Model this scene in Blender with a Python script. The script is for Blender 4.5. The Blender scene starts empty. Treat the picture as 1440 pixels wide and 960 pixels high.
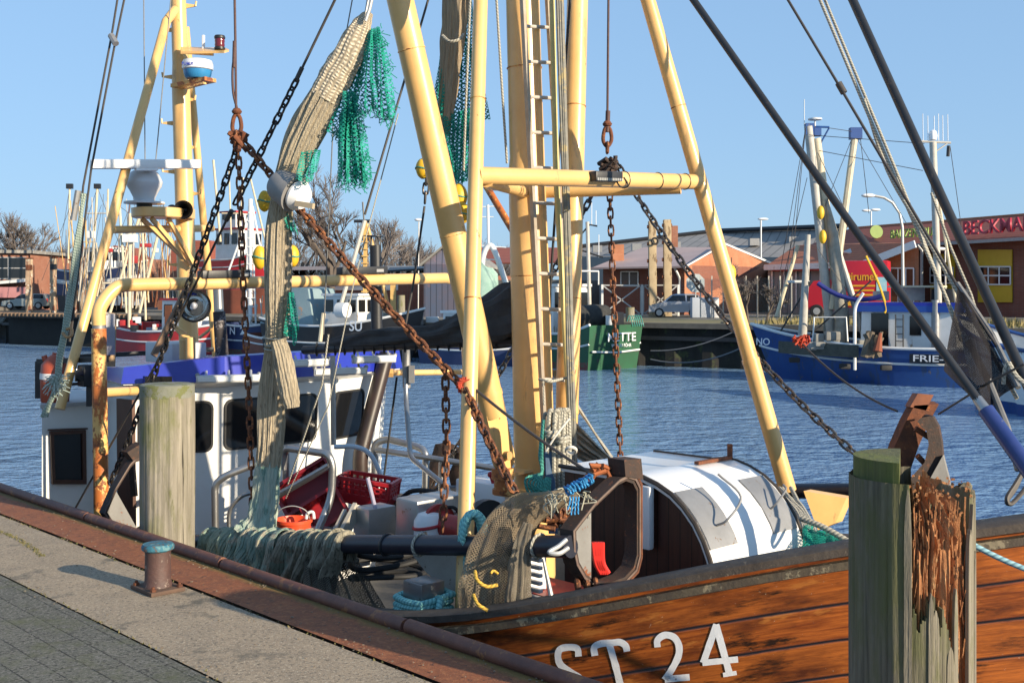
import bpy, bmesh, math, random
from mathutils import Vector, Matrix, noise
from mathutils.bvhtree import BVHTree
R = random.Random(7)
S = bpy.context.scene
COL = S.collection
F, HX, HY, CZ = 1600.0, 720.0, 410.0, 1.64
V = Vector
UP = V((0, 0, 1))
U = V((.6911, -.7227, 0)).normalized()      # towards the bow of the moored cutter, along the near quay
N = V((.7227, .6911, 0)).normalized()       # away from the near quay
NC = 6.05                                   # centreline of the cutter, metres out from the viewer
def P(px, py, d): return V(((px - HX) / F * d, d, CZ - (py - HY) / F * d))
def dn(px, n): return n / (N.x * (px - HX) / F + N.y)
def ds(px, s): return s / (U.x * (px - HX) / F + U.y)
def Pn(px, py, n): return P(px, py, dn(px, n))
def Ps(px, py, s): return P(px, py, ds(px, s))
def B(s, n, z): return U * s + N * n + UP * z
def lerp(a, b, t): return a + (b - a) * t
def tab(xs, ys, x):
    if x <= xs[0]: return ys[0]
    for i in range(len(xs) - 1):
        if x <= xs[i + 1]:
            t = (x - xs[i]) / (xs[i + 1] - xs[i]); return ys[i] + (ys[i + 1] - ys[i]) * t
    return ys[-1]
def cr(pts, n=6):
    pts = [V(p) for p in pts]
    if len(pts) < 3: return [pts[0].lerp(pts[-1], i / n) for i in range(n + 1)]
    out = []; q = [pts[0] * 2 - pts[1]] + pts + [pts[-1] * 2 - pts[-2]]
    for i in range(1, len(q) - 2):
        a, b, c, d = q[i - 1:i + 3]
        for k in range(n):
            t = k / n
            out.append(.5 * ((2 * b) + (c - a) * t + (2 * a - 5 * b + 4 * c - d) * t * t + (3 * b - a - 3 * c + d) * t ** 3))
    out.append(pts[-1]); return out
def bend(pts, r=.06, n=4):
    pts = [V(p) for p in pts]; out = [pts[0]]
    for i in range(1, len(pts) - 1):
        a, b, c = pts[i - 1:i + 2]
        ra = min(r, (a - b).length * .45, (c - b).length * .45)
        p = b + (a - b).normalized() * ra; q = b + (c - b).normalized() * ra
        for k in range(n + 1):
            t = k / n; out.append((1 - t) ** 2 * p + 2 * t * (1 - t) * b + t * t * q)
    out.append(pts[-1]); return out
def frame(t):
    t = t.normalized(); a = UP if abs(t.z) < .93 else V((1, 0, 0))
    x = a.cross(t).normalized(); return x, t.cross(x).normalized()
def nz(p, s=1.0, seed=0): return noise.noise(V(p) * s + V((seed * 7.1, seed * 3.3, seed * 1.7)))

class MB:
    def __init__(s): s.v = []; s.f = []; s.uv = []
    def add(s, vs, fs, uvs=None):
        b = len(s.v); s.v += [tuple(p) for p in vs]
        for i, f in enumerate(fs):
            s.f.append(tuple(b + k for k in f)); s.uv.append([uvs[k] for k in f] if uvs else None)
        return s
    def box(s, c, sx, sy, sz, ax=None, bev=0):
        X, Y, Z = ax or (V((1, 0, 0)), V((0, 1, 0)), UP); c = V(c)
        if bev <= 0:
            vs = [c + X * sx * a / 2 + Y * sy * b / 2 + Z * sz * d / 2 for d in (-1, 1) for b in (-1, 1) for a in (-1, 1)]
            return s.add(vs, [(0, 2, 3, 1), (4, 5, 7, 6), (0, 1, 5, 4), (2, 6, 7, 3), (1, 3, 7, 5), (0, 4, 6, 2)])
        bm = bmesh.new(); bmesh.ops.create_cube(bm, size=1)
        bmesh.ops.scale(bm, vec=(sx, sy, sz), verts=bm.verts)
        bmesh.ops.bevel(bm, geom=bm.edges[:], offset=min(bev, .45 * min(sx, sy, sz)), segments=2, affect='EDGES', profile=.6)
        bm.verts.index_update()
        vs = [c + X * v.co.x + Y * v.co.y + Z * v.co.z for v in bm.verts]; fs = [[v.index for v in f.verts] for f in bm.faces]; bm.free()
        return s.add(vs, fs)
    def bar(s, a, b, w, h, up=UP, bev=0):
        a, b = V(a), V(b); t = (b - a).normalized(); x = up.cross(t)
        if x.length < .05: x = V((1, 0, 0)).cross(t)
        x.normalize(); z = t.cross(x)
        return s.box((a + b) / 2, w, (b - a).length, h, (x, t, z), bev)
    def tube(s, pts, r, seg=10, cap=True, closed=False):
        pts = [V(p) for p in pts]; n = len(pts); rs = r if isinstance(r, (list, tuple)) else [r] * n
        if len(rs) == 2 and n > 2: rs = [lerp(rs[0], rs[1], i / (n - 1)) for i in range(n)]
        vs = []; x = None; ln = 0; uv = []
        for i, p in enumerate(pts):
            a = pts[i - 1] if (i > 0 or closed) else p; b = pts[(i + 1) % n] if (i < n - 1 or closed) else p
            t = (b - a)
            if t.length < 1e-9: t = UP.copy()
            t.normalize()
            if x is None: x, y = frame(t)
            else:
                x = x - t * x.dot(t)
                x = x.normalized() if x.length > 1e-6 else frame(t)[0]
                y = t.cross(x)
            if i: ln += (p - pts[i - 1]).length
            for k in range(seg):
                an = 2 * math.pi * k / seg; vs.append(p + (x * math.cos(an) + y * math.sin(an)) * rs[i]); uv.append((ln, k / seg))
        fs = []
        for i in range(n if closed else n - 1):
            j = (i + 1) % n
            for k in range(seg):
                m = (k + 1) % seg; fs.append((i * seg + k, i * seg + m, j * seg + m, j * seg + k))
        if cap and not closed: fs += [tuple(reversed(range(seg))), tuple((n - 1) * seg + k for k in range(seg))]
        return s.add(vs, fs, uv)
    def lathe(s, prof, c, ax=UP, seg=24, x=None, cap=True):
        c = V(c); ax = V(ax).normalized(); x0, y0 = frame(ax)
        if x is not None: x0 = V(x); y0 = ax.cross(x0)
        vs = [c + ax * z + (x0 * math.cos(2 * math.pi * k / seg) + y0 * math.sin(2 * math.pi * k / seg)) * r for r, z in prof for k in range(seg)]
        fs = [(i * seg + k, i * seg + (k + 1) % seg, (i + 1) * seg + (k + 1) % seg, (i + 1) * seg + k) for i in range(len(prof) - 1) for k in range(seg)]
        if cap: fs += [tuple(reversed(range(seg))), tuple((len(prof) - 1) * seg + k for k in range(seg))]
        return s.add(vs, fs)
    def prism(s, pts, vec):
        pts = [V(p) for p in pts]; n = len(pts); vec = V(vec)
        vs = pts + [p + vec for p in pts]
        return s.add(vs, [tuple(reversed(range(n))), tuple(range(n, 2 * n))] + [(i, (i + 1) % n, n + (i + 1) % n, n + i) for i in range(n)])
    def band(s, outer, inner, vec):
        n = len(outer); vec = V(vec); vs = [V(p) for p in outer] + [V(p) for p in inner]; vs += [p + vec for p in vs]; fs = []
        for i in range(n):
            j = (i + 1) % n
            fs += [(i, j, n + j, n + i), (2 * n + j, 2 * n + i, 3 * n + i, 3 * n + j), (i, 2 * n + i, 2 * n + j, j), (n + j, 3 * n + j, 3 * n + i, n + i)]
        return s.add(vs, fs)
    def sheet(s, grid, su=1.0, sv=1.0, closed=False):
        h, w = len(grid), len(grid[0]); vs = [p for row in grid for p in row]
        uv = [(su * i / (w - 1), sv * j / (h - 1)) for j in range(h) for i in range(w)]
        fs = [(j * w + i, j * w + i + 1, (j + 1) * w + i + 1, (j + 1) * w + i) for j in range(h - 1) for i in range(w - 1)]
        return s.add(vs, fs, uv)
    def ball(s, c, rx, ry=None, rz=None, ax=None, seg=14, rings=9, wob=0):
        ry = ry or rx; rz = rz or rx; X, Y, Z = ax or (V((1, 0, 0)), V((0, 1, 0)), UP); c = V(c); vs = []
        for j in range(rings + 1):
            th = math.pi * j / rings
            for k in range(seg):
                ph = 2 * math.pi * k / seg; d = V((math.sin(th) * math.cos(ph), math.sin(th) * math.sin(ph), math.cos(th)))
                w = 1 + wob * nz(d * 2 + c)
                vs.append(c + (X * d.x * rx + Y * d.y * ry + Z * d.z * rz) * w)
        return s.add(vs, [(j * seg + k, (j + 1) * seg + k, (j + 1) * seg + (k + 1) % seg, j * seg + (k + 1) % seg) for j in range(rings) for k in range(seg)])
    def chain(s, pts, pitch=.085, wire=.0085, wid=.026, seg=6, twist=0):
        pts = [V(p) for p in pts]; L = [0]
        for a, b in zip(pts, pts[1:]): L.append(L[-1] + (b - a).length)
        n = max(1, int(L[-1] / pitch))
        def at(d):
            for i in range(len(pts) - 1):
                if d <= L[i + 1] or i == len(pts) - 2: return pts[i].lerp(pts[i + 1], (d - L[i]) / max(1e-6, L[i + 1] - L[i]))
        for k in range(n):
            a, b = at(k * pitch), at((k + 1) * pitch); t = (b - a).normalized(); x, y = frame(t)
            an = twist + (k % 2) * math.pi / 2 + R.uniform(-.25, .25); x, y = x * math.cos(an) + y * math.sin(an), y * math.cos(an) - x * math.sin(an)
            c = (a + b) / 2; hl = pitch * .5 + wire * .8 - wid * .5; ring = []
            for q in range(10):
                ph = 2 * math.pi * q / 10; cs, sn = math.cos(ph), math.sin(ph)
                ring.append(c + x * cs * wid * .9 + t * (sn * wid * .7 + (hl if sn > .01 else -hl if sn < -.01 else 0)))
            s.tube(ring, wire, seg, closed=True)
        return s
    def loft(s, secs, cap=True):
        n = len(secs[0]); vs = [p for q in secs for p in q]
        fs = [(i * n + k, i * n + (k + 1) % n, (i + 1) * n + (k + 1) % n, (i + 1) * n + k) for i in range(len(secs) - 1) for k in range(n)]
        if cap: fs += [tuple(reversed(range(n))), tuple((len(secs) - 1) * n + k for k in range(n))]
        return s.add(vs, fs)
    def build(s, name, m, parent=None, ang=38, fix=True, kind=None):
        me = bpy.data.meshes.new(name)
        off = V(parent.get('_w', (0, 0, 0))) if parent else V((0, 0, 0))
        org = V((0, 0, 0))
        if not parent and s.v:
            a = [min(p[i] for p in s.v) for i in range(3)]; b = [max(p[i] for p in s.v) for i in range(3)]
            org = V(((a[0] + b[0]) / 2, (a[1] + b[1]) / 2, a[2])) if kind != 'structure' else org
        me.from_pydata([(p[0] - off.x - org.x, p[1] - off.y - org.y, p[2] - off.z - org.z) for p in s.v], [], s.f)
        if any(s.uv):
            ul = me.uv_layers.new(name='UVMap'); i = 0
            for f, q in zip(s.f, s.uv):
                for k in range(len(f)):
                    ul.data[i].uv = q[k] if q else (0, 0); i += 1
        if fix:
            bm = bmesh.new(); bm.from_mesh(me); bmesh.ops.recalc_face_normals(bm, faces=bm.faces); bm.to_mesh(me); bm.free()
        if ang:
            me.polygons.foreach_set('use_smooth', [True] * len(me.polygons)); me.set_sharp_from_angle(angle=math.radians(ang))
        me.materials.append(m); me.update()
        o = bpy.data.objects.new(name, me); COL.objects.link(o); o.location = org
        o['_w'] = tuple(off + org)
        if parent: o.parent = parent
        return o

def tag(o, label=None, cat=None, group=None, kind=None):
    if label: o['label'] = label
    if cat: o['category'] = cat
    if group: o['group'] = group
    if kind: o['kind'] = kind
    return o
def thing(name, label, cat, loc, group=None):
    o = bpy.data.objects.new(name, None); COL.objects.link(o); o.location = V(loc); o['_w'] = tuple(V(loc)); o.empty_display_size = .2
    return tag(o, label, cat, group)
def copy_thing(o, loc, rz=0, label=None):
    def rec(q, par):
        c = q.copy(); COL.objects.link(c)
        if par: c.parent = par
        for ch in list(q.children): rec(ch, c)
        return c
    c = rec(o, None); c.location = V(loc); c.rotation_euler = (0, 0, rz)
    if label: c['label'] = label
    return c
def text(txt, m, parent, c, right, up, h, name='lettering', depth=.004, space=1.0, width=None, align='CENTER'):
    cu = bpy.data.curves.new(name, 'FONT'); cu.body = txt; cu.size = h / .7; cu.extrude = depth; cu.align_x = align; cu.align_y = 'CENTER'; cu.space_character = space
    cu.offset = h * .012
    cu.materials.append(m); o = bpy.data.objects.new(name, cu); COL.objects.link(o)
    right = V(right).normalized(); up = V(up); up = (up - right * up.dot(right)).normalized(); nn = right.cross(up)
    sx = 1.0
    if width:
        bpy.context.view_layer.update(); sx = width / max(1e-3, o.dimensions.x)
    dg = bpy.context.evaluated_depsgraph_get(); bpy.context.view_layer.update(); me = bpy.data.meshes.new_from_object(o.evaluated_get(dg)); bpy.data.objects.remove(o); o = bpy.data.objects.new(name, me); COL.objects.link(o)
    if not me.materials: me.materials.append(m)
    off = V(parent['_w']) if parent else V((0, 0, 0)); q = V(c) - off
    o.matrix_local = Matrix(((right.x * sx, up.x, nn.x, q.x), (right.y * sx, up.y, nn.y, q.y), (right.z * sx, up.z, nn.z, q.z), (0, 0, 0, 1)))
    if parent: o.parent = parent; o.matrix_parent_inverse = Matrix()
    return o

# ---------------------------------------------------------------- materials
def srgb(r, g, b):
    return tuple(((c / 255) / 12.92 if c / 255 <= .04045 else ((c / 255 + .055) / 1.055) ** 2.4) for c in (r, g, b))
def nodes(name):
    m = bpy.data.materials.new(name); m.use_nodes = True; nt = m.node_tree; return m, nt, nt.nodes['Principled BSDF']
def nd(nt, t, **kw):
    n = nt.nodes.new(t)
    for k, v in kw.items():
        if k.startswith('i_'):
            n.inputs[k[2:].replace('_', ' ')].default_value = v
        else: setattr(n, k, v)
    return n
def ramp(nt, src, a, b, lo=0.0, hi=1.0):
    r = nt.nodes.new('ShaderNodeMapRange'); r.inputs['From Min'].default_value = a; r.inputs['From Max'].default_value = b
    r.inputs['To Min'].default_value = lo; r.inputs['To Max'].default_value = hi; r.clamp = True
    nt.links.new(src, r.inputs['Value']); return r.outputs['Result']
def mixc(nt, fac, a, b):
    m = nt.nodes.new('ShaderNodeMix'); m.data_type = 'RGBA'
    for sock, val in ((m.inputs[0], fac), (m.inputs[6], a), (m.inputs[7], b)):
        if isinstance(val, (int, float)): sock.default_value = val
        elif isinstance(val, (tuple, list)): sock.default_value = (*val[:3], 1)
        else: nt.links.new(val, sock)
    return m.outputs[2]
def nse(nt, co, scale, detail=4, rough=.6, st=(1, 1, 1)):
    mp = nd(nt, 'ShaderNodeMapping'); mp.inputs['Scale'].default_value = st; nt.links.new(co, mp.inputs['Vector'])
    n = nd(nt, 'ShaderNodeTexNoise', i_Scale=scale, i_Detail=detail, i_Roughness=rough); nt.links.new(mp.outputs['Vector'], n.inputs['Vector']); return n.outputs['Fac']
def mth(nt, op, a, b=None):
    n = nd(nt, 'ShaderNodeMath', operation=op)
    for i, x in enumerate((a, b)):
        if x is None: continue
        if isinstance(x, (int, float)): n.inputs[i].default_value = x
        else: nt.links.new(x, n.inputs[i])
    return n.outputs[0]
def mat(name, c1, c2=None, scale=6, rough=.55, metal=0, bump=.0, bs=None, st=(1, 1, 1), spots=None, spots2=None, spec=None, coat=0, lo=.3, hi=.7):
    """surface of one paint or wood with mottling (c2), then patches of rust, dirt or bare stuff: spots=(colour, threshold, scale[, stretch])"""
    m, nt, p = nodes(name); tc = nd(nt, 'ShaderNodeTexCoord').outputs['Object']
    c = c1
    if c2: c = mixc(nt, ramp(nt, nse(nt, tc, scale, 5, .65, st), lo, hi), c1, c2)
    rg = rough
    for k, sp in enumerate((spots, spots2)):
        if not sp: continue
        fac = ramp(nt, nse(nt, tc, sp[2], 6, .7, sp[3] if len(sp) > 3 else (1, 1, 1)), sp[1] - .05, sp[1] - .02)
        c = mixc(nt, fac, c, sp[0])
    if isinstance(c, tuple): p.inputs['Base Color'].default_value = (*c, 1)
    else: nt.links.new(c, p.inputs['Base Color'])
    p.inputs['Roughness'].default_value = rough; p.inputs['Metallic'].default_value = metal
    if spec is not None: p.inputs['Specular IOR Level'].default_value = spec
    if coat: p.inputs['Coat Weight'].default_value = coat; p.inputs['Coat Roughness'].default_value = .15
    if bump:
        b = nd(nt, 'ShaderNodeBump', i_Strength=bump, i_Distance=.02); nt.links.new(nse(nt, tc, bs or scale * 4, 6, .7, st), b.inputs['Height']); nt.links.new(b.outputs['Normal'], p.inputs['Normal'])
    return m
def netmat(name, c1, c2, cell_u, cell_v, w, c3=None, gaps=0.0):
    """knotted netting: a diamond lattice of strands over the sheet's own UVs, holes between them"""
    m, nt, p = nodes(name); uv = nd(nt, 'ShaderNodeTexCoord').outputs['UV']; oc = nd(nt, 'ShaderNodeTexCoord').outputs['Object']
    sx = nd(nt, 'ShaderNodeSeparateXYZ'); nt.links.new(uv, sx.inputs[0])
    u = mth(nt, 'MULTIPLY', sx.outputs[0], 1 / cell_u); v = mth(nt, 'MULTIPLY', sx.outputs[1], 1 / cell_v)
    wob = mth(nt, 'MULTIPLY', mth(nt, 'SUBTRACT', nse(nt, oc, 14, 4, .7), .5), 2.2)
    a = mth(nt, 'PINGPONG', mth(nt, 'ADD', mth(nt, 'ADD', u, v), wob), .5); b = mth(nt, 'PINGPONG', mth(nt, 'ADD', mth(nt, 'SUBTRACT', u, v), wob), .5)
    th = mth(nt, 'ADD', w, mth(nt, 'MULTIPLY', mth(nt, 'SUBTRACT', nse(nt, oc, 9, 4), .5), .45 * w + gaps))
    strand = mth(nt, 'MAXIMUM', mth(nt, 'LESS_THAN', a, th), mth(nt, 'LESS_THAN', b, th))
    c = mixc(nt, ramp(nt, nse(nt, oc, 7, 5, .7), .35, .65), c1, c2)
    if c3: c = mixc(nt, ramp(nt, nse(nt, oc, 3, 3, .6), .5, .66), c, c3)
    nt.links.new(c, p.inputs['Base Color']); p.inputs['Roughness'].default_value = .85; p.inputs['Specular IOR Level'].default_value = .2
    tr = nd(nt, 'ShaderNodeBsdfTransparent'); tl = nd(nt, 'ShaderNodeBsdfTranslucent'); nt.links.new(c, tl.inputs['Color'])
    m1 = nd(nt, 'ShaderNodeMixShader'); m1.inputs[0].default_value = .25; nt.links.new(p.outputs[0], m1.inputs[1]); nt.links.new(tl.outputs[0], m1.inputs[2])
    ms = nd(nt, 'ShaderNodeMixShader'); nt.links.new(strand, ms.inputs[0]); nt.links.new(tr.outputs[0], ms.inputs[1]); nt.links.new(m1.outputs[0], ms.inputs[2])
    nt.links.new(ms.outputs[0], nt.nodes['Material Output'].inputs['Surface'])
    return m
def ropemat(name, c1, c2, pitch=40):
    m, nt, p = nodes(name); uv = nd(nt, 'ShaderNodeTexCoord').outputs['UV']; sx = nd(nt, 'ShaderNodeSeparateXYZ'); nt.links.new(uv, sx.inputs[0])
    ph = mth(nt, 'ADD', mth(nt, 'MULTIPLY', sx.outputs[0], pitch), mth(nt, 'MULTIPLY', sx.outputs[1], 2))
    w = mth(nt, 'PINGPONG', ph, .5)
    c = mixc(nt, ramp(nt, w, .0, .3), c2, c1); nt.links.new(c, p.inputs['Base Color']); p.inputs['Roughness'].default_value = .8
    b = nd(nt, 'ShaderNodeBump', i_Strength=.8, i_Distance=.006); nt.links.new(w, b.inputs['Height']); nt.links.new(b.outputs[0], p.inputs['Normal'])
    return m

YEL = (.78, .49, .185)
RUST = (.20, .062, .022); DRUST = (.075, .03, .018); ORUST = (.42, .13, .03)
M = dict(
    yellow=mat('cream_yellow_paint', YEL, (.66, .385, .135), 2.2, .38, bump=.06, bs=25, spots=((.54, .33, .13), .655, 6, (1, 1, .25)), spots2=(RUST, .715, 11, (1, 1, .5)), coat=.25),
    yellow_rusty=mat('rusting_yellow_paint', YEL, (.64, .35, .09), 3, .5, bump=.1, bs=40, spots=(ORUST, .52, 7, (1, 1, .5)), spots2=(RUST, .6, 16)),
    white=mat('white_paint', (.78, .78, .76), (.72, .71, .67), 2.5, .35, bump=.015, bs=12, spots=((.5, .42, .32), .735, 9, (1, 1, .25)), coat=.2),
    plainwhite=mat('white_gloss', (.8, .8, .8), (.74, .74, .73), 4, .35),
    blue=mat('cobalt_blue_paint', (.012, .022, .30), (.018, .035, .36), 3, .35, coat=.3),
    navy=mat('navy_paint', (.012, .02, .085), (.02, .03, .11), 5, .5),
    glass=mat('dark_window_glass', (.008, .009, .011), None, rough=.06, spec=.6),
    rubber=mat('black_rubber', (.012, .012, .013), (.02, .02, .02), 8, .7),
    black=mat('black_paint', (.012, .013, .016), (.022, .023, .026), 6, .45, bump=.04, bs=50, spots=((.05, .04, .035), .68, 12)),
    beamblack=mat('scuffed_black_steel', (.010, .012, .022), (.02, .022, .034), 6, .38, bump=.06, bs=40, spots=((.10, .09, .085), .70, 22)),
    steel=mat('stainless_steel', (.42, .42, .42), (.32, .32, .31), 5, .34, metal=.85, bump=.02, bs=60, spots=((.22, .19, .15), .7, 12)),
    dull=mat('dull_grey_metal', (.32, .32, .32), (.25, .25, .25), 7, .5, metal=.5, bump=.04, spots=((.2, .13, .08), .69, 10)),
    galv=mat('galvanised_metal', (.5, .5, .49), (.4, .4, .39), 9, .45, metal=.4),
    rust=mat('rusty_iron', RUST, DRUST, 12, .85, bump=.35, bs=60, spots=((.30, .10, .03), .655, 30)),
    darkrust=mat('dark_rusted_iron', (.028, .022, .02), (.06, .03, .018), 14, .75, bump=.3, bs=50, spots=((.13, .05, .025), .65, 24)),
    rustchain=mat('rusted_chain', (.16, .055, .022), (.07, .03, .018), 20, .8, bump=.3, bs=90, spots=((.32, .12, .04), .58, 30)),
    blackchain=mat('black_chain', (.02, .019, .02), (.05, .045, .042), 25, .5, metal=.4, spots=((.28, .2, .14), .64, 30)),
    greychain=mat('worn_galvanised_chain', (.12, .115, .11), (.05, .045, .045), 25, .4, metal=.6, spots=((.22, .12, .06), .62, 30)),
    wire=mat('wire_rope', (.035, .033, .032), (.06, .05, .045), 30, .6),
    redwire=mat('rusty_wire_rope', (.06, .03, .03), (.1, .05, .04), 40, .7),
    grey_wire=mat('grey_wire', (.2, .2, .2), (.13, .13, .13), 30, .6),
    red=mat('red_plastic', (.42, .018, .025), (.36, .014, .02), 5, .4),
    orange=mat('orange_plastic', (.75, .085, .03), (.66, .07, .022), 5, .38),
    floaty=mat('yellow_float', (.72, .45, .02), (.62, .36, .02), 10, .5, bump=.1, bs=30, spots=((.25, .2, .06), .68, 14)),
    lens=mat('red_lens', (.12, .008, .012), None, rough=.15, spec=.7),
    wooddark=mat('dark_weathered_wood', (.055, .04, .03), (.10, .078, .06), 9, .75, bump=.3, bs=25, st=(1, 1, 1), spots=((.18, .145, .10), .67, 30)),
    brownwood=mat('brown_varnished_wood', (.10, .04, .022), (.06, .025, .015), 8, .45, bump=.1, st=(1, 1, .15)),
    hornblack=mat('black_horn', (.01, .01, .011), (.015, .015, .016), 5, .35, metal=.3),
    bluepaint2=mat('blue_disc_paint', (.02, .115, .175), (.035, .16, .21), 18, .7, bump=.3, spots=((.11, .065, .045), .585, 30), spots2=((.10, .22, .24), .60, 26)),
    teal=ropemat('turquoise_rope', (.22, .52, .50), (.08, .26, .27)),
    grayrope=ropemat('pale_grey_rope', (.42, .40, .33), (.17, .16, .13)),
    cyanrope=ropemat('pale_blue_rope', (.26, .45, .50), (.10, .2, .24)),
    yrope=ropemat('yellow_rope', (.68, .42, .06), (.35, .2, .03)),
    bluerope=ropemat('bright_blue_rope', (.04, .30, .62), (.02, .12, .3)),
    greenrope=ropemat('sea_green_rope', (.07, .33, .26), (.03, .15, .13)),
    darkcloth=mat('dark_sailcloth', (.030, .029, .030), (.055, .052, .05), 6, .9, bump=.3, bs=10),
    clear=mat('pale_hose', (.5, .6, .66), (.42, .52, .6), 5, .2),
)
# ---------------------------------------------------------------- camera, light, sky
cam = bpy.data.cameras.new('camera'); co = bpy.data.objects.new('camera', cam); COL.objects.link(co)
co.location = (0, 0, CZ); co.rotation_euler = (math.pi / 2, 0, 0); cam.sensor_width = 36; cam.lens = 36 * F / 1440
cam.shift_y = -(480 - HY) / 1440; cam.clip_end = 6000; cam.clip_start = .05; S.camera = co
SUN_EL, SUN_AZ = math.radians(17), math.radians(127)
wd = bpy.data.worlds.new('World'); S.world = wd; wd.use_nodes = True; nt = wd.node_tree
sk = nt.nodes.new('ShaderNodeTexSky'); sk.sky_type = 'NISHITA'; sk.sun_disc = False; sk.sun_elevation = SUN_EL; sk.sun_rotation = SUN_AZ
sk.altitude = 0; sk.air_density = 1.0; sk.dust_density = .6; sk.ozone_density = 3.5
bg = nt.nodes['Background']; bg.inputs['Strength'].default_value = .115; 
gmn = nt.nodes.new('ShaderNodeGamma'); gmn.inputs[1].default_value = .30; nt.links.new(sk.outputs[0], gmn.inputs[0])
vm = nt.nodes.new('ShaderNodeVectorMath'); vm.operation = 'MULTIPLY'; vm.inputs[1].default_value = (1.42, 2.02, 2.74); nt.links.new(gmn.outputs[0], vm.inputs[0]); nt.links.new(vm.outputs[0], bg.inputs['Color'])
sl = bpy.data.lights.new('sun', 'SUN'); sl.energy = 4.8; sl.angle = math.radians(.5); sl.color = (1, .85, .64)
so = bpy.data.objects.new('sun', sl); COL.objects.link(so)
sd = V((math.sin(SUN_AZ) * math.cos(SUN_EL), math.cos(SUN_AZ) * math.cos(SUN_EL), math.sin(SUN_EL)))
so.rotation_euler = (-sd).to_track_quat('-Z', 'Y').to_euler(); so.location = (6, -6, 9)
S.view_settings.view_transform = 'Standard'; S.view_settings.look = 'None'; S.view_settings.gamma = 1; S.view_settings.exposure = .8

# ---------------------------------------------------------------- water and the far shore
WZ = -2.2
m, nt, p = nodes('harbour_water'); tc = nd(nt, 'ShaderNodeTexCoord').outputs['Object']
p.inputs['Base Color'].default_value = (.165, .275, .42, 1); p.inputs['Roughness'].default_value = .05; p.inputs['IOR'].default_value = 1.33
n1 = nse(nt, tc, 1.5, 2, .5, (.9, 1.2, 1)); n2 = nse(nt, tc, 4.0, 3, .6, (.9, 1.2, 1)); n3 = nse(nt, tc, .4, 2, .5, (.8, 1.3, 1))
h = mth(nt, 'ADD', mth(nt, 'ADD', mth(nt, 'MULTIPLY', n1, .9), mth(nt, 'MULTIPLY', n2, .55)), mth(nt, 'MULTIPLY', n3, .7))
b = nd(nt, 'ShaderNodeBump', i_Distance=.30); nt.links.new(ramp(nt, nse(nt, tc, .07, 3, .6, (.6, 1.4, 1)), .38, .6, .45, 1.0), b.inputs['Strength']); nt.links.new(h, b.inputs['Height']); nt.links.new(b.outputs[0], p.inputs['Normal'])
w = MB().sheet([[V((-220, 1.0 + k * 20, WZ)), V((160, 1.0 + k * 20, WZ))] for k in range(12)]).build('water', m, kind='structure', ang=0); tag(w, kind='structure')

QA, QB = V((-38, 85, 0)), V((22.5, 50, 0)); QD = (QB - QA).normalized(); QN = V((-QD.y, QD.x, 0))      # edge of the opposite quay
if QN.y < 0: QN = -QN
gm = mat('far_ground', (.20, .18, .15), (.15, .14, .12), .25, .9, bump=.2, spots=((.09, .085, .045), .54, .12))
far0, far1 = QA - QD * 14, QB + QD * 120
g = MB(); pts = [far0 + QN * 9 - QD * 10, QA + QN * .25, far1 + QN * .25, V((900, 300, 0)), V((3500, 5000, 0)), V((-3500, 5000, 0)), V((-900, 300, 0))]
g.add([V((q.x, q.y, 0)) for q in pts], [tuple(range(7))]); g = g.build('ground', gm, kind='structure', ang=0); tag(g, kind='structure')
wallm = mat('dark_sheet_piling', (.016, .015, .014), (.028, .026, .022), 3, .85, bump=.2, st=(1, 1, .2), spots=((.04, .05, .02), .62, 1.5))
qw = thing('quay_wall', 'dark sheet piled wall of the opposite quay behind the moored boats', 'quay wall', QA)
mb = MB(); L = (far1 - QA).length; k = 0; prof = []
while k * .5 < L:
    o_ = 0 if (k // 2) % 2 else .22
    prof.append(QA + QD * (k * .5) + QN * o_); k += 1
mb.sheet([[q + UP * -4 for q in prof], [q + UP * -.22 for q in prof]]); mb.build('sheet_piling', wallm, qw, ang=0)
MB().bar(QA + UP * -.10, far1 + UP * -.10, .55, .26).build('coping', mat('concrete_coping', (.17, .15, .12), (.10, .09, .075), 2, .9, bump=.2), qw)
MB().bar(QA - QN * .12 + UP * -.75, far1 - QN * .12 + UP * -.75, .2, .2).build('waling_beam', M['black'], qw)
# stone bank and timber slipway wharf on the far left
mb = MB(); grid = []
for j in range(9):
    t = j / 8; grid.append([QA - QD * (x * 1.1 + 0) - QD * 0 - QN * (4 * (1 - t) - 1) + UP * (lerp(-2.6, 0.15, t) + .25 * nz((x * .9, t * 5, 0), 1.3)) for x in range(0, 60)])
tag(mb.sheet(grid).build('riverbank', mat('stone_bank', (.10, .095, .075), (.05, .05, .04), 2, .95, bump=.8, bs=4, spots=((.2, .19, .17), .6, 3)), kind='structure'), kind='structure')
wf = thing('wharf', 'timber slipway wharf with dark underside and worn edge beams', 'wharf', P(100, 445, 84))
a0, a1 = P(24, 447, 84), P(215, 447, 77)
a0.z = a1.z = 0
MB().bar(a0 + UP * -.12, a1 + UP * -.12, 3.0, .2).build('deck', M['wooddark'], wf)
mb = MB()
for k in range(34): 
    q = a0.lerp(a1, k / 33); mb.box(q + UP * .02 - QN * 1.55, .3, .3, .26, bev=.03)
mb.build('beam_end', mat('beam_ends', (.35, .22, .13), (.12, .08, .05), 3, .85), wf)
for k in range(7):
    q = a0.lerp(a1, k / 6) + QN * .2; MB().tube([q + UP * -3.5, q + UP * -.2], .16, 8).build('support_pile', M['black'], wf)
MB().bar(a0 - QN * .6 + UP * -1.7, a1 - QN * .6 + UP * -1.7, .2, 2.9).build('underside_shade_wall', mat('shade_black_backing', (.008, .008, .008), (.016, .016, .013), 1.5, .8), wf)  # near-black sheet painted as the shade under the wharf deck

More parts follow.
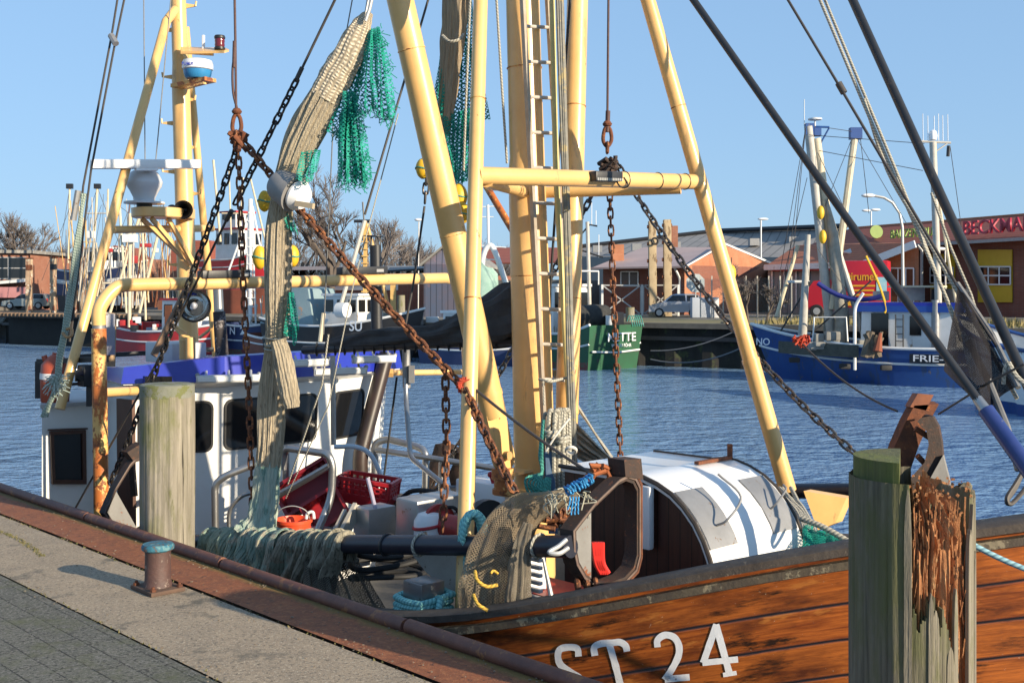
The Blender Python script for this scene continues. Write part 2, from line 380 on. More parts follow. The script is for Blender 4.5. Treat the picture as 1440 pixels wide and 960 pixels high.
# ---------------------------------------------------------------- the near quay
def quv(n0, n1, s0=-60, s1=9, z=0, k=24):
    mb = MB(); vs = []; uv = []
    for i in range(k + 1):
        s_ = lerp(s0, s1, i / k); vs += [B(s_, n0, z), B(s_, n1, z)]; uv += [(s_, n0), (s_, n1)]
    return mb.add(vs, [(2 * i, 2 * i + 2, 2 * i + 3, 2 * i + 1) for i in range(k)], uv)
m, nt, p = nodes('brick_pavers'); tc = nd(nt, 'ShaderNodeTexCoord'); uv = tc.outputs['UV']; ob = tc.outputs['Object']
br = nd(nt, 'ShaderNodeTexBrick', i_Scale=1.0); br.inputs['Brick Width'].default_value = .26; br.inputs['Row Height'].default_value = .132; br.inputs['Mortar Size'].default_value = .0042
br.inputs['Mortar Smooth'].default_value = .25
wv = nd(nt, 'ShaderNodeVectorMath', operation='ADD'); nn = nd(nt, 'ShaderNodeTexNoise', i_Scale=6, i_Detail=2); nt.links.new(ob, nn.inputs['Vector'])
sc = nd(nt, 'ShaderNodeVectorMath', operation='SCALE'); sc.inputs['Scale'].default_value = .008; nt.links.new(nn.outputs['Color'], sc.inputs[0]); nt.links.new(uv, wv.inputs[0]); nt.links.new(sc.outputs[0], wv.inputs[1]); nt.links.new(wv.outputs[0], br.inputs['Vector'])
br.inputs['Color1'].default_value = (.125, .12, .095, 1); br.inputs['Color2'].default_value = (.095, .093, .075, 1); br.inputs['Mortar'].default_value = (.025, .023, .018, 1)
c = mixc(nt, ramp(nt, nse(nt, ob, 75, 3, .75), .50, .60), br.outputs['Color'], (.20, .19, .16))
c = mixc(nt, ramp(nt, nse(nt, ob, 52, 3, .75), .54, .62), c, (.035, .034, .028))
c = mixc(nt, ramp(nt, nse(nt, ob, 4, 5, .7), .5, .75), c, (.095, .10, .045)); nt.links.new(c, p.inputs['Base Color']); p.inputs['Roughness'].default_value = .9
bh = mth(nt, 'ADD', mth(nt, 'MULTIPLY', br.outputs['Fac'], -1.2), mth(nt, 'MULTIPLY', nse(nt, ob, 130, 4, .8), .9))
b = nd(nt, 'ShaderNodeBump', i_Strength=.7, i_Distance=.006); nt.links.new(bh, b.inputs['Height']); nt.links.new(b.outputs[0], p.inputs['Normal'])
tag(quv(-30, 2.418, z=-.004).build('quay_pavement', m, kind='structure', ang=0), kind='structure')
m, nt, p = nodes('quay_concrete'); ob = nd(nt, 'ShaderNodeTexCoord').outputs['Object']
c = mixc(nt, ramp(nt, nse(nt, ob, 5, 6, .7), .35, .7), (.36, .28, .19), (.26, .205, .145))
c = mixc(nt, ramp(nt, nse(nt, ob, 48, 4, .75), .53, .62), c, (.13, .105, .075)); c = mixc(nt, ramp(nt, nse(nt, ob, 66, 3, .8), .56, .63), c, (.50, .42, .31))
c = mixc(nt, ramp(nt, nse(nt, ob, 2.2, 6, .75), .57, .66), c, (.12, .105, .08))
nt.links.new(c, p.inputs['Base Color']); p.inputs['Roughness'].default_value = .9
b = nd(nt, 'ShaderNodeBump', i_Strength=.7, i_Distance=.008); nt.links.new(nse(nt, ob, 60, 6, .8), b.inputs['Height']); nt.links.new(b.outputs[0], p.inputs['Normal'])
tag(quv(2.424, 3.058).build('quay_concrete_strip', m, kind='structure', ang=0), kind='structure')
tag(quv(2.40, 3.09, z=-.03).build('quay_joint_bed', mat('joint_dirt', (.035, .03, .022), (.07, .06, .03), 20, .95, bump=.4), kind='structure', ang=0), kind='structure')
# rusted steel edge: chequered capping plate, fender pipe in lengths, sheet piles down to the water
qe = thing('quay_edge', 'rusty steel capping plate with round nosing pipe along the near quay edge', 'quay edge', B(-6, 3.2, 0))
m, nt, p = nodes('rusted_chequer_plate'); tc = nd(nt, 'ShaderNodeTexCoord'); ob = tc.outputs['Object']; uv = tc.outputs['UV']
c = mixc(nt, ramp(nt, nse(nt, ob, 7, 6, .75), .32, .68), (.29, .092, .033), (.17, .058, .025))
c = mixc(nt, ramp(nt, nse(nt, ob, 36, 5, .8), .53, .6), c, (.34, .13, .05)); c = mixc(nt, ramp(nt, nse(nt, ob, 22, 6, .8), .58, .63), c, (.07, .032, .022))
sx = nd(nt, 'ShaderNodeSeparateXYZ'); nt.links.new(uv, sx.inputs[0])
edge = ramp(nt, mth(nt, 'ADD', sx.outputs[1], mth(nt, 'MULTIPLY', nse(nt, ob, 6, 5, .7), .12)), 3.385, 3.43); c = mixc(nt, mth(nt, 'MULTIPLY', edge, .75), c, (.17, .125, .03))
nt.links.new(c, p.inputs['Base Color']); p.inputs['Roughness'].default_value = .8
ck = nd(nt, 'ShaderNodeTexBrick', i_Scale=1.0); ck.inputs['Brick Width'].default_value = .035; ck.inputs['Row Height'].default_value = .018; ck.inputs['Mortar Size'].default_value = .005; nt.links.new(uv, ck.inputs['Vector'])
bh = mth(nt, 'ADD', mth(nt, 'MULTIPLY', ck.outputs['Fac'], -.8), nse(nt, ob, 80, 5, .8))
b = nd(nt, 'ShaderNodeBump', i_Strength=.6, i_Distance=.006); nt.links.new(bh, b.inputs['Height']); nt.links.new(b.outputs[0], p.inputs['Normal'])
quv(3.075, 3.40, z=.006).build('capping_plate', m, qe, ang=0)
mb = MB(); k = -60.0
cuts = [-60, -40, -28, -19, -12.4, -7.95, -6.05, -4.31, -1.0, 9]
pm = mat('rusted_pipe', (.17, .065, .04), (.09, .036, .026), 8, .6, bump=.2, bs=40, spots=((.24, .10, .04), .62, 9))
for a_, b_ in zip(cuts, cuts[1:]):
    zz = .032 + R.uniform(-.006, .006)
    MB().tube([B(a_ + .012, 3.425, zz), B(b_ - .012, 3.425, zz)], .036, 14).build('nosing_pipe', pm, qe)
mb = MB(); prof = []
for k in range(140): prof.append(B(-60 + k * .5, 3.42 - (.0 if (k // 2) % 2 else .2), 0))
mb.sheet([[q + UP * -4 for q in prof], [q + UP * -.01 for q in prof]]).build('sheet_piling', M['darkrust'], qe, ang=0)

# bollard
bp = P(222, 829, 6.26); bp.z = 0
bo = thing('mooring_bollard', 'small rusty iron bollard with chipped blue cap bolted to the quay', 'bollard', bp)
ax = (U, N, UP)
MB().box(bp + UP * .012, .25, .2, .022, ax, .004).build('base_plate', mat('rusted_base_plate', (.07, .045, .035), (.12, .07, .045), 12, .85, bump=.3), bo)
MB().lathe([(.0, .02), (.078, .024), (.074, .045), (.07, .06), (.069, .2), (.071, .222)], bp, seg=28).build('post', mat('brown_iron', (.10, .05, .04), (.06, .034, .03), 12, .6, bump=.25, bs=60, spots=((.2, .15, .12), .64, 14)), bo)
MB().lathe([(.0, .216), (.078, .22), (.087, .228), (.088, .243), (.08, .256), (.0, .263)], bp, seg=28).build('cap', M['bluepaint2'], bo)
for a_, b_ in ((-1, -1), (-1, 1), (1, -1), (1, 1)):
    q = bp + U * .1 * a_ + N * .077 * b_ + UP * .022
    mb = MB().lathe([(.017, 0), (.017, .014), (.0, .016)], q, seg=6); mb.lathe([(.009, .01), (.009, .026), (0, .028)], q, seg=8); mb.build('bolt', M['rust'], bo)

# ---------------------------------------------------------------- mooring piles
def pilemat(name, c1, c2, moss, th):
    m, nt, p = nodes(name); ob = nd(nt, 'ShaderNodeTexCoord').outputs['Object']
    g1 = nse(nt, ob, 42, 5, .7, (1, 1, .035)); g2 = nse(nt, ob, 3.2, 6, .7, (1, 1, .4)); g3 = nse(nt, ob, 16, 5, .7, (1, 1, .22))
    c = mixc(nt, ramp(nt, g1, .3, .7), c1, c2); c = mixc(nt, mth(nt, 'MULTIPLY', ramp(nt, g2, th, th + .14), .8), c, moss)
    c = mixc(nt, mth(nt, 'MULTIPLY', ramp(nt, g3, .56, .72), .75), c, (.10, .105, .03)); c = mixc(nt, ramp(nt, nse(nt, ob, 26, 4, .7, (1, 1, .03)), .655, .69), c, (.035, .03, .022))
    nt.links.new(c, p.inputs['Base Color']); p.inputs['Roughness'].default_value = .92
    bh = mth(nt, 'ADD', g1, mth(nt, 'MULTIPLY', g3, .5)); b = nd(nt, 'ShaderNodeBump', i_Strength=.8, i_Distance=.012); nt.links.new(bh, b.inputs['Height']); nt.links.new(b.outputs[0], p.inputs['Normal']); return m
lp = Pn(235, 540, 3.72); r0 = 37.5 / F * dn(235, 3.72)
pl = thing('mooring_pile', 'upright mossy timber mooring pile with grey banded top beside the wheelhouse', 'mooring pile', V((lp.x, lp.y, -3)))
rows = []
for j in range(60):
    z = lerp(-3, lp.z - .075, (j / 59)); rows.append([V((lp.x, lp.y, z)) + V((math.cos(a), math.sin(a), 0)) * r0 * (1 - .16 * max(0, .14 - abs(nz((math.cos(a) * 3.2, math.sin(a) * 3.2, z * .35), 1))) + .035 * nz((math.cos(a) * 2, math.sin(a) * 2, z * .9), 1) + .018 * nz((math.cos(a) * 9, math.sin(a) * 9, z * .8), 1)) for a in [2 * math.pi * k / 144 for k in range(145)]])
mb = MB().sheet(rows); mb.build('shaft', pilemat('mossy_pile_wood', (.33, .295, .235), (.14, .125, .09), (.15, .155, .055), .50), pl, ang=60)
MB().lathe([(.0, -.09), (r0 * 1.0, -.088), (r0 * 1.005, -.004), (r0 * .98, .0), (r0 * .9, .004), (.0, .008)], lp, seg=48).build('top_band', mat('grey_band', (.22, .22, .19), (.14, .15, .10), 8, .8, bump=.2, spots=((.13, .14, .05), .58, 10)), pl)

rp = Pn(1281, 640, 3.75); rp.z = 0; r0 = .208; TOP = 1.07

# grit, moss tufts and flakes of rust lying on the quay
mb = MB()
for k in range(800):
    s_, n_ = R.uniform(-11, -2.5), R.choice((R.gauss(3.07, .05), R.uniform(2.42, 3.4), R.gauss(3.36, .03), R.gauss(2.425, .03))); 
    if n_ > 3.41: continue
    q = B(s_, n_, .004 if n_ < 3.07 else .012); r_ = R.uniform(.002, .006); mb.box(q, r_ * R.uniform(.6, 2), r_, r_ * .8)
tag(mb.build('grit', mat('grit_bits', (.13, .10, .07), (.28, .23, .17), 90, .9), ang=0, fix=False), 'loose grit and crumbs scattered over the quay edge', 'grit', None, 'stuff')
mb = MB()
for k in range(900):
    t = R.random(); s_ = lerp(-8.6, -7.1, t) if R.random() < .55 else R.uniform(-10, -3); n_ = (2.80 + .05 * math.sin(s_ * 3) + R.gauss(0, .012)) if s_ < -7.1 and R.random() < .8 else R.choice((3.06, 2.424)) + R.gauss(0, .008)
    q = B(s_, n_, .0); w_ = V((R.uniform(-1, 1), R.uniform(-1, 1), 0)) * .006; mb.add([q - w_, q + w_, q + w_ * R.uniform(-2, 2) + UP * R.uniform(.004, .014)], [(0, 1, 2)])
tag(mb.build('moss', mat('moss_tufts', (.09, .10, .03), (.16, .13, .06), 30, .95), ang=0, fix=False), 'moss and dry weeds growing in the cracks of the quay', 'moss', None, 'stuff')
pr = thing('mooring_pile', 'greenish timber mooring pile split and rotted to orange crumbs on one side', 'mooring pile', V((rp.x, rp.y, -3)))
vw = V((rp.x, rp.y, 0)).normalized(); rt = V((vw.y, -vw.x, 0))         # away from / to the right as met from the quay
def rotten(th):      # 0 at the sound wood .. 1 inside the rotted sector
    x = math.cos(th); return max(0, min(1, (x + .06) / .16))
KA, KZ = 220, 120
zl = [-3 + (j / 30) * 3.1 for j in range(30)] + [lerp(.12, TOP - .07, j / (KZ - 30)) for j in range(KZ - 29)]
ths = [2 * math.pi * k / KA for k in range(KA + 1)]
def bottom_of_rot(x):         # lower edge of the decayed pocket: a ragged line across the front
    return .58 - .34 * max(0, min(1, (x - .5) / .25)) + .16 * nz((x * 13, 3.1, 0), 1)
rows = []
for z in zl:
    row = []
    for th in ths:
        x, y = math.cos(th), -math.sin(th); r = r0 * (1 - .22 * max(0, .14 - abs(nz((x * 3.4, y * 3.4, z * .35 + 5), 1))) + .03 * nz((x * 2, y * 2, z), 1) + .016 * nz((x * 12, y * 12, z * .8), 1)); zz = z
        if x > .0 and y > -2:
            topx = .90 if x < .9 else .95
            k = rotten(th)
            lim = topx + .05 * nz((x * 14, y * 9, 1), 1)
            zz = min(z, lim if k > .3 else TOP)
            if y < .25 and x < .93 and zz > bottom_of_rot(x): r *= 1 - (.50 * k * (.8 + .4 * abs(nz((x * 8, 0, z * 2.2), 1))))
            if zz < z: r *= max(.3, 1 - (z - zz) * 6)
        row.append(rp + rt * (x * r) + vw * (y * r) + UP * zz)
    rows.append(row)
pm2 = pilemat('green_pile_wood', (.215, .19, .13), (.055, .05, .035), (.10, .105, .038), .46)
MB().sheet(rows).build('shaft', pm2, pr, ang=60)
cp = rp - rt * .085 + vw * .0
pts = [rp + (rt * (math.cos(a) * .93) + vw * math.sin(a) * .93) * r0 for a in [math.pi * (.56 + .88 * k / 24) for k in range(25)]]
MB().prism([q + UP * (TOP - .075) for q in pts], UP * .072).build('top_step', pilemat('mossy_top_wood', (.16, .16, .06), (.045, .045, .022), (.12, .14, .03), .40), pr)
rm = mat('rotten_wood', (.54, .25, .105), (.31, .125, .05), 22, .95, bump=.9, bs=50, st=(1, 1, .4), spots=((.07, .035, .018), .635, 26, (1, 1, .4)), spots2=((.62, .38, .18), .64, 40, (1, 1, .3)))
rows = []
for j in range(90):
    z = lerp(.2, 1.0, j / 69); row = []
    for k in range(130):
        th = lerp(-.55, 1.64, k / 129); x, y = math.cos(th), -math.sin(th)
        fb_ = nz((th * 26, .3, z * 1.6), 1); r = r0 * (.86 + .11 * fb_ + .08 * nz((x * 7, y * 7, z * 4), 1) + (.12 * nz((x * 26, y * 26, z * 22), 1) if z > .78 else .03 * nz((x * 30, y * 30, z * 12), 1))); zt = .93 + .10 * nz((x * 10, y * 10, 5), 1)
        kk = 0 if z < zt - .1 else (z - zt + .1) / .2
        row.append(rp + (rt * x + vw * y) * r * (1 - .75 * min(1, max(0, kk))) + UP * min(z, zt + .06 * nz((x * 25, y * 25, z * 20), 1)))
    rows.append(row)
MB().sheet(rows).build('rotten_core', rm, pr, ang=50)
mb = MB()
for k in range(380):       # crumbs on top of the decayed core and stringy splinters down its face
    x = R.uniform(-.02, .92); top = R.random() < .7
    if top: q = rp + rt * (x * r0) + vw * R.uniform(-.85, .5) * r0 * math.sqrt(max(.02, 1 - x * x)) + UP * (.90 + R.uniform(-.08, .09)); s_ = R.uniform(.004, .011); a_ = R.uniform(0, 3); t1 = (rt * math.cos(a_) + UP * math.sin(a_)); mb.box(q, s_, s_ * R.uniform(.6, 2.4), s_ * .8, (t1, vw, t1.cross(vw)))
    else:
        y = -math.sqrt(max(0, 1 - x * x)); rr = r0 * R.uniform(.80, .93); z0 = R.uniform(.30 if x > .5 else .55, .88); l = R.uniform(.03, .13); w_ = R.uniform(.002, .005)
        a = rp + (rt * x + vw * y) * rr + UP * z0; mb.bar(a, a + UP * l + rt * R.uniform(-.012, .012) - vw * R.uniform(-.004, .012), w_, w_ * .7, up=vw)
mb.build('splintered_fibre', rm, pr, ang=0)
mb = MB()
for k in range(16):       # pale shards of the remaining outer skin
    x = R.choice((R.uniform(.88, .98), R.uniform(.90, .99), R.uniform(.3, .7), R.uniform(-.06, .03))); y = -math.sqrt(1 - x * x) * (1 if R.random() < .8 else -.2)
    a = rp + (rt * x + vw * y) * r0 * .985; z0, z1 = (.25, R.uniform(.72, .98)) if x > .85 else (.2, R.uniform(.45, .66)) if x > .15 else (.3, R.uniform(.8, 1.0))
    w_ = R.uniform(.012, .034)
    t = V((-y, 0, 0)); tn = (rt * -y + vw * x).normalized(); nn_ = (rt * x + vw * y).normalized()
    mb.loft([[a + tn * (w_ * f * u_ / 2) + nn_ * (.006 * d_) + UP * z for u_, d_ in ((-1, -1), (1, -1), (1, 1), (-1, 1))] for z, f in ((z0, 1), (lerp(z0, z1, .75), .9), (lerp(z0, z1, .93), .6), (z1, .12))])
mb.build('outer_shards', pilemat('grey_split_wood', (.24, .215, .16), (.14, .12, .085), (.10, .11, .05), .62), pr, ang=0)
# ---------------------------------------------------------------- the moored cutter: hull
TS = [-14, -12, -10, -7.5, -5.5, -4.6, -3.8, -2.84, -2.0, -1.4, -1.0]
TN = [4.5, 4.12, 3.98, 3.92, 3.92, 3.97, 4.18, 4.6, 5.1, 5.6, 6.02]
TZ = [-.62, -.7, -.73, -.55, -.28, -.13, .12, .42, .62, .74, .8]
def gz(s_): return tab(TS, TZ, s_)
SS = [-12.75 + .25 * k for k in range(48)]
def sm(xs, ys, s_): return sum(tab(xs, ys, s_ + d) * w for d, w in ((-.5, .1), (-.25, .2), (0, .4), (.25, .2), (.5, .1))) if s_ < -1.6 else tab(xs, ys, s_)
def hn(s_, h, side):       # metres out from the viewer of the hull side, h below the gunwale
    n = sm(TS, TN, s_); f = max(0, (s_ + 6.5) / 5.5)
    n = n + (NC - n) * min(.96, (.02 * h + .33 * f * f * min(h, 2.6) * .42))
    return n if side < 0 else 2 * NC - n
def hz(s_, side=-1): return sm(TS, TZ, s_) - (tab([-6.2, -4.6, -3.2, -2.0, -1.1], [0, .2, .36, .30, 0], s_) if side > 0 else 0)      # she lists a little away from the quay
cut = thing('fishing_cutter', 'large varnished wooden fishing cutter with cream masts and white wheelhouse moored at the near quay', 'fishing boat', B(-7, NC, WZ))
def hullstrip(h0, h1, k, side, off=0):
    g = []; uv = []
    for j in range(k + 1):
        h = lerp(h0, h1, j / k); g.append([B(s_, hn(s_, h, side) + side * -0 - (off if side < 0 else -off), hz(s_, side) - h) for s_ in SS]); uv += [(s_, h) for s_ in SS]
    mb = MB(); w_ = len(SS); mb.add([p for r in g for p in r], [(j * w_ + i, j * w_ + i + 1, (j + 1) * w_ + i + 1, (j + 1) * w_ + i) for j in range(k) for i in range(w_ - 1)], uv); return mb
m, nt, p = nodes('varnished_planks'); tc = nd(nt, 'ShaderNodeTexCoord'); uv = tc.outputs['UV']; ob = tc.outputs['Object']
sx = nd(nt, 'ShaderNodeSeparateXYZ'); nt.links.new(uv, sx.inputs[0]); v = sx.outputs[1]
pk = mth(nt, 'DIVIDE', mth(nt, 'SUBTRACT', v, .065), .168); seam = mth(nt, 'PINGPONG', mth(nt, 'ADD', pk, mth(nt, 'MULTIPLY', mth(nt, 'SUBTRACT', nse(nt, uv, 3, 3, .6), .5), .05)), .5)
mp = nd(nt, 'ShaderNodeMapping'); mp.inputs['Scale'].default_value = (1.2, 22, 1); nt.links.new(uv, mp.inputs[0]); gr = nd(nt, 'ShaderNodeTexNoise', i_Scale=3, i_Detail=6, i_Roughness=.7); nt.links.new(mp.outputs[0], gr.inputs['Vector'])
bl = nse(nt, uv, 2.6, 5, .7, (.55, 1.6, 1)); pl_ = nd(nt, 'ShaderNodeTexWhiteNoise', noise_dimensions='1D'); nt.links.new(mth(nt, 'FLOOR', pk), pl_.inputs['W'])
c = mixc(nt, ramp(nt, gr.outputs['Fac'], .38, .64), (.56, .15, .026), (.19, .038, .010)); c = mixc(nt, mth(nt, 'MULTIPLY', pl_.outputs['Value'], .35), c, (.50, .16, .03))
c = mixc(nt, ramp(nt, bl, .47, .66), c, (.10, .026, .010)); c = mixc(nt, ramp(nt, nse(nt, uv, 5.5, 6, .72, (.5, 2.2, 1)),   .55, .66), c, (.030, .014, .008))
c = mixc(nt, ramp(nt, nse(nt, ob, 55, 3, .7), .70, .73), c, (.55, .42, .3))
c = mixc(nt, ramp(nt, nse(nt, uv, 9, 4, .7, (.4, 1.6, 1)), .585, .66), c, (.50, .17, .035))
c = mixc(nt, ramp(nt, seam, .055, .02), c, (.018, .010, .007)); nt.links.new(c, p.inputs['Base Color']); p.inputs['Roughness'].default_value = .36; p.inputs['Coat Weight'].default_value = .5; p.inputs['Coat Roughness'].default_value = .18
b = nd(nt, 'ShaderNodeBump', i_Strength=.5, i_Distance=.02); nt.links.new(mth(nt, 'ADD', ramp(nt, seam, 0, .07), mth(nt, 'MULTIPLY', gr.outputs['Fac'], .25)), b.inputs['Height']); nt.links.new(b.outputs[0], p.inputs['Normal'])
plankm = m
hull_bvh = None
STRIPE = .70
for side in (-1, 1):
    mb = hullstrip(0, STRIPE, 10, side)
    if side < 0: hull_bvh = BVHTree.FromPolygons([V(q) for q in mb.v], mb.f)
    mb.build('bulwark', plankm, cut, ang=60)
    hullstrip(STRIPE, STRIPE + .07, 2, side, .012).build('white_stripe', M['plainwhite'], cut, ang=60)
    hullstrip(STRIPE + .07, 3.0, 10, side).build('hull', M['blue'], cut, ang=60)
    # inner face of the bulwark
    g = [[B(s_, hn(s_, h, side) + (.1 if side < 0 else -.1), hz(s_, side) - h) for s_ in SS[:-2]] for h in (0, .75)]
    MB().sheet(g).build('bulwark_lining', mat('lining_paint', (.32, .31, .29), (.20, .19, .17), 5, .7, spots=(RUST, .64, 7)), cut)
    path = [B(s_, hn(s_, 0, side) + (.035 if side < 0 else -.035), hz(s_, side)) for s_ in SS]
    mb = MB(); secs = []
    for i, q in enumerate(path):
        t = (path[min(i + 1, len(path) - 1)] - path[max(0, i - 1)]).normalized(); x = UP.cross(t).normalized() * (.085)
        secs.append([q - x, q + x, q + x + UP * .036, q + x * .8 + UP * .046, q - x * .8 + UP * .046, q - x + UP * .036])
    mb.loft(secs).build('cap_rail', M['wooddark'], cut)
    mb = MB(); secs = []
    for i, s_ in enumerate(SS):
        q = B(s_, hn(s_, .055, side), hz(s_, side) - .055); o_ = N * (-.055 if side < 0 else .055)
        secs.append([q + UP * .026, q + o_ + UP * .018, q + o_ - UP * .018, q - UP * .026])
    mb.loft(secs).build('rubbing_strake', mat('worn_strake', (.13, .10, .06), (.07, .05, .035), 6, .7, bump=.3, spots=((.26, .21, .13), .6, 14)), cut)
def dz(s_): return gz(s_) - (.72 if s_ > -8 else .62)
M['deckdark'] = mat('shade_dark_deck', (.055, .05, .045), (.03, .028, .025), 4, .6, bump=.2)  # deck colour darkened to stand for the deep shadow inside the bulwarks
g = [[B(s_, lerp(hn(s_, .7, -1) + .06, hn(s_, .7, 1) - .06, j / 4), dz(s_)) for s_ in SS[:-3]] for j in range(5)]
MB().sheet(g, 12, 4).build('deck', M['deckdark'], cut)
MB().bar(B(-1.02, NC, .9), B(-1.5, NC, -2.6), .14, .2).build('stem', M['wooddark'], cut)
g = [[B(-12.75, lerp(hn(-12.75, h, -1), hn(-12.75, h, 1), j / 6), hz(-12.75) - h) for j in range(7)] for h in (0, .7, 2, 3)]
MB().sheet(g).build('transom', M['navy'], cut)

# registration painted on the bow: brush strokes laid on the hull planking
def onhull(px, py, off=.0035):
    o_ = V((0, 0, CZ)); d = (P(px, py, 1) - o_).normalized(); loc, nrm, i, t = hull_bvh.ray_cast(o_, d)
    if loc is None: return P(px, py, 5.6)
    if nrm.dot(d) > 0: nrm = -nrm
    return loc + nrm * off
def stroke(mb, pts, w):
    pts = [V((a, b, 0)) for a, b in pts]; pp = []
    for a, b in zip(pts, pts[1:]):
        k = max(2, int((b - a).length / 4)); pp += [a.lerp(b, i / k) for i in range(k)]
    pp.append(pts[-1]); L_, R_ = [], []
    for i, q in enumerate(pp):
        t = (pp[min(i + 1, len(pp) - 1)] - pp[max(i - 1, 0)]).normalized(); n_ = V((-t.y, t.x, 0)) * (w / 2 + .5 * nz((q.x * .1, q.y * .1, 0), 1))
        L_.append(onhull(q.x + n_.x, q.y + n_.y)); R_.append(onhull(q.x - n_.x, q.y - n_.y))
    mb.sheet([L_, R_])
def curve2(pts, n=5): return [(q.x, q.y) for q in cr([V((a, b, 0)) for a, b in pts], n)]
lm = mat('hand_painted_white', (.92, .92, .91), (.86, .85, .83), 10, .5, bump=.1, spots=((.20, .09, .04), .71, 30))
mb = MB(); stroke(mb, curve2([(814, 922), (812, 911), (800, 909), (788, 912), (785, 922), (789, 934), (803, 944), (816, 953), (822, 966)]), 9.5); mb.build('letter_S', lm, cut, ang=0)
mb = MB(); stroke(mb, curve2([(837, 921), (836, 909), (846, 904), (860, 903), (872, 902), (880, 907), (882, 915)]), 9.5); stroke(mb, [(857, 904), (866, 935), (876, 975)], 9.5); mb.build('letter_T', lm, cut, ang=0)
mb = MB(); stroke(mb, curve2([(925, 909), (925, 899), (935, 892), (948, 895), (955, 907), (954, 922), (945, 940), (935, 955)]), 9.5); stroke(mb, [(935, 954), (970, 951)], 9.5); mb.build('numeral_two', lm, cut, ang=0)
mb = MB(); stroke(mb, [(1008, 877), (989, 931)], 9.5); stroke(mb, [(988, 931), (1038, 926)], 8.5); stroke(mb, [(1007, 877), (1026, 946)], 9.5); stroke(mb, [(1017, 948), (1036, 945)], 6); mb.build('numeral_four', lm, cut, ang=0)

# ---------------------------------------------------------------- main mast, legs, booms
SF, AP, PF = P(651, 885, 6.52), P(697, -750, 8.8), P(1108, 690, 8.7)
MBt, MT = P(752, 690, 8.9), P(729, -250, 8.95)
def rowpt(a, b, py):      # the place along a spar that stands at that height in the picture
    f0 = lambda q: HY + (CZ - q.z) / q.y * F
    lo, hi = 0.0, 1.0
    for _ in range(50):
        m_ = (lo + hi) / 2
        if (f0(a.lerp(b, m_)) - py) * (f0(a) - py) > 0: lo = m_
        else: hi = m_
    return a.lerp(b, lo)
ym = M['yellow']
MB().tube([P(754, 880, 8.9), P(752, 760, 8.9), rowpt(MBt, MT, 560), rowpt(MBt, MT, 240), rowpt(MBt, MT, 222), MT], [.158, .158, .152, .146, .134, .130], 28).build('main_mast', ym, cut)
MB().tube([SF, rowpt(SF, AP, 760), AP], [.052, .05, .045], 18).build('mast_leg', M['yellow'], cut)
j1 = rowpt(PF, AP, 507)
pleg = MB().tube([PF, j1], .066, 18).tube([j1, AP], [.06, .052], 18).build('mast_leg', ym, cut)
MB().tube([j1 - (AP - PF).normalized() * .015, j1 + (AP - PF).normalized() * .015], .0685, 18).build('joint_ring', ym, pleg)
# the transverse bar and its two struts back to the mast
xb0, xb1, xm = rowpt(SF, AP, 247), rowpt(PF, AP, 256), rowpt(MBt, MT, 266)
bar = MB().tube([xb0, xb1], .058, 18).build('cross_bar', ym, cut)
mb = MB().tube([xb0.lerp(xb1, .04) + UP * -.03, xm + UP * -.03], .045, 14).tube([xm + UP * -.03, xb0.lerp(xb1, .9) + UP * -.05], .045, 14); mb.build('cross_strut', ym, bar)
for f_ in (.62, .78, .92):
    q = xb0.lerp(xb1, f_); t = (xb1 - xb0).normalized(); MB().tube([q + (frame(t)[0] * math.cos(a) + frame(t)[1] * math.sin(a)) * .06 for a in [k * math.pi / 10 for k in range(20)]], .004, 5, closed=True).build('cable_tie', M['black'], bar)
lq = xb0.lerp(xb1, .50) + UP * .012; t = (xb1 - xb0).normalized(); y_ = UP.cross(t).normalized()
if y_.y > 0: y_ = -y_
bl_ = MB().box(lq + y_ * .07, .27, .09, .07, (t, y_, UP), .012).build('work_light', M['black'], cut)
mb = MB()
for k in range(14): mb.box(lq + y_ * .116 + t * (-.12 + k * .0185) + UP * -.022, .012, .006, .018, (t, y_, UP))
mb.build('light_row', mat('lamp_cells', (.35, .35, .33), None, rough=.2), bl_)
MB().tube(cr([lq + t * .1 + y_ * .08 + UP * -.03, lq + t * .16 + y_ * .07 + UP * -.07, lq + t * .24 + y_ * .06 + UP * -.05, lq + t * .2 + y_ * .06 + UP * -.0], 6), .006, 6).build('cable', M['rubber'], bl_)
MB().tube([xm, P(686, 262, 8.6)], .03).build('gusset', ym, bar)
q0 = Ps(705, 655, -6.25)
# booms: hinged in brackets beside the mast foot and topped up to either side
def boom(base, tip, r, br_px):
    bm_ = MB().tube([base.lerp(tip, .045), base.lerp(tip, .1), base.lerp(tip, .6), tip], [r * .96, r * 1.0, r * .96, r * .88], 22).build('boom', ym, cut)
    t = (tip - base).normalized(); x = N - t * N.dot(t); x.normalize(); y = t.cross(x)
    e = base.lerp(tip, .045)
    a = math.pi
    pts = [e + x * r * .94 + t * .03, e - x * r * .94 + t * .03] + [base - t * .02 + (x * -math.cos(k * math.pi / 10) + t * -math.sin(k * math.pi / 10)) * r * .94 for k in range(11)]
    MB().prism([q - y * .028 for q in pts], y * .056).build('boom_lug', ym, bm_)
    MB().tube([base - y * .075, base + y * .075], .033, 14).build('hinge_pin', mat('worn_pin', (.55, .33, .12), (.4, .24, .09), 9, .5), bm_)
    MB().tube([e + t * .16, e + t * .20], r * 1.03, 22).build('collar', ym, bm_)
    return bm_
SBb, SBt = Ps(707, 640, -6.25), B(-6.7, 4.3, 7.0)
PBb, PBt = Ps(795, 665, -6.25), B(-6.8, 7.4, 7.0)
b1 = boom(SBb, SBt, .101, 0); b2 = boom(PBb, PBt, .093, 0)
yr = M['yellow_rusty']
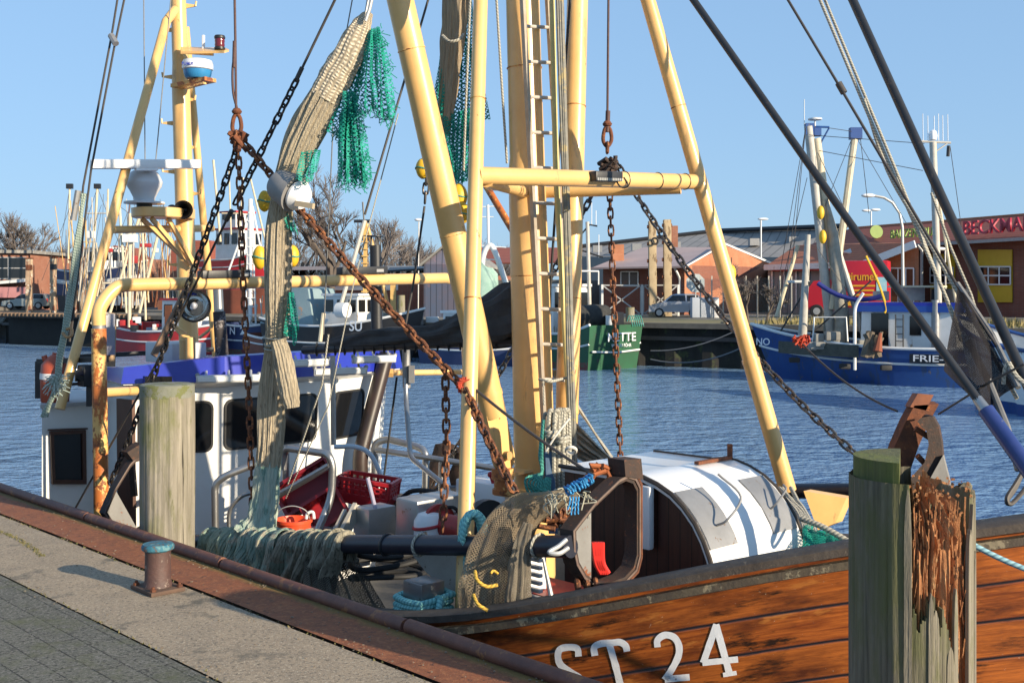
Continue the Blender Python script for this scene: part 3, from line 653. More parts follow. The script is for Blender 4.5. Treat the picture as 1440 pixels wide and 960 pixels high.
for sgn, bb in ((1, SBb), (-1, PBb)):
    foot = bb + UP * -.17
    br_ = MB().tube([foot + UP * -.11, foot + UP * .06], .066, 16).build('boom_bracket', yr, cut)
    MB().tube([foot + UP * -.01, foot + UP * .075], .085, 16).tube([foot + UP * -.12, foot + UP * -.08], .08, 16).build('swivel_ring', yr, br_)
    for dz_ in (.03, -.13):
        MB().bar(foot + UP * dz_, V((MBt.x, MBt.y, foot.z + dz_)), .17, .022).build('bracket_plate', ym, br_)
# short aft strut, mast step and winch plinth
MB().tube([P(684, 262, 9.6), P(722, 326, 9.3)], .03, 10).build('mast_stay_bar', yr, cut)
MB().ball(P(742, 266, 8.72), .055, .04, .05).build('bar_socket', ym, cut)
# weld seams round the tubes
for a_, b_2, ys, r_ in ((MBt, MT, (96, 388, 560), .147), (SBb, SBt, (70, 330), .0995), (PBb, PBt, (150, 420), .0915), (SF, AP, (140, 420), .048), (PF, AP, (150,), .057)):
    for y_2 in ys:
        q = rowpt(a_, b_2, y_2); t = (b_2 - a_).normalized(); fx, fy = frame(t)
        rr_ = r_ if a_ is not MBt or y_2 > 230 else .137
        MB().tube([q + (fx * math.cos(k * math.pi / 12) + fy * math.sin(k * math.pi / 12)) * rr_ for k in range(24)], .0045, 5, closed=True).build('weld_seam', yr, cut)
# mast ladder
lad = MB(); 
def ladL(py): return P(lerp(735, 766, py / 620), py, 8.42)
def ladR(py): return P(lerp(770, 806, py / 620), py, 8.62)
lo = MB().bar(ladL(-150), ladL(668), .035, .03, up=N).bar(ladR(-150), ladR(668), .03, .03, up=N).build('mast_ladder', mat('weathered_alloy', (.42, .37, .30), (.30, .24, .17), 9, .45, metal=.35), cut)
for k in range(13):
    y = 37 + k * 49.6 - 49.6 * 0
    a, b_ = ladL(y), ladR(y + 2); MB().tube([a, b_], .014, 8).build('rung', mat('rung_metal', (.5, .46, .40), (.36, .31, .25), 12, .5) if k == 0 else lo.children[0].data.materials[0], lo)
MB().tube([P(774, -100, 8.5), P(782, 250, 8.5), P(800, 560, 8.5), P(803, 650, 8.5)], .022, 12).build('conduit_pipe', mat('pale_yellow_pipe', (.66, .55, .22), (.5, .4, .16), 4, .45), cut)
MB().tube([P(748, -100, 8.6), P(768, 420, 8.62), P(775, 660, 8.65)], .03, 12).build('mast_pipe', ym, cut)
mb = MB()
for k in range(6): mb.tube(cr([P(781 + k * 1.4 + R.uniform(-1, 1) + i * 4.4, -100 + i * 150, 8.4 + .02 * (k % 2)) for i in range(6)], 5), .012, 6)
mb.build('cable_bundle', mat('grey_cables', (.22, .21, .18), (.12, .12, .1), 14, .7, spots=((.30, .24, .12), .6, 9)), cut)
MB().tube([P(801, 640, 8.6), P(801, 720, 8.6)], .03, 10).build('mast_post', M['dull'], cut)

# ---------------------------------------------------------------- wheelhouse
def WP(s_, n, z): return B(s_, n, z)
ZB, ZT = -1.35, .78
plan = [(-11.25, 5.02), (-9.93, 4.70), (-9.62, 5.42), (-9.62, 6.6), (-9.9, 7.42), (-11.25, 7.2)]
top = [(-11.25, 4.98), (-9.86, 4.66), (-9.52, 5.4), (-9.52, 6.64), (-9.82, 7.52), (-11.25, 7.25)]
wh = MB().loft([[B(s_, n, ZB) for s_, n in plan], [B(s_, n, ZT) for s_, n in top]]).build('wheelhouse', M['white'], cut, ang=25)
def quad(i, a, z):       # a along facet i (0..1), height z
    t = (z - ZB) / (ZT - ZB); A = V((*plan[i], 0)).lerp(V((*top[i], 0)), t); Bq = V((*plan[i + 1], 0)).lerp(V((*top[i + 1], 0)), t); q = A.lerp(Bq, a); return B(q.x, q.y, z)
def rrect(a0, a1, z0, z1, ra, rz):
    out = []
    for cx, cz, st in ((a1 - ra, z1 - rz, 0), (a0 + ra, z1 - rz, 1), (a0 + ra, z0 + rz, 2), (a1 - ra, z0 + rz, 3)):
        for k in range(5):
            an = (st + k / 4) * math.pi / 2; out.append((cx + ra * math.cos(an), cz + rz * math.sin(an)))
    return out
def whwin(i, a0, a1, z0, z1, rim=.02):
    p0, p1, p2 = quad(i, 0, .4), quad(i, 1, .4), quad(i, 0, .6); w_ = (p1 - p0).length; nrm = (p1 - p0).cross(p2 - p0).normalized()
    if nrm.dot(p0 - B(-10.5, NC, .4)) < 0: nrm = -nrm
    ra, ra2 = .06 / w_, rim / w_
    o1 = [quad(i, a, z) + nrm * .002 for a, z in rrect(a0 - ra2, a1 + ra2, z0 - rim, z1 + rim, ra * 1.2, .075)]
    i1 = [quad(i, a, z) + nrm * .002 for a, z in rrect(a0, a1, z0, z1, ra, .06)]
    f = MB().band(o1, i1, nrm * .012).build('window', M['rubber'], cut)
    MB().prism([q + nrm * -.004 for q in i1], nrm * .008).build('pane', M['glass'], f)
def facet(i, px): # a along facet for the picture column px
    r = (px - HX) / F; best = None
    for k in range(401):
        a = k / 400; q = quad(i, a, .4); e = abs(q.x / q.y - r)
        if best is None or e < best[0]: best = (e, a)
    return best[1]
whwin(1, .08, .34, .17, .60); whwin(1, facet(1, 240), facet(1, 297), .17, .61)
whwin(2, facet(2, 317), facet(2, 376), .175, .615); whwin(2, facet(2, 391), facet(2, 443), .175, .615)
whwin(3, facet(3, 458), facet(3, 509), .165, .61)
whwin(0, .62, .93, -.05, .60)
# visor: blue fascia wrapped round the roof, white lip under it
def ring(pl, out, z):
    c = V((-10.6, NC)); r_ = []
    for s_, n in pl:
        d = V((s_, n)) - c; d = d.normalized() * out; r_.append(B(s_ + d.x, n + d.y, z))
    return r_
vis = [ring(top, .02, .80), ring(top, .16, .84), ring(top, .22, .86)]
fas_t = [.85, .96, 1.04, 1.06, 1.04, .85]
lipm = M['white']
MB().loft([ring(top, .0, .75), ring(top, .14, .80), ring(top, .14, .812)]).build('visor_lip', lipm, cut, ang=25)
r1 = ring(top, .17, .815); r2 = [V((q.x, q.y, z)) for q, z in zip(ring(top, .13, 0), fas_t)]; r3 = [V((q.x, q.y, z + .01)) for q, z in zip(ring(top, .05, 0), fas_t)]
r4 = [V((q.x, q.y, z - .10)) for q, z in zip(ring(top, -.06, 0), fas_t)]; r5 = [V((q.x, q.y, z - .12)) for q, z in zip(ring(top, -.9, 0), fas_t)]
vf = MB().loft([r1, r2, r3, r4, r5]).build('visor', M['blue'], cut, ang=25)
# dark sidelight box cut in the starboard corner of the visor
q = r1[1].lerp(r1[0], .06) + UP * .11
a, b_ = P(203, 546, 10.15), P(240, 546, 10.3); MB().box((a + b_) / 2 + UP * .04, .25, .05, .14, ((b_ - a).normalized(), UP.cross((b_ - a).normalized()), UP)).build('sidelight_box', M['glass'], vf)
# LED floodlights on brackets over the windows
def flood(px0, py0, px1, py1, d, h=.07):
    a, b_ = P(px0, py0, d), P(px1, py1, d + .12); t = (b_ - a).normalized(); y = UP.cross(t).normalized(); y = -y if y.y > 0 else y
    c = (a + b_) / 2
    f = MB().box(c, (b_ - a).length, .09, h, (t, y, UP), .008).build('floodlight', mat('floodlight_alloy', (.62, .62, .6), (.5, .5, .48), 8, .35, metal=.3) if 'fl' not in M else M['fl'], cut)
    M['fl'] = f.data.materials[0]
    MB().box(c + y * .05, (b_ - a).length * .93, .01, h * .6, (t, y, UP)).build('lens', mat('frosted_lens', (.75, .76, .74), None, rough=.15) if 'fle' not in M else M['fle'], f); M['fle'] = f.children[0].data.materials[0]
    mb = MB()
    for k in (.15, .5, .85): MB().tube([a.lerp(b_, k) + y * .03 + UP * h * .3, a.lerp(b_, k) - y * .07 + UP * h * .9], .012, 8).build('bracket', M['galv'], f)
    for k in (.02, .98): MB().ball(a.lerp(b_, k) + UP * h * .5 + y * .02, .022).build('clamp', M['dull'], f)
flood(276, 533, 366, 531, 10.3); flood(408, 511, 463, 509, 10.75); flood(441, 523, 516, 521, 10.8); flood(495, 506, 556, 504, 10.9)
# starboard side: brown door and dark window, little aft deckhouse with a wooden framed window
dm = M['brownwood']
A0, A1 = P(163, 636, 10.55), P(188, 636, 10.25)
for nm, x0, x1, y0, y1 in (('door', 168, 190, 560, 760),):
    MB().prism([P(x0, y0, 10.45), P(x1, y0 + 2, 10.3), P(x1 + 2, y1, 10.3), P(x0 + 2, y1, 10.45)], (N * -.03)).build(nm, dm, cut)
MB().prism([P(181, 624, 10.22), P(188, 623, 10.2), P(194, 697, 10.2), P(187, 698, 10.22)], N * -.02).build('door_window', M['glass'], cut)
AH = [(-11.25, 4.38), (-11.25, 7.9), (-12.6, 7.5), (-12.6, 4.98)]
MB().loft([[B(s_, n, -1.6) for s_, n in AH], [B(s_, n, .50) for s_, n in AH]]).build('deckhouse', M['white'], cut, ang=20)
MB().prism([B(s_ + (.06 if s_ > -12 else -.05), n + (-.04 if n < 6 else .04), .502) for s_, n in AH], UP * .035).build('deckhouse_roof', mat('grey_roof_paint', (.50, .50, .50), (.4, .4, .4), 4, .6), cut)
s0 = -11.25 + .006
f = MB().band([Ps(x, y, s0) for x, y in ((69, 606), (119, 604), (120, 680), (72, 680))], [Ps(x, y, s0) for x, y in ((74, 611), (114, 609), (115, 674), (76, 674))], U * .035).build('window', M['brownwood'], cut)
MB().prism([Ps(x, y, s0 - .002) for x, y in ((74, 611), (114, 609), (115, 674), (76, 674))], U * .012).build('pane', M['glass'], f)
MB().prism([Ps(x, y, s0) for x, y in ((160, 562), (172, 562), (174, 624), (162, 624))], U * .015).build('side_window', M['glass'], cut)
MB().bar(Ps(66, 604, s0) + U * .03, Ps(121, 602, s0) + U * .03, .03, .016).build('window_drip_rail', M['brownwood'], cut)
for x, y in ((132, 634), (158, 622), (163, 672)):
    MB().tube([Ps(x, y, s0), Ps(x, y, s0) + U * .06], .018, 8).build('light_switch', M['dull'], cut)
# rail, fender box on the deckhouse roof
mb = MB(); 
rz_ = [P(54, 508, 11.5), P(135, 505, 11.2), P(188, 501, 10.9)]
mb.bar(P(54, 508, 11.5), P(150, 505, 11.0), .05, .05).bar(P(54, 508, 11.5), P(54, 560, 11.5), .05, .05)
mb.build('roof_rail', M['black'], cut)
MB().bar(P(100, 502, 12.4), P(300, 491, 13.4), .04, .05).build('roof_rail', M['black'], cut); MB().bar(P(95, 541, 11.6), P(140, 536, 11.4), .03, .03).build('roof_rail', M['black'], cut); MB().bar(P(126, 540, 11.1), P(126, 571, 11.1), .05, .05).build('rail_post', M['black'], cut)
fl = MB().box(P(122, 528, 11.1), .16, .13, .21, (U, N, UP), .02).build('flood_lamp', M['black'], cut)
MB().box(P(113, 527, 11.0), .03, .10, .12, (U, N, UP), .005).build('lens', M['glass'], fl)
# gallows bar over the wheelhouse
GS = -9.33
g0 = Ps(143, 760, GS); pts = [g0, Ps(139, 462, GS), Ps(141, 432, GS), Ps(165, 404, GS), Ps(200, 400, GS), Ps(420, 396, GS), Ps(626, 391, GS), Ps(641, 396, GS), Ps(652, 415, GS), Ps(660, 560, GS)]
pth = [pts[0], pts[1]] + cr(pts[1:5], 6)[1:] + [pts[5]] + cr(pts[6:9], 5) + [pts[9]]
ga = MB().tube(pth[2:], .058, 18).build('gallows', ym, cut)
MB().tube([pts[0], pts[1]], .062, 18).build('gallows_post', yr, cut)
MB().tube([pts[1] + UP * .0, pts[1] + UP * .16], .052, 16).build('post_sleeve', M['dull'], ga)
MB().tube([Ps(142, 552, GS), Ps(215, 548, -9.9)], .04, 12).build('gallows_brace', ym, cut)
for x0, x1, y in ((281, 348, 394), (477, 541, 388)):
    a, b_ = Ps(x0, y + 1, GS), Ps(x1, y - 1, GS); t = (b_ - a).normalized(); yv = UP.cross(t).normalized(); yv = yv if yv.y < 0 else -yv
    l_ = MB().box((a + b_) / 2 + UP * .055, (b_ - a).length, .11, .075, (t, yv, UP), .01).build('light_bar', M['black'], cut)
    MB().box((a + b_) / 2 + UP * .05 + yv * .056 + t * .18, .09, .008, .03, (t, yv, UP)).build('light_bar_label', M['dull'], l_)
MB().tube(bend([P(152, 441, 9.6), P(143, 440, 9.6), P(139, 466, 9.7)], .02), .012, 8).build('hook_rod', M['galv'], cut)
# exhausts
sp = MB().tube([P(306, 396, 11.6), P(308, 440, 11.6)], .05, 16).build('stainless_exhaust', M['steel'], cut)
MB().tube([P(308, 438, 11.6), P(313, 510, 11.6)], [.062, .068], 16).build('exhaust_lagging', mat('mottled_lagging', (.06, .05, .05), (.025, .022, .022), 9, .8, bump=.3, spots=((.22, .2, .19), .6, 12)), sp)
cx = 528
ch = MB().tube([P(530, 470, 12.2), P(528, 345, 12.2)], .062, 20).build('chimney_pipe', M['black'], cut)
mb = MB(); mb.lathe([(0, 0), (.1, .0), (.1, .012), (0, .02)], P(527, 333, 12.2), seg=20)
for k in range(5): q = V((math.cos(k * 1.26), math.sin(k * 1.26), 0)) * .055; mb.tube([P(528, 346, 12.2) + q, P(528, 333, 12.2) + q], .007, 6)
mb.build('rain_cap', M['black'], ch)
MB().tube(bend([P(544, 497, 11.9), P(506, 640, 11.6), P(508, 690, 11.6)], .12), .078, 18).build('angled_exhaust', mat('heat_stained_pipe', (.016, .014, .014), (.05, .028, .02), 3, .42), cut)
MB().tube([P(546, 524, 12.0), P(648, 523, 12.6)], .032, 14).tube([P(543, 524, 12.0), P(553, 524, 12.0)], .05, 6).build('side_beam', ym, cut)

# ---------------------------------------------------------------- aft mast with radars, horn, lantern, searchlight
AM0, AM1 = P(266, 500, 12.55), P(246, -150, 12.6)
MB().tube([AM0, rowpt(AM0, AM1, 120), rowpt(AM0, AM1, 90), AM1], [.106, .098, .085, .08], 22).build('aft_mast', ym, cut)
t0 = P(240, 18, 12.5)
lg = MB().tube([P(84, 575, 11.0), P(234, 30, 12.3), t0 + V((.05, 0, .03))], .05, 14).build('aft_mast_leg', ym, cut)
l2 = MB().tube([P(304, 505, 13.6), P(261, 38, 12.8)], .042, 14).build('aft_mast_leg', ym, cut)
MB().tube([P(159, 323, 11.75), P(299, 321, 12.9)], .04, 12).build('aft_cross_bar', ym, cut)
mb = MB()
for px, py, sg in ((275, 8, 1), (229, 42, -1), (229, 108, -1), (274, 140, 1), (228, 173, -1), (275, 207, 1), (229, 241, -1), (281, 272, 1), (238, 372, -1)):
    a = rowpt(AM0, AM1, py); e = P(px, py, a.y); mid = P(px - sg * 2, py - 1, a.y)
    mb.add([a + UP * .035, a - UP * .045, P(px, py + 1, a.y), P(px, py - 1, a.y)] + [q + V((0, .02, 0)) for q in (a + UP * .035, a - UP * .045, P(px, py + 1, a.y), P(px, py - 1, a.y))], [(0, 1, 2, 3), (7, 6, 5, 4), (0, 3, 7, 4), (1, 5, 6, 2), (2, 6, 7, 3)])
    mb.tube([P(px, py + 1, a.y), P(px + sg, py - 6, a.y)], .011, 6); mb.build('climbing_step', ym, cut); mb = MB()
pc = P(222, 300, 12.1)
pf = MB().lathe([(0, -.05), (.26, -.05), (.27, -.04), (.27, .05), (.25, .055), (0, .055)], pc, seg=30).build('radar_platform', ym, cut)
MB().box(P(247, 300, 12.35), .34, .3, .1).build('platform_arm', ym, pf)
mb = MB()
for a, b_ in (((200, 308, 12.0), (262, 366, 12.5)), ((213, 307, 11.9), (268, 372, 12.45)), ((236, 307, 12.1), (274, 374, 12.4))): mb.bar(P(*a), P(*b_), .035, .045)
mb.build('platform_brace', ym, pf)
rb = P(203, 292, 12.0)
rd = MB().lathe([(0, .0), (.21, 0), (.21, .02), (.11, .03), (.11, .06), (.15, .14), (.175, .18), (.185, .22), (.185, .235), (.17, .27), (.14, .33), (.1, .355), (.06, .36), (.05, .40), (0, .40)], rb + UP * .04, seg=28).build('radar_housing', mat('radar_grey', (.58, .59, .61), (.52, .53, .55), 4, .3), cut)
MB().lathe([(.0, -.05), (.08, -.05), (.08, .05), (.0, .05)], rb + UP * .0, seg=16).build('pedestal', M['black'], rd)
a, b_ = P(127, 231, 11.55), P(281, 231, 12.1); t = (b_ - a).normalized(); yv = UP.cross(t).normalized()
MB().box((a + b_) / 2, (b_ - a).length, .11, .095, (t, yv, UP), .018).box((a + b_) / 2 + UP * -.055, .22, .1, .03, (t, yv, UP)).build('scanner_bar', M['plainwhite'], cut)
# upper platform: lantern, stick antenna, radome
up_ = MB().prism([P(254, 76, 12.2), P(254, 69, 12.45), P(318, 71, 12.4), P(322, 73, 12.2), P(315, 75, 12.1)], UP * .025).bar(P(254, 73, 12.3), P(300, 76, 12.25), .03, .04).build('lantern_platform', ym, cut)
lc = P(309, 70, 12.2)
ln = MB().lathe([(0, 0), (.058, 0), (.058, .02), (.05, .022), (.05, .03), (0, .03)], lc, seg=20).build('signal_lantern', M['black'], cut); MB().lathe([(0, .115), (.056, .115), (.06, .13), (.052, .15), (0, .155)], lc, seg=20).build('lantern_cap', M['black'], ln)
MB().lathe([(.05, .028), (.054, .05), (.05, .07), (.054, .09), (.05, .117)], lc, seg=20).build('lens', M['lens'], ln)
MB().tube([P(286, 71, 12.3), P(286, 50, 12.3)], .017, 8).build('stick_antenna', M['plainwhite'], cut)
rc = P(278, 111, 12.2)
rr = MB().lathe([(0, .085), (.150, .09), (.163, .1), (.163, .16), (.152, .19), (.11, .205), (0, .21)], rc, seg=30).build('radome', M['plainwhite'], cut)
MB().lathe([(0, .0), (.12, 0), (.135, .02), (.145, .05), (.15, .088), (0, .09)], rc, seg=30).build('radome_base', mat('radome_blue', (.03, .2, .42), (.04, .22, .45), 3, .3), rr)
MB().bar(P(248, 122, 12.4), P(296, 112, 12.1), .16, .04).bar(P(262, 124, 12.1), P(288, 117, 12.0), .05, .02).build('radome_bracket', yr, cut)
text('FURUNO', M['blue'], rr, rc + V((-.035, -.1625, .13)), V((1, .12, 0)), UP, .03, width=.17)
hp = P(258, 295, 12.05); hd = V((.1, -1, -.08)).normalized()
ho = MB().lathe([(.018, -.20), (.022, -.12), (.04, -.05), (.075, -.008), (.095, .0), (.1, .004), (.088, .004), (.07, -.01), (.035, -.06), (.015, -.12), (0, -.121)], hp, hd, 26, cap=False).build('signal_horn', M['hornblack'], cut)
MB().tube([hp - hd * .2, hp - hd * .22 + V((-.14, 0, .02)), ], .02, 8).ball(hp - hd * .2 + V((-.16, 0, .02)), .05, .04, .035).build('horn_motor', M['black'], ho)
# searchlight in its bracket
lp_ = P(273, 430, 12.0); ld = V((.34, -.94, -.05)).normalized()
sl_ = MB().lathe([(0, -.2), (.09, -.2), (.15, -.13), (.165, -.02), (.172, .02), (.172, .035), (.158, .035), (.155, .0)], lp_, ld, 30, cap=False).build('searchlight', mat('searchlight_body', (.30, .22, .13), (.06, .055, .05), 6, .5), cut)
MB().lathe([(0, -.12), (.07, -.1), (.12, -.05), (.152, .0)], lp_, ld, 30, cap=False).build('reflector', mat('mirror_reflector', (.5, .53, .56), None, rough=.06, metal=1), sl_)
MB().ball(lp_ + ld * -.02, .038, seg=14).build('bulb', mat('bulb_glass', (.6, .6, .6), None, rough=.1, spec=.8), sl_)
MB().lathe([(.15, .015), (.172, .02), (.172, .045), (.15, .045)], lp_, ld, 30, cap=False).build('rim', M['hornblack'], sl_)
mb = MB(); mb.tube(cr([P(240, 452, 11.8), P(254, 470, 11.8), P(268, 475, 11.8)], 4), .016, 8).tube(cr([P(298, 452, 11.8), P(296, 462, 11.8), P(280, 475, 11.8)], 4), .016, 8).tube([P(242, 455, 11.8), P(262, 468, 11.8)], .014, 8).tube([P(268, 474, 11.8), P(268, 510, 11.8)], .05, 14).tube([P(259, 478, 11.9), P(259, 505, 11.9)], .05, 14); mb.build('searchlight_stand', ym, cut)
MB().box(P(247, 495, 12.3), .62, .4, .22, (U, N, UP), .02).build('roof_locker', mat('locker_paint', (.55, .56, .58), (.45, .46, .48), 5, .5), cut)
MB().box(P(152, 470, 11.6), .12, .1, .42, (U, N, UP), .01).build('junction_box', mat('box_paint', (.35, .35, .38), (.25, .25, .27), 5, .5), cut)
MB().tube([P(157, 440, 11.7), P(155, 515, 11.7)], .05, 10).build('roof_post', mat('post_wood', (.4, .27, .14), (.3, .2, .1), 6, .6), cut)
MB().bar(P(263, 405, 11.2), P(216, 500, 10.9), .03, .06).build('brown_strut', mat('brown_strut', (.22, .13, .07), (.15, .09, .05), 8, .6), cut)

# ---------------------------------------------------------------- deck fittings
st = M['steel']
def rail(name, pts, r=.021, rr_=.1): return MB().tube(bend(pts, rr_, 5), r, 12).build(name, st, cut)
rail('grab_rail', [P(303, 770, 9.6), P(302, 680, 9.6), P(318, 668, 9.6), P(398, 637, 9.75)], .03)
rail('grab_rail', [P(398, 660, 9.6), P(400, 629, 9.6), P(462, 638, 9.2), P(468, 655, 9.2), P(466, 700, 9.2), P(446, 748, 9.1)], .032)
rail('grab_rail', [P(388, 698, 9.5), P(464, 654, 9.2)], .03); rail('grab_rail', [P(402, 630, 9.8), P(402, 720, 9.8)], .03)
rail('grab_rail', [P(322, 760, 9.8), P(322, 715, 9.8), P(340, 695, 9.8), P(372, 690, 9.8)], .018)
rail('grab_rail', [P(527, 710, 11.6), P(527, 622, 11.6), P(545, 617, 11.6), P(585, 627, 11.4), P(599, 634, 11.3), P(598, 716, 11.3)], .036, .08)
rail('grab_rail', [P(529, 632, 11.5), P(620, 646, 11.2), P(700, 659, 10.9)], .03); rail('grab_rail', [P(621, 647, 11.2), P(620, 720, 11.2)], .03)
rail('stay_post', [P(570, 480, 10.6), P(571, 560, 10.5), P(577, 643, 10.0), P(632, 687, 9.2), P(632, 740, 9.1)], .022)
rail('stay_post', [P(468, 500, 10.2), P(469, 625, 10.2)], .024)
MB().tube([P(571, 490, 10.55), P(572, 545, 10.55)], .038, 10).build('post_clamp', M['dull'], cut)
MB().box(P(579, 526, 10.5), .05, .05, .16).build('post_plate', M['dull'], cut)
MB().tube(cr([P(470, 628, 10.1), P(500, 628, 10.1), P(520, 638, 10.1), P(533, 662, 10.1), P(542, 690, 10.1)], 6), .022, 10).build('water_hose', M['clear'], cut)
def poly(pts, d): return [P(x, y, dd if dd else d) for x, y, dd in pts]
dm2 = mat('dull_stainless_sheet', (.46, .46, .45), (.36, .36, .35), 4, .38, metal=.6, bump=.02, spots=((.25, .2, .15), .69, 8))
mb = MB().loft([[P(545, 708, 9.9), P(655, 712, 9.2), P(655, 760, 8.9), P(535, 785, 9.2)], [P(553, 702, 10.3), P(640, 704, 10.3), P(650, 790, 10.3), P(553, 790, 10.3)]]); mb.build('fish_hopper', dm2, cut, ang=20)
MB().box(P(608, 735, 8.6), .26, .5, .42, (U, N, UP), .02).build('machine_housing', dm2, cut)
MB().box(P(527, 738, 8.9), .2, .26, .30, (U, N, UP), .006).build('sorting_box', dm2, cut)
hb = MB()
a = P(500, 716, 8.85); hb.bar(P(502, 714, 8.9), P(474, 768, 8.6), .03, .12).bar(P(487, 722, 8.9), P(462, 772, 8.6), .03, .1); hb.build('chute_slat', mat('chute_paint', (.45, .42, .36), (.33, .3, .25), 6, .6), cut)
MB().box(P(452, 757, 8.9), .7, .5, .05, (U, N, UP), .01).box(P(452, 775, 8.9), .66, .46, .18, (U, N, UP), .01).build('sorting_table', dm2, cut)
MB().tube([P(517, 672, 8.9), P(529, 720, 8.8)], .016, 8).build('box_handle', mat('violet_grey_plastic', (.35, .33, .42), (.3, .28, .36), 4, .4), cut)
MB().box(P(706, 716, 9.4), .6, .5, .5, (U, N, UP), .02).build('winch_housing', M['plainwhite'], cut)
wd_ = MB().lathe([(0, -.2), (.15, -.2), (.15, -.17), (.09, -.16), (.09, .16), (.15, .17), (.15, .2), (0, .2)], P(640, 742, 8.2), U, 22).build('winch_drum', mat('red_machine_paint', (.36, .018, .014), (.26, .014, .012), 7, .5, spots=((.05, .03, .02), .66, 12)), cut)
MB().lathe([(0, -.03), (.2, -.03), (.2, .03), (0, .03)], P(683, 742, 8.0), U, 24).build('drum_flange', M['black'], cut)
# leg step: grey gusset plate beside the starboard leg
MB().prism([P(576, 760, 7.15), P(650, 760, 6.72), P(655, 850, 6.62), P(600, 805, 6.98), P(580, 780, 7.12)], N * .02).build('leg_gusset', mat('grey_gusset', (.36, .33, .29), (.28, .26, .22), 6, .6, spots=((.12, .07, .04), .66, 9)), cut)
hs_ = MB(); hc = P(545, 818, 7.35)
hs_.tube([hc + V((math.cos(a) * (.24 + .012 * math.sin(a * 3)), math.sin(a) * (.17 + .01 * math.cos(a * 2)), .012 * a + .015 * math.sin(a * 1.7))) for a in [k * .28 for k in range(92)]], .019, 8)
hs_.build('deck_hose', M['rubber'], cut)
# small fittings on the hopper and winch
a, b_ = P(545, 707, 9.88), P(655, 711, 9.18); MB().bar(a + UP * .012, b_ + UP * .012, .05, .03).build('hopper_lip', M['steel'], cut)
MB().box(P(573, 742, 9.0), .05, .03, .2, (U, N, UP), .004).build('hopper_slot', M['black'], cut)
MB().lathe([(0, -.13), (.10, -.13), (.115, -.10), (.115, .07), (.085, .12), (.04, .135), (0, .135)], P(604, 745, 8.3), seg=22).build('white_canister', M['plainwhite'], cut)
MB().tube([P(604, 738, 8.3) + V((math.cos(k * math.pi / 10) * .118, math.sin(k * math.pi / 10) * .118, .02 * math.cos(k * math.pi / 10))) for k in range(20)], .012, 6, closed=True).build('canister_strap', M['red'], cut)
for k in range(4): q = P(624 + k * 8, 719 + k * .6, 8.42); MB().lathe([(.012, 0), (.012, .012), (0, .014)], q, V((.1, -1, 0)), 6).build('bolt_head', M['steel'], cut)
MB().tube(bend([P(612, 728, 8.3), P(618, 714, 8.35), P(640, 712, 8.4), P(648, 726, 8.4)], .04), .013, 8).build('hydraulic_pipe', M['rubber'], cut)
MB().tube(cr([P(560, 704, 9.7), P(580, 690, 9.6), P(612, 692, 9.4), P(618, 706, 9.3)], 6), .02, 8).build('hydraulic_hose', M['rubber'], cut)
MB().tube([P(700, 700, 9.2), P(690, 668, 9.2)], .014, 8).ball(P(690, 667, 9.2), .026).build('winch_lever', M['red'], cut)
mb = MB()
for k in range(6): mb.tube([P(690 + k * 7, 708, 9.0), P(690 + k * 7, 735, 9.0)], .008, 6)
mb.build('vent_slot', M['black'], cut)
# companion hatch with curved hood
NH = 5.3; HW = .95
prof = [(870, 667), (888, 666), (905, 670), (925, 680), (945, 694), (962, 712), (978, 735), (990, 760), (999, 785), (1006, 812), (1013, 850), (1018, 900)]
near = [Pn(x, y, NH) for x, y in prof]; near = [near[0] - U * .5] + near
hood = mat('white_grp_hood', (.80, .80, .79), (.75, .74, .72), 2, .28, bump=.01, spots=((.55, .52, .46), .72, 6), coat=.3)
def thick(q, k): 
    c = B(-4.6, 0, -.3); n0 = N * q.dot(N); return q
hb = MB()
outer = near + [q + N * HW for q in reversed(near)]
cen = B(-4.7, 0, -.4)
def inset(q, k):
    v = q - (cen + N * q.dot(N)); return q - v.normalized() * k
hb.sheet([near, [q + N * HW for q in near], [inset(q, .035) + N * HW for q in near], [inset(q, .035) for q in near], near])
hbo = hb.build('hatch_hood', hood, cut, ang=45)
doorm, nt, p = nodes('brown_boards'); ob = nd(nt, 'ShaderNodeTexCoord').outputs['UV']; sx = nd(nt, 'ShaderNodeSeparateXYZ'); nt.links.new(ob, sx.inputs[0])
sm_ = mth(nt, 'PINGPONG', mth(nt, 'DIVIDE', sx.outputs[0], .085), .5); c = mixc(nt, ramp(nt, nse(nt, ob, 9, 5, .7, (3, .3, 1)), .3, .7), (.075, .028, .018), (.035, .014, .010)); c = mixc(nt, ramp(nt, sm_, .06, .02), c, (.006, .004, .003)); nt.links.new(c, p.inputs['Base Color']); p.inputs['Roughness'].default_value = .38
inn = [inset(q, .035) + N * .03 for q in near]; bot = [V((q.x, q.y, -.8)) for q in inn]
mb = MB(); mb.add(inn + bot, [(i, i + 1, len(inn) + i + 1, len(inn) + i) for i in range(len(inn) - 1)], [((q - inn[0]).dot(U), q.z) for q in inn + bot]); mb.build('hatch_boards', doorm, cut, ang=0)
mb = MB().tube([q + N * -.006 for q in near], .014, 6); mb.build('hood_edge_trim', mat('dark_trim', (.03, .022, .018), (.05, .04, .03), 8, .6), hbo)
MB().tube([q + N * (HW + .004) for q in near], .012, 6).build('hood_edge_trim', bpy.data.materials['dark_trim'], hbo)
def onhood(i, f): 
    k = int(i); q = near[k].lerp(near[min(k + 1, len(near) - 1)], i - k); v = (q - (cen + N * q.dot(N))).normalized(); return q + N * HW * f + v * .004, v
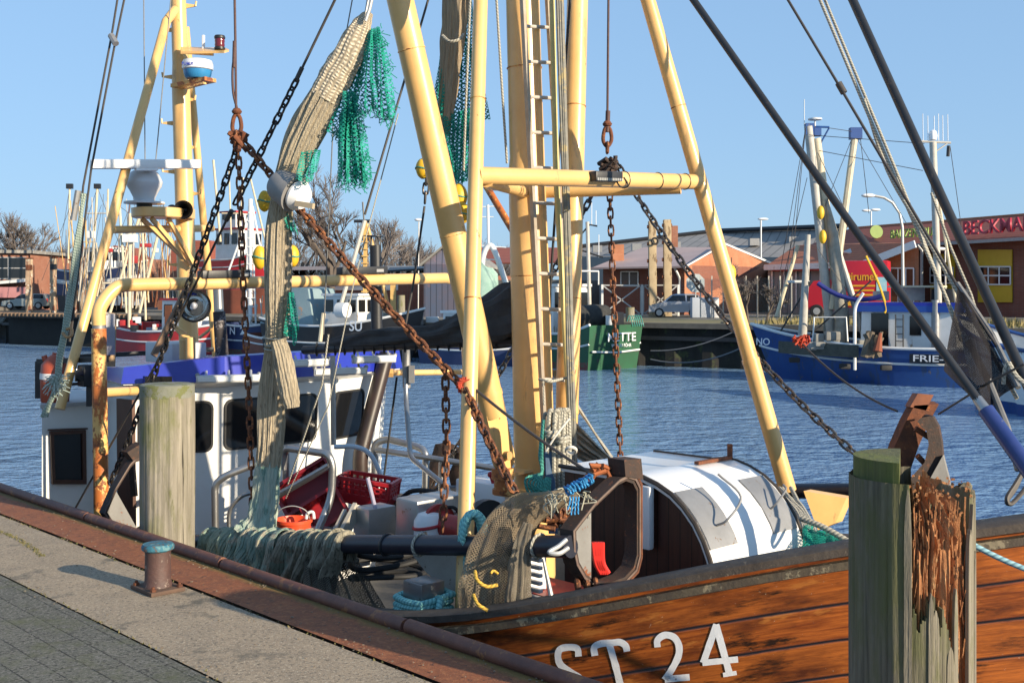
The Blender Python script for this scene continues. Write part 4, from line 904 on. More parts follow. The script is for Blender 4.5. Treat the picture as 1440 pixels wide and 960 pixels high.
def hoodplate(i0, i1, f0, f1):
    g = []
    for f_ in (f0, f1):
        g.append([onhood(lerp(i0, i1, k / 6), f_)[0] for k in range(7)])
    top_ = [[onhood(lerp(i0, i1, k / 6), f_)[0] + onhood(lerp(i0, i1, k / 6), f_)[1] * .006 for k in range(7)] for f_ in (f0, f1)]
    return MB().loft([g[0], top_[0], top_[1], g[1]], cap=False)
for f0, f1 in ((.02, .3), (.70, .97)): hoodplate(5.0, 8.6, f0, f1).build('hood_plate', M['dull'], hbo)
a, v_ = onhood(7.4, .17); MB().tube(cr([a, a + v_ * .07 + U * .03, a + v_ * .16 - U * .02 + N * .11 + UP * .06, a + v_ * .15 - U * .14 + N * .06 + UP * .19], 6), .0075, 8).build('hood_handle', M['dull'], hbo)
a, v_ = onhood(7.2, .78); MB().tube(cr([a, a + v_ * .06, a + v_ * .10 + N * .06 + UP * .05, a + N * .09 + v_ * .05 + UP * .11], 6), .007, 8).build('hood_handle', M['dull'], hbo)
a, v_ = onhood(2.6, .6); b_, _ = onhood(2.6, .98); MB().bar(a + UP * .012, b_ + UP * .012, .035, .02).bar(b_ + UP * .01, b_ + UP * .10, .035, .03).build('hood_latch', M['rust'], hbo)
MB().box(Pn(908, 727, NH - .02), .10, .05, .38, (U, N, UP), .02).build('hatch_fender_pad', M['plainwhite'], cut)
# port foot shoe and rusty roller at the far rail
MB().prism([P(1130, 690, 8.6), P(1190, 700, 8.6), P(1175, 735, 8.6), P(1150, 745, 8.6)], N * .1).build('rail_roller', ym, cut)
# ---------------------------------------------------------------- trawl beams with their shoes
def S_(a, b_, n=8): return [a.lerp(b_, i / n) for i in range(n + 1)]
def sag(a, b_, d, n=10): return [a.lerp(b_, i / n) + UP * (-d * 4 * (i / n) * (1 - i / n)) for i in range(n + 1)]
SH = -4.1
shpx = [(797, 772), (796, 744), (826, 706), (862, 672), (874, 666), (885, 670), (891, 682), (891, 780), (886, 800), (872, 815), (850, 823), (830, 823), (812, 811), (801, 792)]
beam_end = Ps(793, 766, SH)
shrel = [(Ps(x, y, SH) - beam_end) for x, y in shpx]
cen_ = sum(shrel, V()) / len(shrel)
def shoe(parent, at, flip=1, tilt=0):
    def T(q):
        n_, z_ = q.dot(N) * flip, q.z; c_, s_ = math.cos(tilt), math.sin(tilt); return at + N * (n_ * c_ - z_ * s_) + UP * (n_ * s_ + z_ * c_)
    outer = [T(q) for q in shrel]; inner = [T(cen_ + (q - cen_) * .90) for q in shrel]
    b0 = MB().band([q - U * .045 for q in outer], [q - U * .045 for q in inner], U * .09).build('shoe_band', M['darkrust'], parent, ang=50)
    out2 = [T(cen_ + (q - cen_) * 1.05) for q in shrel[4:12]]; in2 = [T(cen_ + (q - cen_) * 1.005) for q in shrel[4:12]]
    mb = MB()
    for i in range(7): mb.loft([[out2[i] - U * .055, out2[i] + U * .055, in2[i] + U * .055, in2[i] - U * .055], [out2[i + 1] - U * .055, out2[i + 1] + U * .055, in2[i + 1] + U * .055, in2[i + 1] - U * .055]])
    mb.build('wearing_runner', M['rust'], parent, ang=50)
    mb = MB(); mb.band([q + U * .047 for q in outer], [T(cen_ + (q - cen_) * .955) + U * .047 for q in shrel], U * .006); mb.build('band_edge', mat('worn_band_edge', (.18, .13, .10), (.1, .06, .05), 12, .6, bump=.2) if 'be' not in M else M['be'], b0, ang=50); M['be'] = b0.children[0].data.materials[0]
    tri = [T(Ps(x, y, SH) - beam_end) for x, y in ((797, 775), (797, 745), (829, 712), (829, 816), (812, 806), (802, 792))]
    MB().prism([q - U * .012 for q in tri], U * .024).build('shoe_plate', mat('grey_shoe_plate', (.24, .235, .225), (.17, .165, .155), 5, .6, bump=.1, spots=(RUST, .66, 10)) if 'sp' not in M else M['sp'], parent); M['sp'] = bpy.data.materials['grey_shoe_plate']
    hd_ = [T(Ps(x, y, SH) - beam_end) for x, y in ((866, 645), (890, 643), (893, 672), (868, 668))]
    MB().prism([q - U * .06 for q in hd_], U * .12).build('shoe_head', M['darkrust'], parent)
BL, BR = P(150, 761, dn(150, 4.0)), beam_end + U * .05
tb = thing('beam_trawl', 'long black beam trawl pole with rusty oval shoes slung along the near rail', 'trawl gear', (BL + BR) / 2)
pole = MB().tube(S_(BL, BR, 12), .058, 22).build('beam_pole', M['beamblack'], tb)
t_ = (BR - BL).normalized(); fx, fy = frame(t_)
for px_, m_ in ((543, 'black'), (591, 'grayrope'), (757, 'grayrope')):
    k = min(range(201), key=lambda i: abs((BL.lerp(BR, i / 200)).x / BL.lerp(BR, i / 200).y - (px_ - HX) / F)) / 200; c_ = BL.lerp(BR, k)
    MB().tube([c_ + (fx * math.cos(a) + fy * math.sin(a)) * .062 + t_ * .01 * math.sin(a) for a in [i * math.pi / 12 for i in range(24)]], .009, 6, closed=True).build('lashing', M[m_], pole)
shoe(tb, beam_end)
shoe(tb, BL + UP * .16 - N * .02, 1, .5)
mb = MB(); mb.tube(cr([P(797, 758, 5.82), P(785, 768, 5.8), P(772, 776, 5.78), P(786, 778, 5.78), P(799, 770, 5.82)], 5), .012, 8).build('wire_eye', M['galv'], tb)
MB().tube([P(764, 785, 5.9), P(779, 856, 5.85)], [.008, .016], 8).build('guide_rod', M['dull'], tb)
mb = MB()
for k in range(3): mb.chain([P(812 + k * 13, 820, 6.0), P(815 + k * 13, 846, 6.0)], .07, .014, .04)
mb.build('hanging_links', M['rustchain'], tb)
PL, PR = P(598, 690, dn(598, 8.0)), P(1262, 690, dn(1262, 8.05))
tp = thing('beam_trawl', 'second beam trawl slung along the far rail with a big rusty curved shoe', 'trawl gear', (PL + PR) / 2)
MB().tube(S_(PL, PR, 12), .062, 20).build('beam_pole', M['beamblack'], tp)
def shoepx(pxs, d, dep, width=.16):
    o_ = [P(x, y, d) for x, y in pxs]; c_ = sum(o_, V()) / len(o_); i_ = [c_ + (q - c_) * .8 for q in o_]; return o_, i_
# curved steel bow of the far shoe
cur = [(1238, 695), (1246, 662), (1258, 628), (1272, 596), (1286, 570)]
secs = []
for i, (x, y) in enumerate(cur):
    q = P(x, y, 7.9); secs.append([q, q + V((.17, .0, .01)), q + V((.17, .10, .02)), q + V((0, .10, .02))])
MB().loft(secs).build('shoe_bow', M['rust'], tp, ang=30)
MB().loft([[P(1280, 572, 7.9), P(1291, 553, 7.9), P(1313, 555, 7.9), P(1302, 577, 7.9)], [q + V((.01, .14, -.01)) for q in [P(1280, 572, 7.9), P(1291, 553, 7.9), P(1313, 555, 7.9), P(1302, 577, 7.9)]]]).build('shoe_cap', mat('bright_rust', (.26, .085, .035), (.17, .06, .03), 9, .75, bump=.2), tp)
o_ = [P(x, y, 7.75) for x, y in ((1290, 592), (1300, 583), (1312, 586), (1320, 600), (1324, 622), (1326, 645), (1330, 670), (1338, 705), (1262, 705), (1280, 672), (1300, 650), (1306, 625), (1303, 606), (1296, 600))]
MB().prism(o_, V((.03, .05, 0))).build('shoe_rim', M['darkrust'], tp)
MB().prism([P(x, y, 7.72) for x, y in ((1326, 640), (1334, 672), (1340, 705), (1290, 705))], V((.02, .03, 0))).build('shoe_plate', M['sp'], tp)
MB().tube([P(1287, 602, 7.8), P(1312, 618, 7.8)], .02, 8).build('cross_pin', M['rust'], tp); MB().tube([P(1290, 640, 7.8), P(1308, 660, 7.8)], .02, 8).build('cross_pin', M['rust'], tp)
shoeL = [(585, 706), (600, 664), (612, 624), (624, 622), (636, 630), (641, 650), (633, 668), (640, 706)]
oL, iL = shoepx(shoeL, dn(610, 8.0), .1); MB().band(oL, iL, (U * .16)).build('shoe_band', M['darkrust'], tp, ang=50)

# ---------------------------------------------------------------- hoisting wires and chain bridles
LP = P(335, 196, dn(335, 4.1)); RPp = P(856, 226, 10.55)
def single(name, label, cat, mb, m, ang=50, group=None): o = mb.build(name, m, None, ang); return tag(o, label, cat, group)
def hook(name, label, c, h, m, wire_to, w2=None):
    t = thing(name, label, 'lifting hook', c)
    s_ = h
    MB().tube(cr([c + UP * s_ * 1.0, c + V((-.14 * s_, 0, .80 * s_)), c + V((-.2 * s_, 0, .3 * s_)), c + V((0, 0, 0)), c + V((.2 * s_, 0, .3 * s_)), c + V((.16 * s_, 0, .75 * s_)), c + V((.02 * s_, 0, 1.0 * s_))], 6), .095 * s_, 10).build('hook_eye', m, t)
    MB().lathe([(0, .95 * s_), (.2 * s_, 1.0 * s_), (.24 * s_, 1.1 * s_), (.14 * s_, 1.24 * s_), (0, 1.26 * s_)], c, seg=14).build('swivel', m, t)
    MB().chain([c + UP * .1 * s_, c + UP * -.5 * s_], .33 * s_, .07 * s_, .22 * s_).build('link', M['rustchain'], t)
    return t
hook('lifting_hook', 'rusty lifting hook joining three chains beside the aft mast', P(333, 190, 7.93), .15, M['rust'], None)
hook('lifting_hook', 'dark rusty lifting hook above the cross bar of the mast legs', P(854, 206, 10.55), .19, M['rust'], None)
mb = MB().tube([P(332, 156, 7.93), P(331, 60, 7.93), P(327, -180, 7.95)], .009, 8).tube(cr([P(333, 152, 7.93), P(328, 130, 7.93), P(327, 100, 7.93), P(330, 75, 7.93)], 5), .009, 8).tube([P(329, 95, 7.93), P(330, 58, 7.93)], .014, 8)
single('hoisting_wire', 'rusty hoisting wire rising from the hook beside the aft mast', 'wire', mb, M['redwire'])
mb = MB().tube([P(854, 184, 10.55), P(857, -150, 10.5)], .011, 8).tube([P(854, 186, 10.55), P(855, 156, 10.55)], .022, 8)
single('hoisting_wire', 'hoisting wire rising from the hook above the cross bar', 'wire', mb, M['redwire'])
mb = MB()
for k in range(9): mb.tube([LP + V((R.uniform(-.07, .07), R.uniform(-.05, .05), R.uniform(-.09, .06))) for _ in range(3)], .017, 7)
single('shackle', 'cluster of rusty shackles under the hook beside the aft mast', 'shackle', mb, M['rust'])
mb = MB()
for k in range(9): mb.tube([P(855, 228, 10.5) + V((R.uniform(-.09, .09), R.uniform(-.05, .05), R.uniform(-.09, .06))) for _ in range(3)], .022, 7)
single('shackle', 'dark cluster of shackles under the hook above the cross bar', 'shackle', mb, M['darkrust'])
EL = P(146, 700, 9.7)
single('bridle_chain', 'dark chain slanting down past the searchlight to the trawl beam end by the gallows post', 'chain', MB().chain(sag(LP + UP * -.04, EL, .07, 16), .066, .0085, .0235), M['blackchain'])
single('bridle_chain', 'thick rusty chain slanting from the hook down across the wheelhouse to the near mast leg', 'chain', MB().chain(sag(LP + V((.04, 0, -.02)), P(655, 548, 6.9), .04, 12), .062, .0105, .0265).chain(sag(P(652, 540, 6.9), P(728, 700, 6.15), .02, 8), .062, .0105, .0265), M['rustchain'])
single('bridle_chain', 'rusty chain hanging straight down in front of the wheelhouse windows to the net', 'chain', MB().chain([LP + UP * -.06, P(342, 400, 7.95), P(350, 560, 8.0), P(356, 738, 7.95)], .07, .0078, .0225), M['rustchain'])
single('bridle_chain', 'short rusty chain hanging from the slanting chain down to the black trawl beam', 'chain', MB().chain([P(626, 516, 7.0), P(628, 620, 7.0), P(622, 752, 6.9)], .066, .0085, .0235), M['rustchain'])
mb = MB()
for k in range(16):
    c_ = P(654, 540, 6.88); a = k * 2.4; mb.tube([c_ + V((math.cos(a) * .045, -.02 * math.sin(a * 2), math.sin(a) * .035)), c_ + V((math.cos(a + 2) * .04, -.02, math.sin(a + 2) * .04)), c_ + V((math.cos(a + 3) * .05, .02, math.sin(a + 3.2) * .06))], .008, 6)
single('rope_knot', 'frayed red rope knotted round the rusty chain on the near mast leg', 'rope', mb, mat('red_rope', (.5, .06, .025), (.34, .05, .025), 20, .85))
gc = M['greychain']
single('bridle_chain', 'chain running behind the main mast from the far hook down to the far beam', 'chain', MB().chain(sag(RPp, P(606, 690, 11.9), .1, 12), .085, .0105, .029), gc)
single('bridle_chain', 'rusty chain hanging straight down from the far hook to the curved hatch', 'chain', MB().chain([RPp + UP * -.05, P(862, 400, 10.5), P(873, 655, 10.4)], .08, .0095, .027), M['rustchain'])
single('bridle_chain', 'worn grey chain slanting from the far hook down to the rotten pile', 'chain', MB().chain(sag(RPp + V((.06, 0, 0)), P(1215, 648, 8.7), .22, 16), .078, .0105, .028), gc)
mb = MB()
for k in range(10):
    c_ = P(1127, 480, 9.0); mb.tube([c_ + V((R.uniform(-.07, .07), R.uniform(-.03, .03), R.uniform(-.05, .05))) for _ in range(4)], .008, 6)
single('rope_knot', 'scrap of red rope tied on the grey chain in front of the blue boat', 'rope', mb, bpy.data.materials['red_rope'])
single('bridle_wire', 'thin wire leading from the red knot on the grey chain to the far trawl shoe', 'wire', MB().tube(sag(P(1127, 482, 9.0), P(1262, 578, 8.0), .06), .008, 6), M['wire'])
single('bridle_wire', 'thin wire crossing in front of the main mast to the oval trawl shoe', 'wire', MB().tube(sag(P(662, 542, 6.9), P(835, 668, 6.2), .02), .009, 6), M['wire'])
# topping chain and wire past the searchlight
w0, w1 = P(474, -6, 7.6), P(421, 104, 7.75)
tq = thing('topping_line', 'black wire and chain running down past the searchlight to the left rail', 'wire', P(326, 298, 8.2))
MB().tube([P(500, -60, 7.5), w0, w1, P(416, 116, 7.75)], .009, 8).tube([P(425, 95, 7.75), P(416, 114, 7.75)], .016, 8).build('upper_wire', M['wire'], tq)
MB().chain([P(417, 113, 7.75), P(326, 296, 8.2)], .07, .0085, .024).build('chain', M['blackchain'], tq)
MB().tube([P(326, 296, 8.2), P(318, 310, 8.25)], .018, 8).tube([P(324, 298, 8.2), P(225, 502, 8.9), P(105, 716, 10.2)], .009, 8).build('lower_wire', M['wire'], tq)
tq = thing('stay_line', 'hanging chain and black wire between the long net and the near boom', 'wire', P(590, 360, 10))
MB().chain([P(600, 246, 10), P(597, 292, 10)], .08, .0095, .027).build('chain', M['blackchain'], tq); MB().tube([P(597, 290, 10), P(581, 400, 10), P(567, 475, 10)], .010, 8).build('wire', M['wire'], tq)
def line(label, pts, r=.006, m='wire', cat='wire', name='rigging_wire'):
    return single(name, label, cat, MB().tube(pts, r, 6), M[m])
line('dark stay wire running down from the top edge left of the near boom', [P(608, -20, 9), P(513, 302, 9)], .010)
line('thin wire passing behind the long net left of the near boom', [P(499, -20, 8.4), P(470, 140, 8.6), P(455, 470, 9.0)], .005, 'grey_wire')
line('thin grey wire standing above the radar scanner', [P(202, -20, 12.3), P(204, 226, 12.2)], .006, 'grey_wire')
line('thin grey wire leaning beside the aft mast leg above the radar', [P(242, -20, 12.3), P(219, 226, 12.1)], .006, 'grey_wire')
line('pale rope running down from the top edge left of the main mast', [P(697, -20, 8.5), P(705, 110, 8.5), P(713, 230, 8.6)], .011, 'grayrope', 'rope')
line('black line hanging between the ladder and the far boom', [P(803, -20, 9.2), P(788, 190, 9.2), P(770, 460, 9.3)], .012, 'rubber', 'rope')
line('two fold pale line dropping from the frayed net tip to the grab rail', [P(462, 470, 8.2), P(453, 540, 8.2), P(405, 680, 8.6)], .007, 'grayrope', 'rope')
line('single pale line falling beside the frayed net tip', [P(560, 160, 8.6), P(497, 400, 8.4), P(462, 570, 8.2), P(402, 700, 8.8)], .005, 'grayrope', 'rope')
line('black mooring line rising beside the angled exhaust', [P(558, 530, 10.6), P(540, 670, 10.6)], .011, 'rubber', 'rope')
# left cluster of halyards ending in a frayed end
h1 = thing('halyard', 'dark halyards and teal rope ending in a frayed knot beside the round red fender', 'rope', P(90, 480, 10.3))
MB().tube([P(170, -30, 10.4), P(157, 50, 10.4), P(117, 262, 10.3), P(98, 480, 10.3)], .010, 7).tube([P(181, -30, 10.4), P(162, 60, 10.4), P(128, 240, 10.3), P(108, 400, 10.3), P(100, 470, 10.3)], .010, 7).build('dark_line', M['wire'], h1)
mb = MB()
for k in range(5): mb.tube(cr([P(118 + R.uniform(-3, 3), 272, 10.3), P(108 + R.uniform(-5, 5), 350, 10.28), P(96 + R.uniform(-4, 4), 440, 10.26), P(86 + R.uniform(-5, 3), 500, 10.2), P(78 + R.uniform(-5, 5), 545, 10.2), P(60 + R.uniform(-3, 6), 586, 10.2)], 5), .014, 6)
mb.build('teal_line', ropemat('weathered_green_rope', (.32, .38, .32), (.13, .2, .17)), h1)
mb = MB()
for k in range(90):
    a, rr_ = R.uniform(0, 6.28), R.uniform(8, 19); c_ = P(79 + R.uniform(-4, 4), 535 + R.uniform(-8, 10), 10.15); mb.tube([c_, c_ + V((math.cos(a), R.uniform(-.6, .4), math.sin(a) * .8)) * rr_ / 155 * .5, c_ + V((math.cos(a + .2), R.uniform(-.8, .4), math.sin(a + .25) * .8 - .2)) * rr_ / 155], .004, 4, cap=False)
mb.build('frayed_end', mat('frayed_fibre', (.5, .55, .5), (.3, .4, .36), 9, .9), h1, ang=0)
mb = MB().tube(cr([P(88, 468, 10.2), P(94, 474, 10.15), P(101, 471, 10.15), P(100, 462, 10.2), P(93, 463, 10.2)], 5), .013, 7); mb.build('thimble', mat('brass_thimble', (.4, .22, .08), (.3, .16, .06), 9, .5), h1)
mb = MB().tube([P(110, 268, 10.3), P(103, 310, 10.3)], .03, 8).tube([P(156, 50, 10.4), P(163, 62, 10.35)], .03, 8); mb.build('clamp', M['dull'], h1)
# round fender and torpedo fenders at the left rail
fb = thing('fender', 'long orange inflatable fender with white band standing on the deckhouse roof', 'fender', P(77, 570, 11.4))
MB().lathe([(0, -.02), (.09, .0), (.135, .06), (.145, .3), (.14, .42), (.08, .5), (.035, .53), (0, .53)], P(77, 572, 11.4), V((.03, 0, 1)), 20).build('body', mat('faded_orange_fender', (.42, .075, .03), (.3, .06, .03), 5, .5, spots=((.12, .05, .03), .66, 9)), fb)
MB().lathe([(.15, .28), (.15, .34)], P(77, 572, 11.4), V((.03, 0, 1)), 20, cap=False).build('white_band', M['plainwhite'], fb)
MB().tube([P(62, 500, 11.4), P(66, 512, 11.4), P(74, 512, 11.4), P(78, 496, 11.4)], .03, 8).build('rope_ear', bpy.data.materials['faded_orange_fender'], fb)
# yellow ball-like floats
def fl_(label, x, y, d, rx, rz):
    c_ = P(x, y, d); f = thing('net_float', label, 'float', c_, 'yellow floats on the hanging nets')
    MB().ball(c_, rx, rx, rz, seg=18, rings=12, wob=.05).build('float_body', M['floaty'], f)
    MB().tube([c_ + V((math.cos(a) * rx * 1.03, math.sin(a) * rx * 1.03, .1 * rz * math.sin(a * 2))) for a in [k * math.pi / 9 for k in range(18)]], .006, 5, closed=True).build('lashing', M['greenrope'], f)
fl_('yellow float with green lashing above left of the grey cone', 372, 283, 7.95, .046, .075)
fl_('long yellow float on the left side of the long beige net', 365, 362, 8.15, .05, .085)
fl_('long yellow float on the right side of the long beige net', 411, 360, 8.15, .05, .08)
fl_('yellow float peeping out behind the near boom', 595, 237, 9.2, .06, .085)
fl_('yellow float at the foot of the green net by the near mast leg', 645, 276, 9.0, .07, .10)
fl_('lower yellow float under the green net between boom and leg', 648, 300, 8.9, .075, .09)
# bell shaped cone roller over the long net
cc = thing('net_bobbin', 'grey cone roller with a white disc slung on the long net', 'bobbin', P(408, 268, 7.6))
ax_ = (P(436, 284, 7.45) - P(380, 252, 7.6)).normalized()
MB().lathe([(.0, 0), (.085, 0), (.10, .02), (.125, .14), (.13, .18), (0, .18)], P(388, 257, 7.6), ax_, 28).build('cone', mat('grey_cone', (.26, .25, .24), (.19, .185, .18), 5, .6), cc)
MB().lathe([(0, .19), (.10, .19), (.105, .21), (.075, .26), (0, .26)], P(388, 257, 7.6), ax_, 28).build('disc', M['plainwhite'], cc)
MB().bar(P(416, 286, 7.45), P(441, 290, 7.4), .03, .035).build('wood_stop', mat('pale_stop', (.45, .36, .24), (.36, .28, .18), 6, .7), cc)

# ---------------------------------------------------------------- nets
nt_b = mat('twine_beige', (.56, .47, .33), (.36, .30, .21), 46, .95, bump=.9, bs=70, st=(2.2, 2.2, .16), spots=((.20, .165, .12), .62, 38, (2, 2, .12)), spots2=((.52, .46, .36), .64, 60, (2, 2, .2)))
knit, nt, p = nodes('knitted_cod_end'); uv = nd(nt, 'ShaderNodeTexCoord').outputs['UV']; ob = nd(nt, 'ShaderNodeTexCoord').outputs['Object']
sx = nd(nt, 'ShaderNodeSeparateXYZ'); nt.links.new(uv, sx.inputs[0])
a = mth(nt, 'PINGPONG', mth(nt, 'ADD', mth(nt, 'MULTIPLY', sx.outputs[0], 16), mth(nt, 'MULTIPLY', nse(nt, ob, 20, 3), 1.2)), .5); b = mth(nt, 'PINGPONG', mth(nt, 'ADD', mth(nt, 'MULTIPLY', sx.outputs[1], 34), mth(nt, 'MULTIPLY', nse(nt, ob, 16, 3), 1.6)), .5)
w = mth(nt, 'MULTIPLY', a, b); c = mixc(nt, ramp(nt, w, .0, .16), (.28, .23, .16), (.70, .60, .45)); nt.links.new(c, p.inputs['Base Color']); p.inputs['Roughness'].default_value = .95
bb_ = nd(nt, 'ShaderNodeBump', i_Strength=1, i_Distance=.02); nt.links.new(w, bb_.inputs['Height']); nt.links.new(bb_.outputs[0], p.inputs['Normal'])
def bundle(path, d0, d1, seg=84, folds=11, depth=.13, flat=.55, k=7, seed=1):
    """a hanging bundle of netting: path = (x, y, half width) down the picture, gathered into lengthwise folds"""
    rows = []; n = len(path); ln = 0; prev = None
    fine = []
    for i in range(n - 1):
        for j in range(k): t = j / k; fine.append(tuple(lerp(path[i][q], path[i + 1][q], t) for q in range(3)))
    fine.append(path[-1][:3])
    fine = [tuple(sum(fine[max(0, min(len(fine) - 1, i + o_))][q] for o_ in (-3, -2, -1, 0, 1, 2, 3)) / 7 for q in range(3)) if 3 <= i < len(fine) - 3 else fine[i] for i in range(len(fine))]
    us = []
    for i, (x, y, w_) in enumerate(fine):
        t = i / (len(fine) - 1); d = lerp(d0, d1, t); c_ = P(x, y, d); nx = fine[min(i + 1, len(fine) - 1)]; pv = fine[max(0, i - 1)]
        tan = P(nx[0], nx[1], d) - P(pv[0], pv[1], d); tan.normalize(); sd_ = V((tan.z, 0, -tan.x)); rr_ = w_ * .93 * d / F; fw = V((0, 1, 0))
        row = []
        for q in range(seg + 1):
            a = 2 * math.pi * (q % seg) / seg; f = 1 + depth * .6 * math.sin(a * folds + seed + 2.2 * nz((0, seed, t * 5))) + depth * .55 * math.sin(a * folds * 2.3 + seed + 3 * nz((a, seed, t * 4))) + .16 * nz((math.cos(a) * 1.6, math.sin(a) * 1.6 + seed, t * 9))
            row.append(c_ + (sd_ * math.cos(a) + fw * math.sin(a) * flat) * rr_ * f)
        rows.append(row)
    return rows
ln_ = thing('trawl_net', 'long beige cod end net hanging from above past the grey cone to the black beam', 'net', P(390, 700, 8.0))
MB().sheet(bundle([(521, 18, 5), (513, 27, 11), (505, 45, 19), (487, 85, 24), (470, 112, 24), (455, 140, 23.5)], 7.5, 7.55, seed=2, folds=9, depth=.05)).build('knitted_end', knit, ln_, ang=0)
MB().sheet(bundle([(458, 134, 24), (445, 160, 25), (428, 195, 25), (411, 235, 22), (402, 255, 18), (396, 280, 15), (392, 320, 19), (391, 370, 20), (390, 420, 19), (389, 462, 16), (388, 482, 14), (385, 520, 18), (382, 570, 19), (380, 620, 18), (377, 655, 17)], 7.55, 7.95, seed=4, folds=13)).build('beige_length', nt_b, ln_, ang=0)
tealnet = mat('teal_stained_twine', (.46, .47, .38), (.26, .40, .34), 22, .95, bump=.9, bs=80, st=(1, 1, .3), spots=((.16, .27, .22), .64, 20, (1, 1, .3)), spots2=((.52, .50, .42), .66, 60))
MB().sheet(bundle([(377, 648, 17), (374, 690, 18), (371, 712, 19), (368, 732, 22), (362, 747, 27), (356, 757, 32)], 7.95, 7.9, seed=6, folds=9)).build('teal_length', tealnet, ln_, ang=0)
MB().sheet(bundle([(391, 478, 11), (398, 500, 13), (404, 530, 14), (409, 560, 13), (411, 573, 10)], 7.7, 7.7, seed=9, folds=7)).build('loose_tail', nt_b, ln_, ang=0)
mb = MB()
for yy, w_ in ((474, 17), (484, 16), (490, 16)): mb.tube([P(388 + w_ * math.cos(a), yy + 3 * math.sin(a), 7.86 - .09 * math.sin(a)) for a in [k * math.pi / 10 for k in range(20)]], .007, 6, closed=True)
mb.build('binding', M['grayrope'], ln_)
MB().tube([P(514, 30, 7.45), P(520, 12, 7.45), P(529, -30, 7.45)], .012, 8).tube([P(512, 30, 7.5), P(516, 10, 7.5), P(522, -30, 7.5)], .010, 8).build('hoist_strop', M['galv'], ln_)
gnet = netmat('green_netting', (.02, .33, .24), (.012, .22, .17), .036, .036, .19, (.05, .42, .33))
def curtain(top, bot, d0, d1, folds, amp, su, sv, nu=40, nv=26, seed=0, ragged=.0, mid=None):
    """hanging netting between a top and a bottom line (picture points), pushed into folds"""
    def pl(pts, t):
        L = [0]
        for a, b_ in zip(pts, pts[1:]): L.append(L[-1] + math.dist(a, b_))
        x = t * L[-1]
        return (tab(L, [q[0] for q in pts], x), tab(L, [q[1] for q in pts], x))
    g = []
    for j in range(nv + 1):
        v = j / nv; row = []
        for i in range(nu + 1):
            u = i / nu; a, b_ = pl(top, u), pl(bot, u); m_ = pl(mid, u) if mid else None
            if m_: x = (1 - v) ** 2 * a[0] + 2 * v * (1 - v) * m_[0] + v * v * b_[0]; y = (1 - v) ** 2 * a[1] + 2 * v * (1 - v) * m_[1] + v * v * b_[1]
            else: x = lerp(a[0], b_[0], v); y = lerp(a[1], b_[1], v)
            y += ragged * v * v * nz((u * 9, seed, 0)); d = lerp(d0, d1, v)
            ph = math.sin(u * folds * 6.28 + seed + 1.5 * nz((u * 3, v * 2.5, seed))) * (.35 + .65 * v)
            q = P(x, y, d) + V((.25 * amp * math.cos(u * folds * 9 + v * 3), amp * ph, 0)); row.append(q)
        g.append(row)
    return MB().sheet(g, su, sv)
gt = thing('net_tuft', 'bright green torn netting hanging from the top of the long beige net', 'net', P(510, 200, 7.5))
curtain([(519, 44), (533, 38)], [(508, 158), (524, 152), (540, 166), (556, 168)], 7.5, 7.4, 4, .06, .55, .8, seed=1, ragged=8, mid=[(508, 70), (545, 80)]).build('upper_flap', gnet, gt, ang=0)
curtain([(512, 60), (522, 40)], [(462, 186), (480, 196), (497, 170)], 7.6, 7.55, 3, .05, .45, .75, seed=4, ragged=6).build('middle_flap', gnet, gt, ang=0)
curtain([(484, 128), (500, 132)], [(475, 256), (490, 258), (505, 260), (520, 250)], 7.5, 7.45, 4, .06, .5, .75, seed=2, ragged=8, mid=[(478, 170), (512, 180)]).build('lower_flap', gnet, gt, ang=0)
curtain([(478, 160), (494, 140)], [(476, 250), (518, 252)], 7.55, 7.5, 5, .05, .6, .75, seed=8, ragged=6).build('inner_flap', gnet, gt, ang=0)
def fringe(parent, pts, d_, n, l, m):
    mb = MB()
    for k in range(n):
        t = R.random() * (len(pts) - 1); i = min(int(t), len(pts) - 2); x, y = lerp(pts[i][0], pts[i + 1][0], t - i), lerp(pts[i][1], pts[i + 1][1], t - i)
        q = P(x + R.uniform(-2, 2), y + R.uniform(-14, 2), d_ + R.uniform(-.05, .05)); mb.tube(cr([q, q + V((R.uniform(-.02, .02), 0, -l * .5)), q + V((R.uniform(-.05, .05), 0, -l * R.uniform(.6, 1.2)))], 3), .0028, 4)
    mb.build('frayed_twine', m, parent)
gfr = mat('green_strands', (.02, .33, .24), (.012, .2, .15), 30, .9)
fringe(gt, [(505, 158), (524, 154), (540, 166), (558, 168)], 7.4, 40, .06, gfr); fringe(gt, [(474, 254), (490, 258), (505, 260), (522, 250)], 7.45, 44, .06, gfr); fringe(gt, [(460, 186), (480, 196), (500, 172)], 7.55, 26, .06, gfr)
fringe(gt, [(535, 40), (548, 90), (556, 165)], 7.45, 26, .03, gfr); fringe(gt, [(500, 135), (512, 190), (520, 250)], 7.45, 40, .03, gfr)
gt2 = thing('net_tuft', 'small green net scrap caught on the long net above the grey cone', 'net', P(432, 240, 7.5))
curtain([(424, 214), (450, 210)], [(418, 252), (430, 262), (446, 236)], 7.42, 7.4, 3, .05, .35, .4, seed=3).build('scrap', gnet, gt2, ang=0)
curtain([(405, 412), (412, 410)], [(402, 470), (416, 486), (421, 455)], 7.7, 7.7, 2, .04, .25, .5, seed=5).build('lower_scrap', gnet, gt2, ang=0)
curtain([(395, 285), (402, 288)], [(402, 320), (418, 330)], 7.7, 7.7, 2, .04, .25, .4, seed=15).build('side_scrap', gnet, gt2, ang=0)
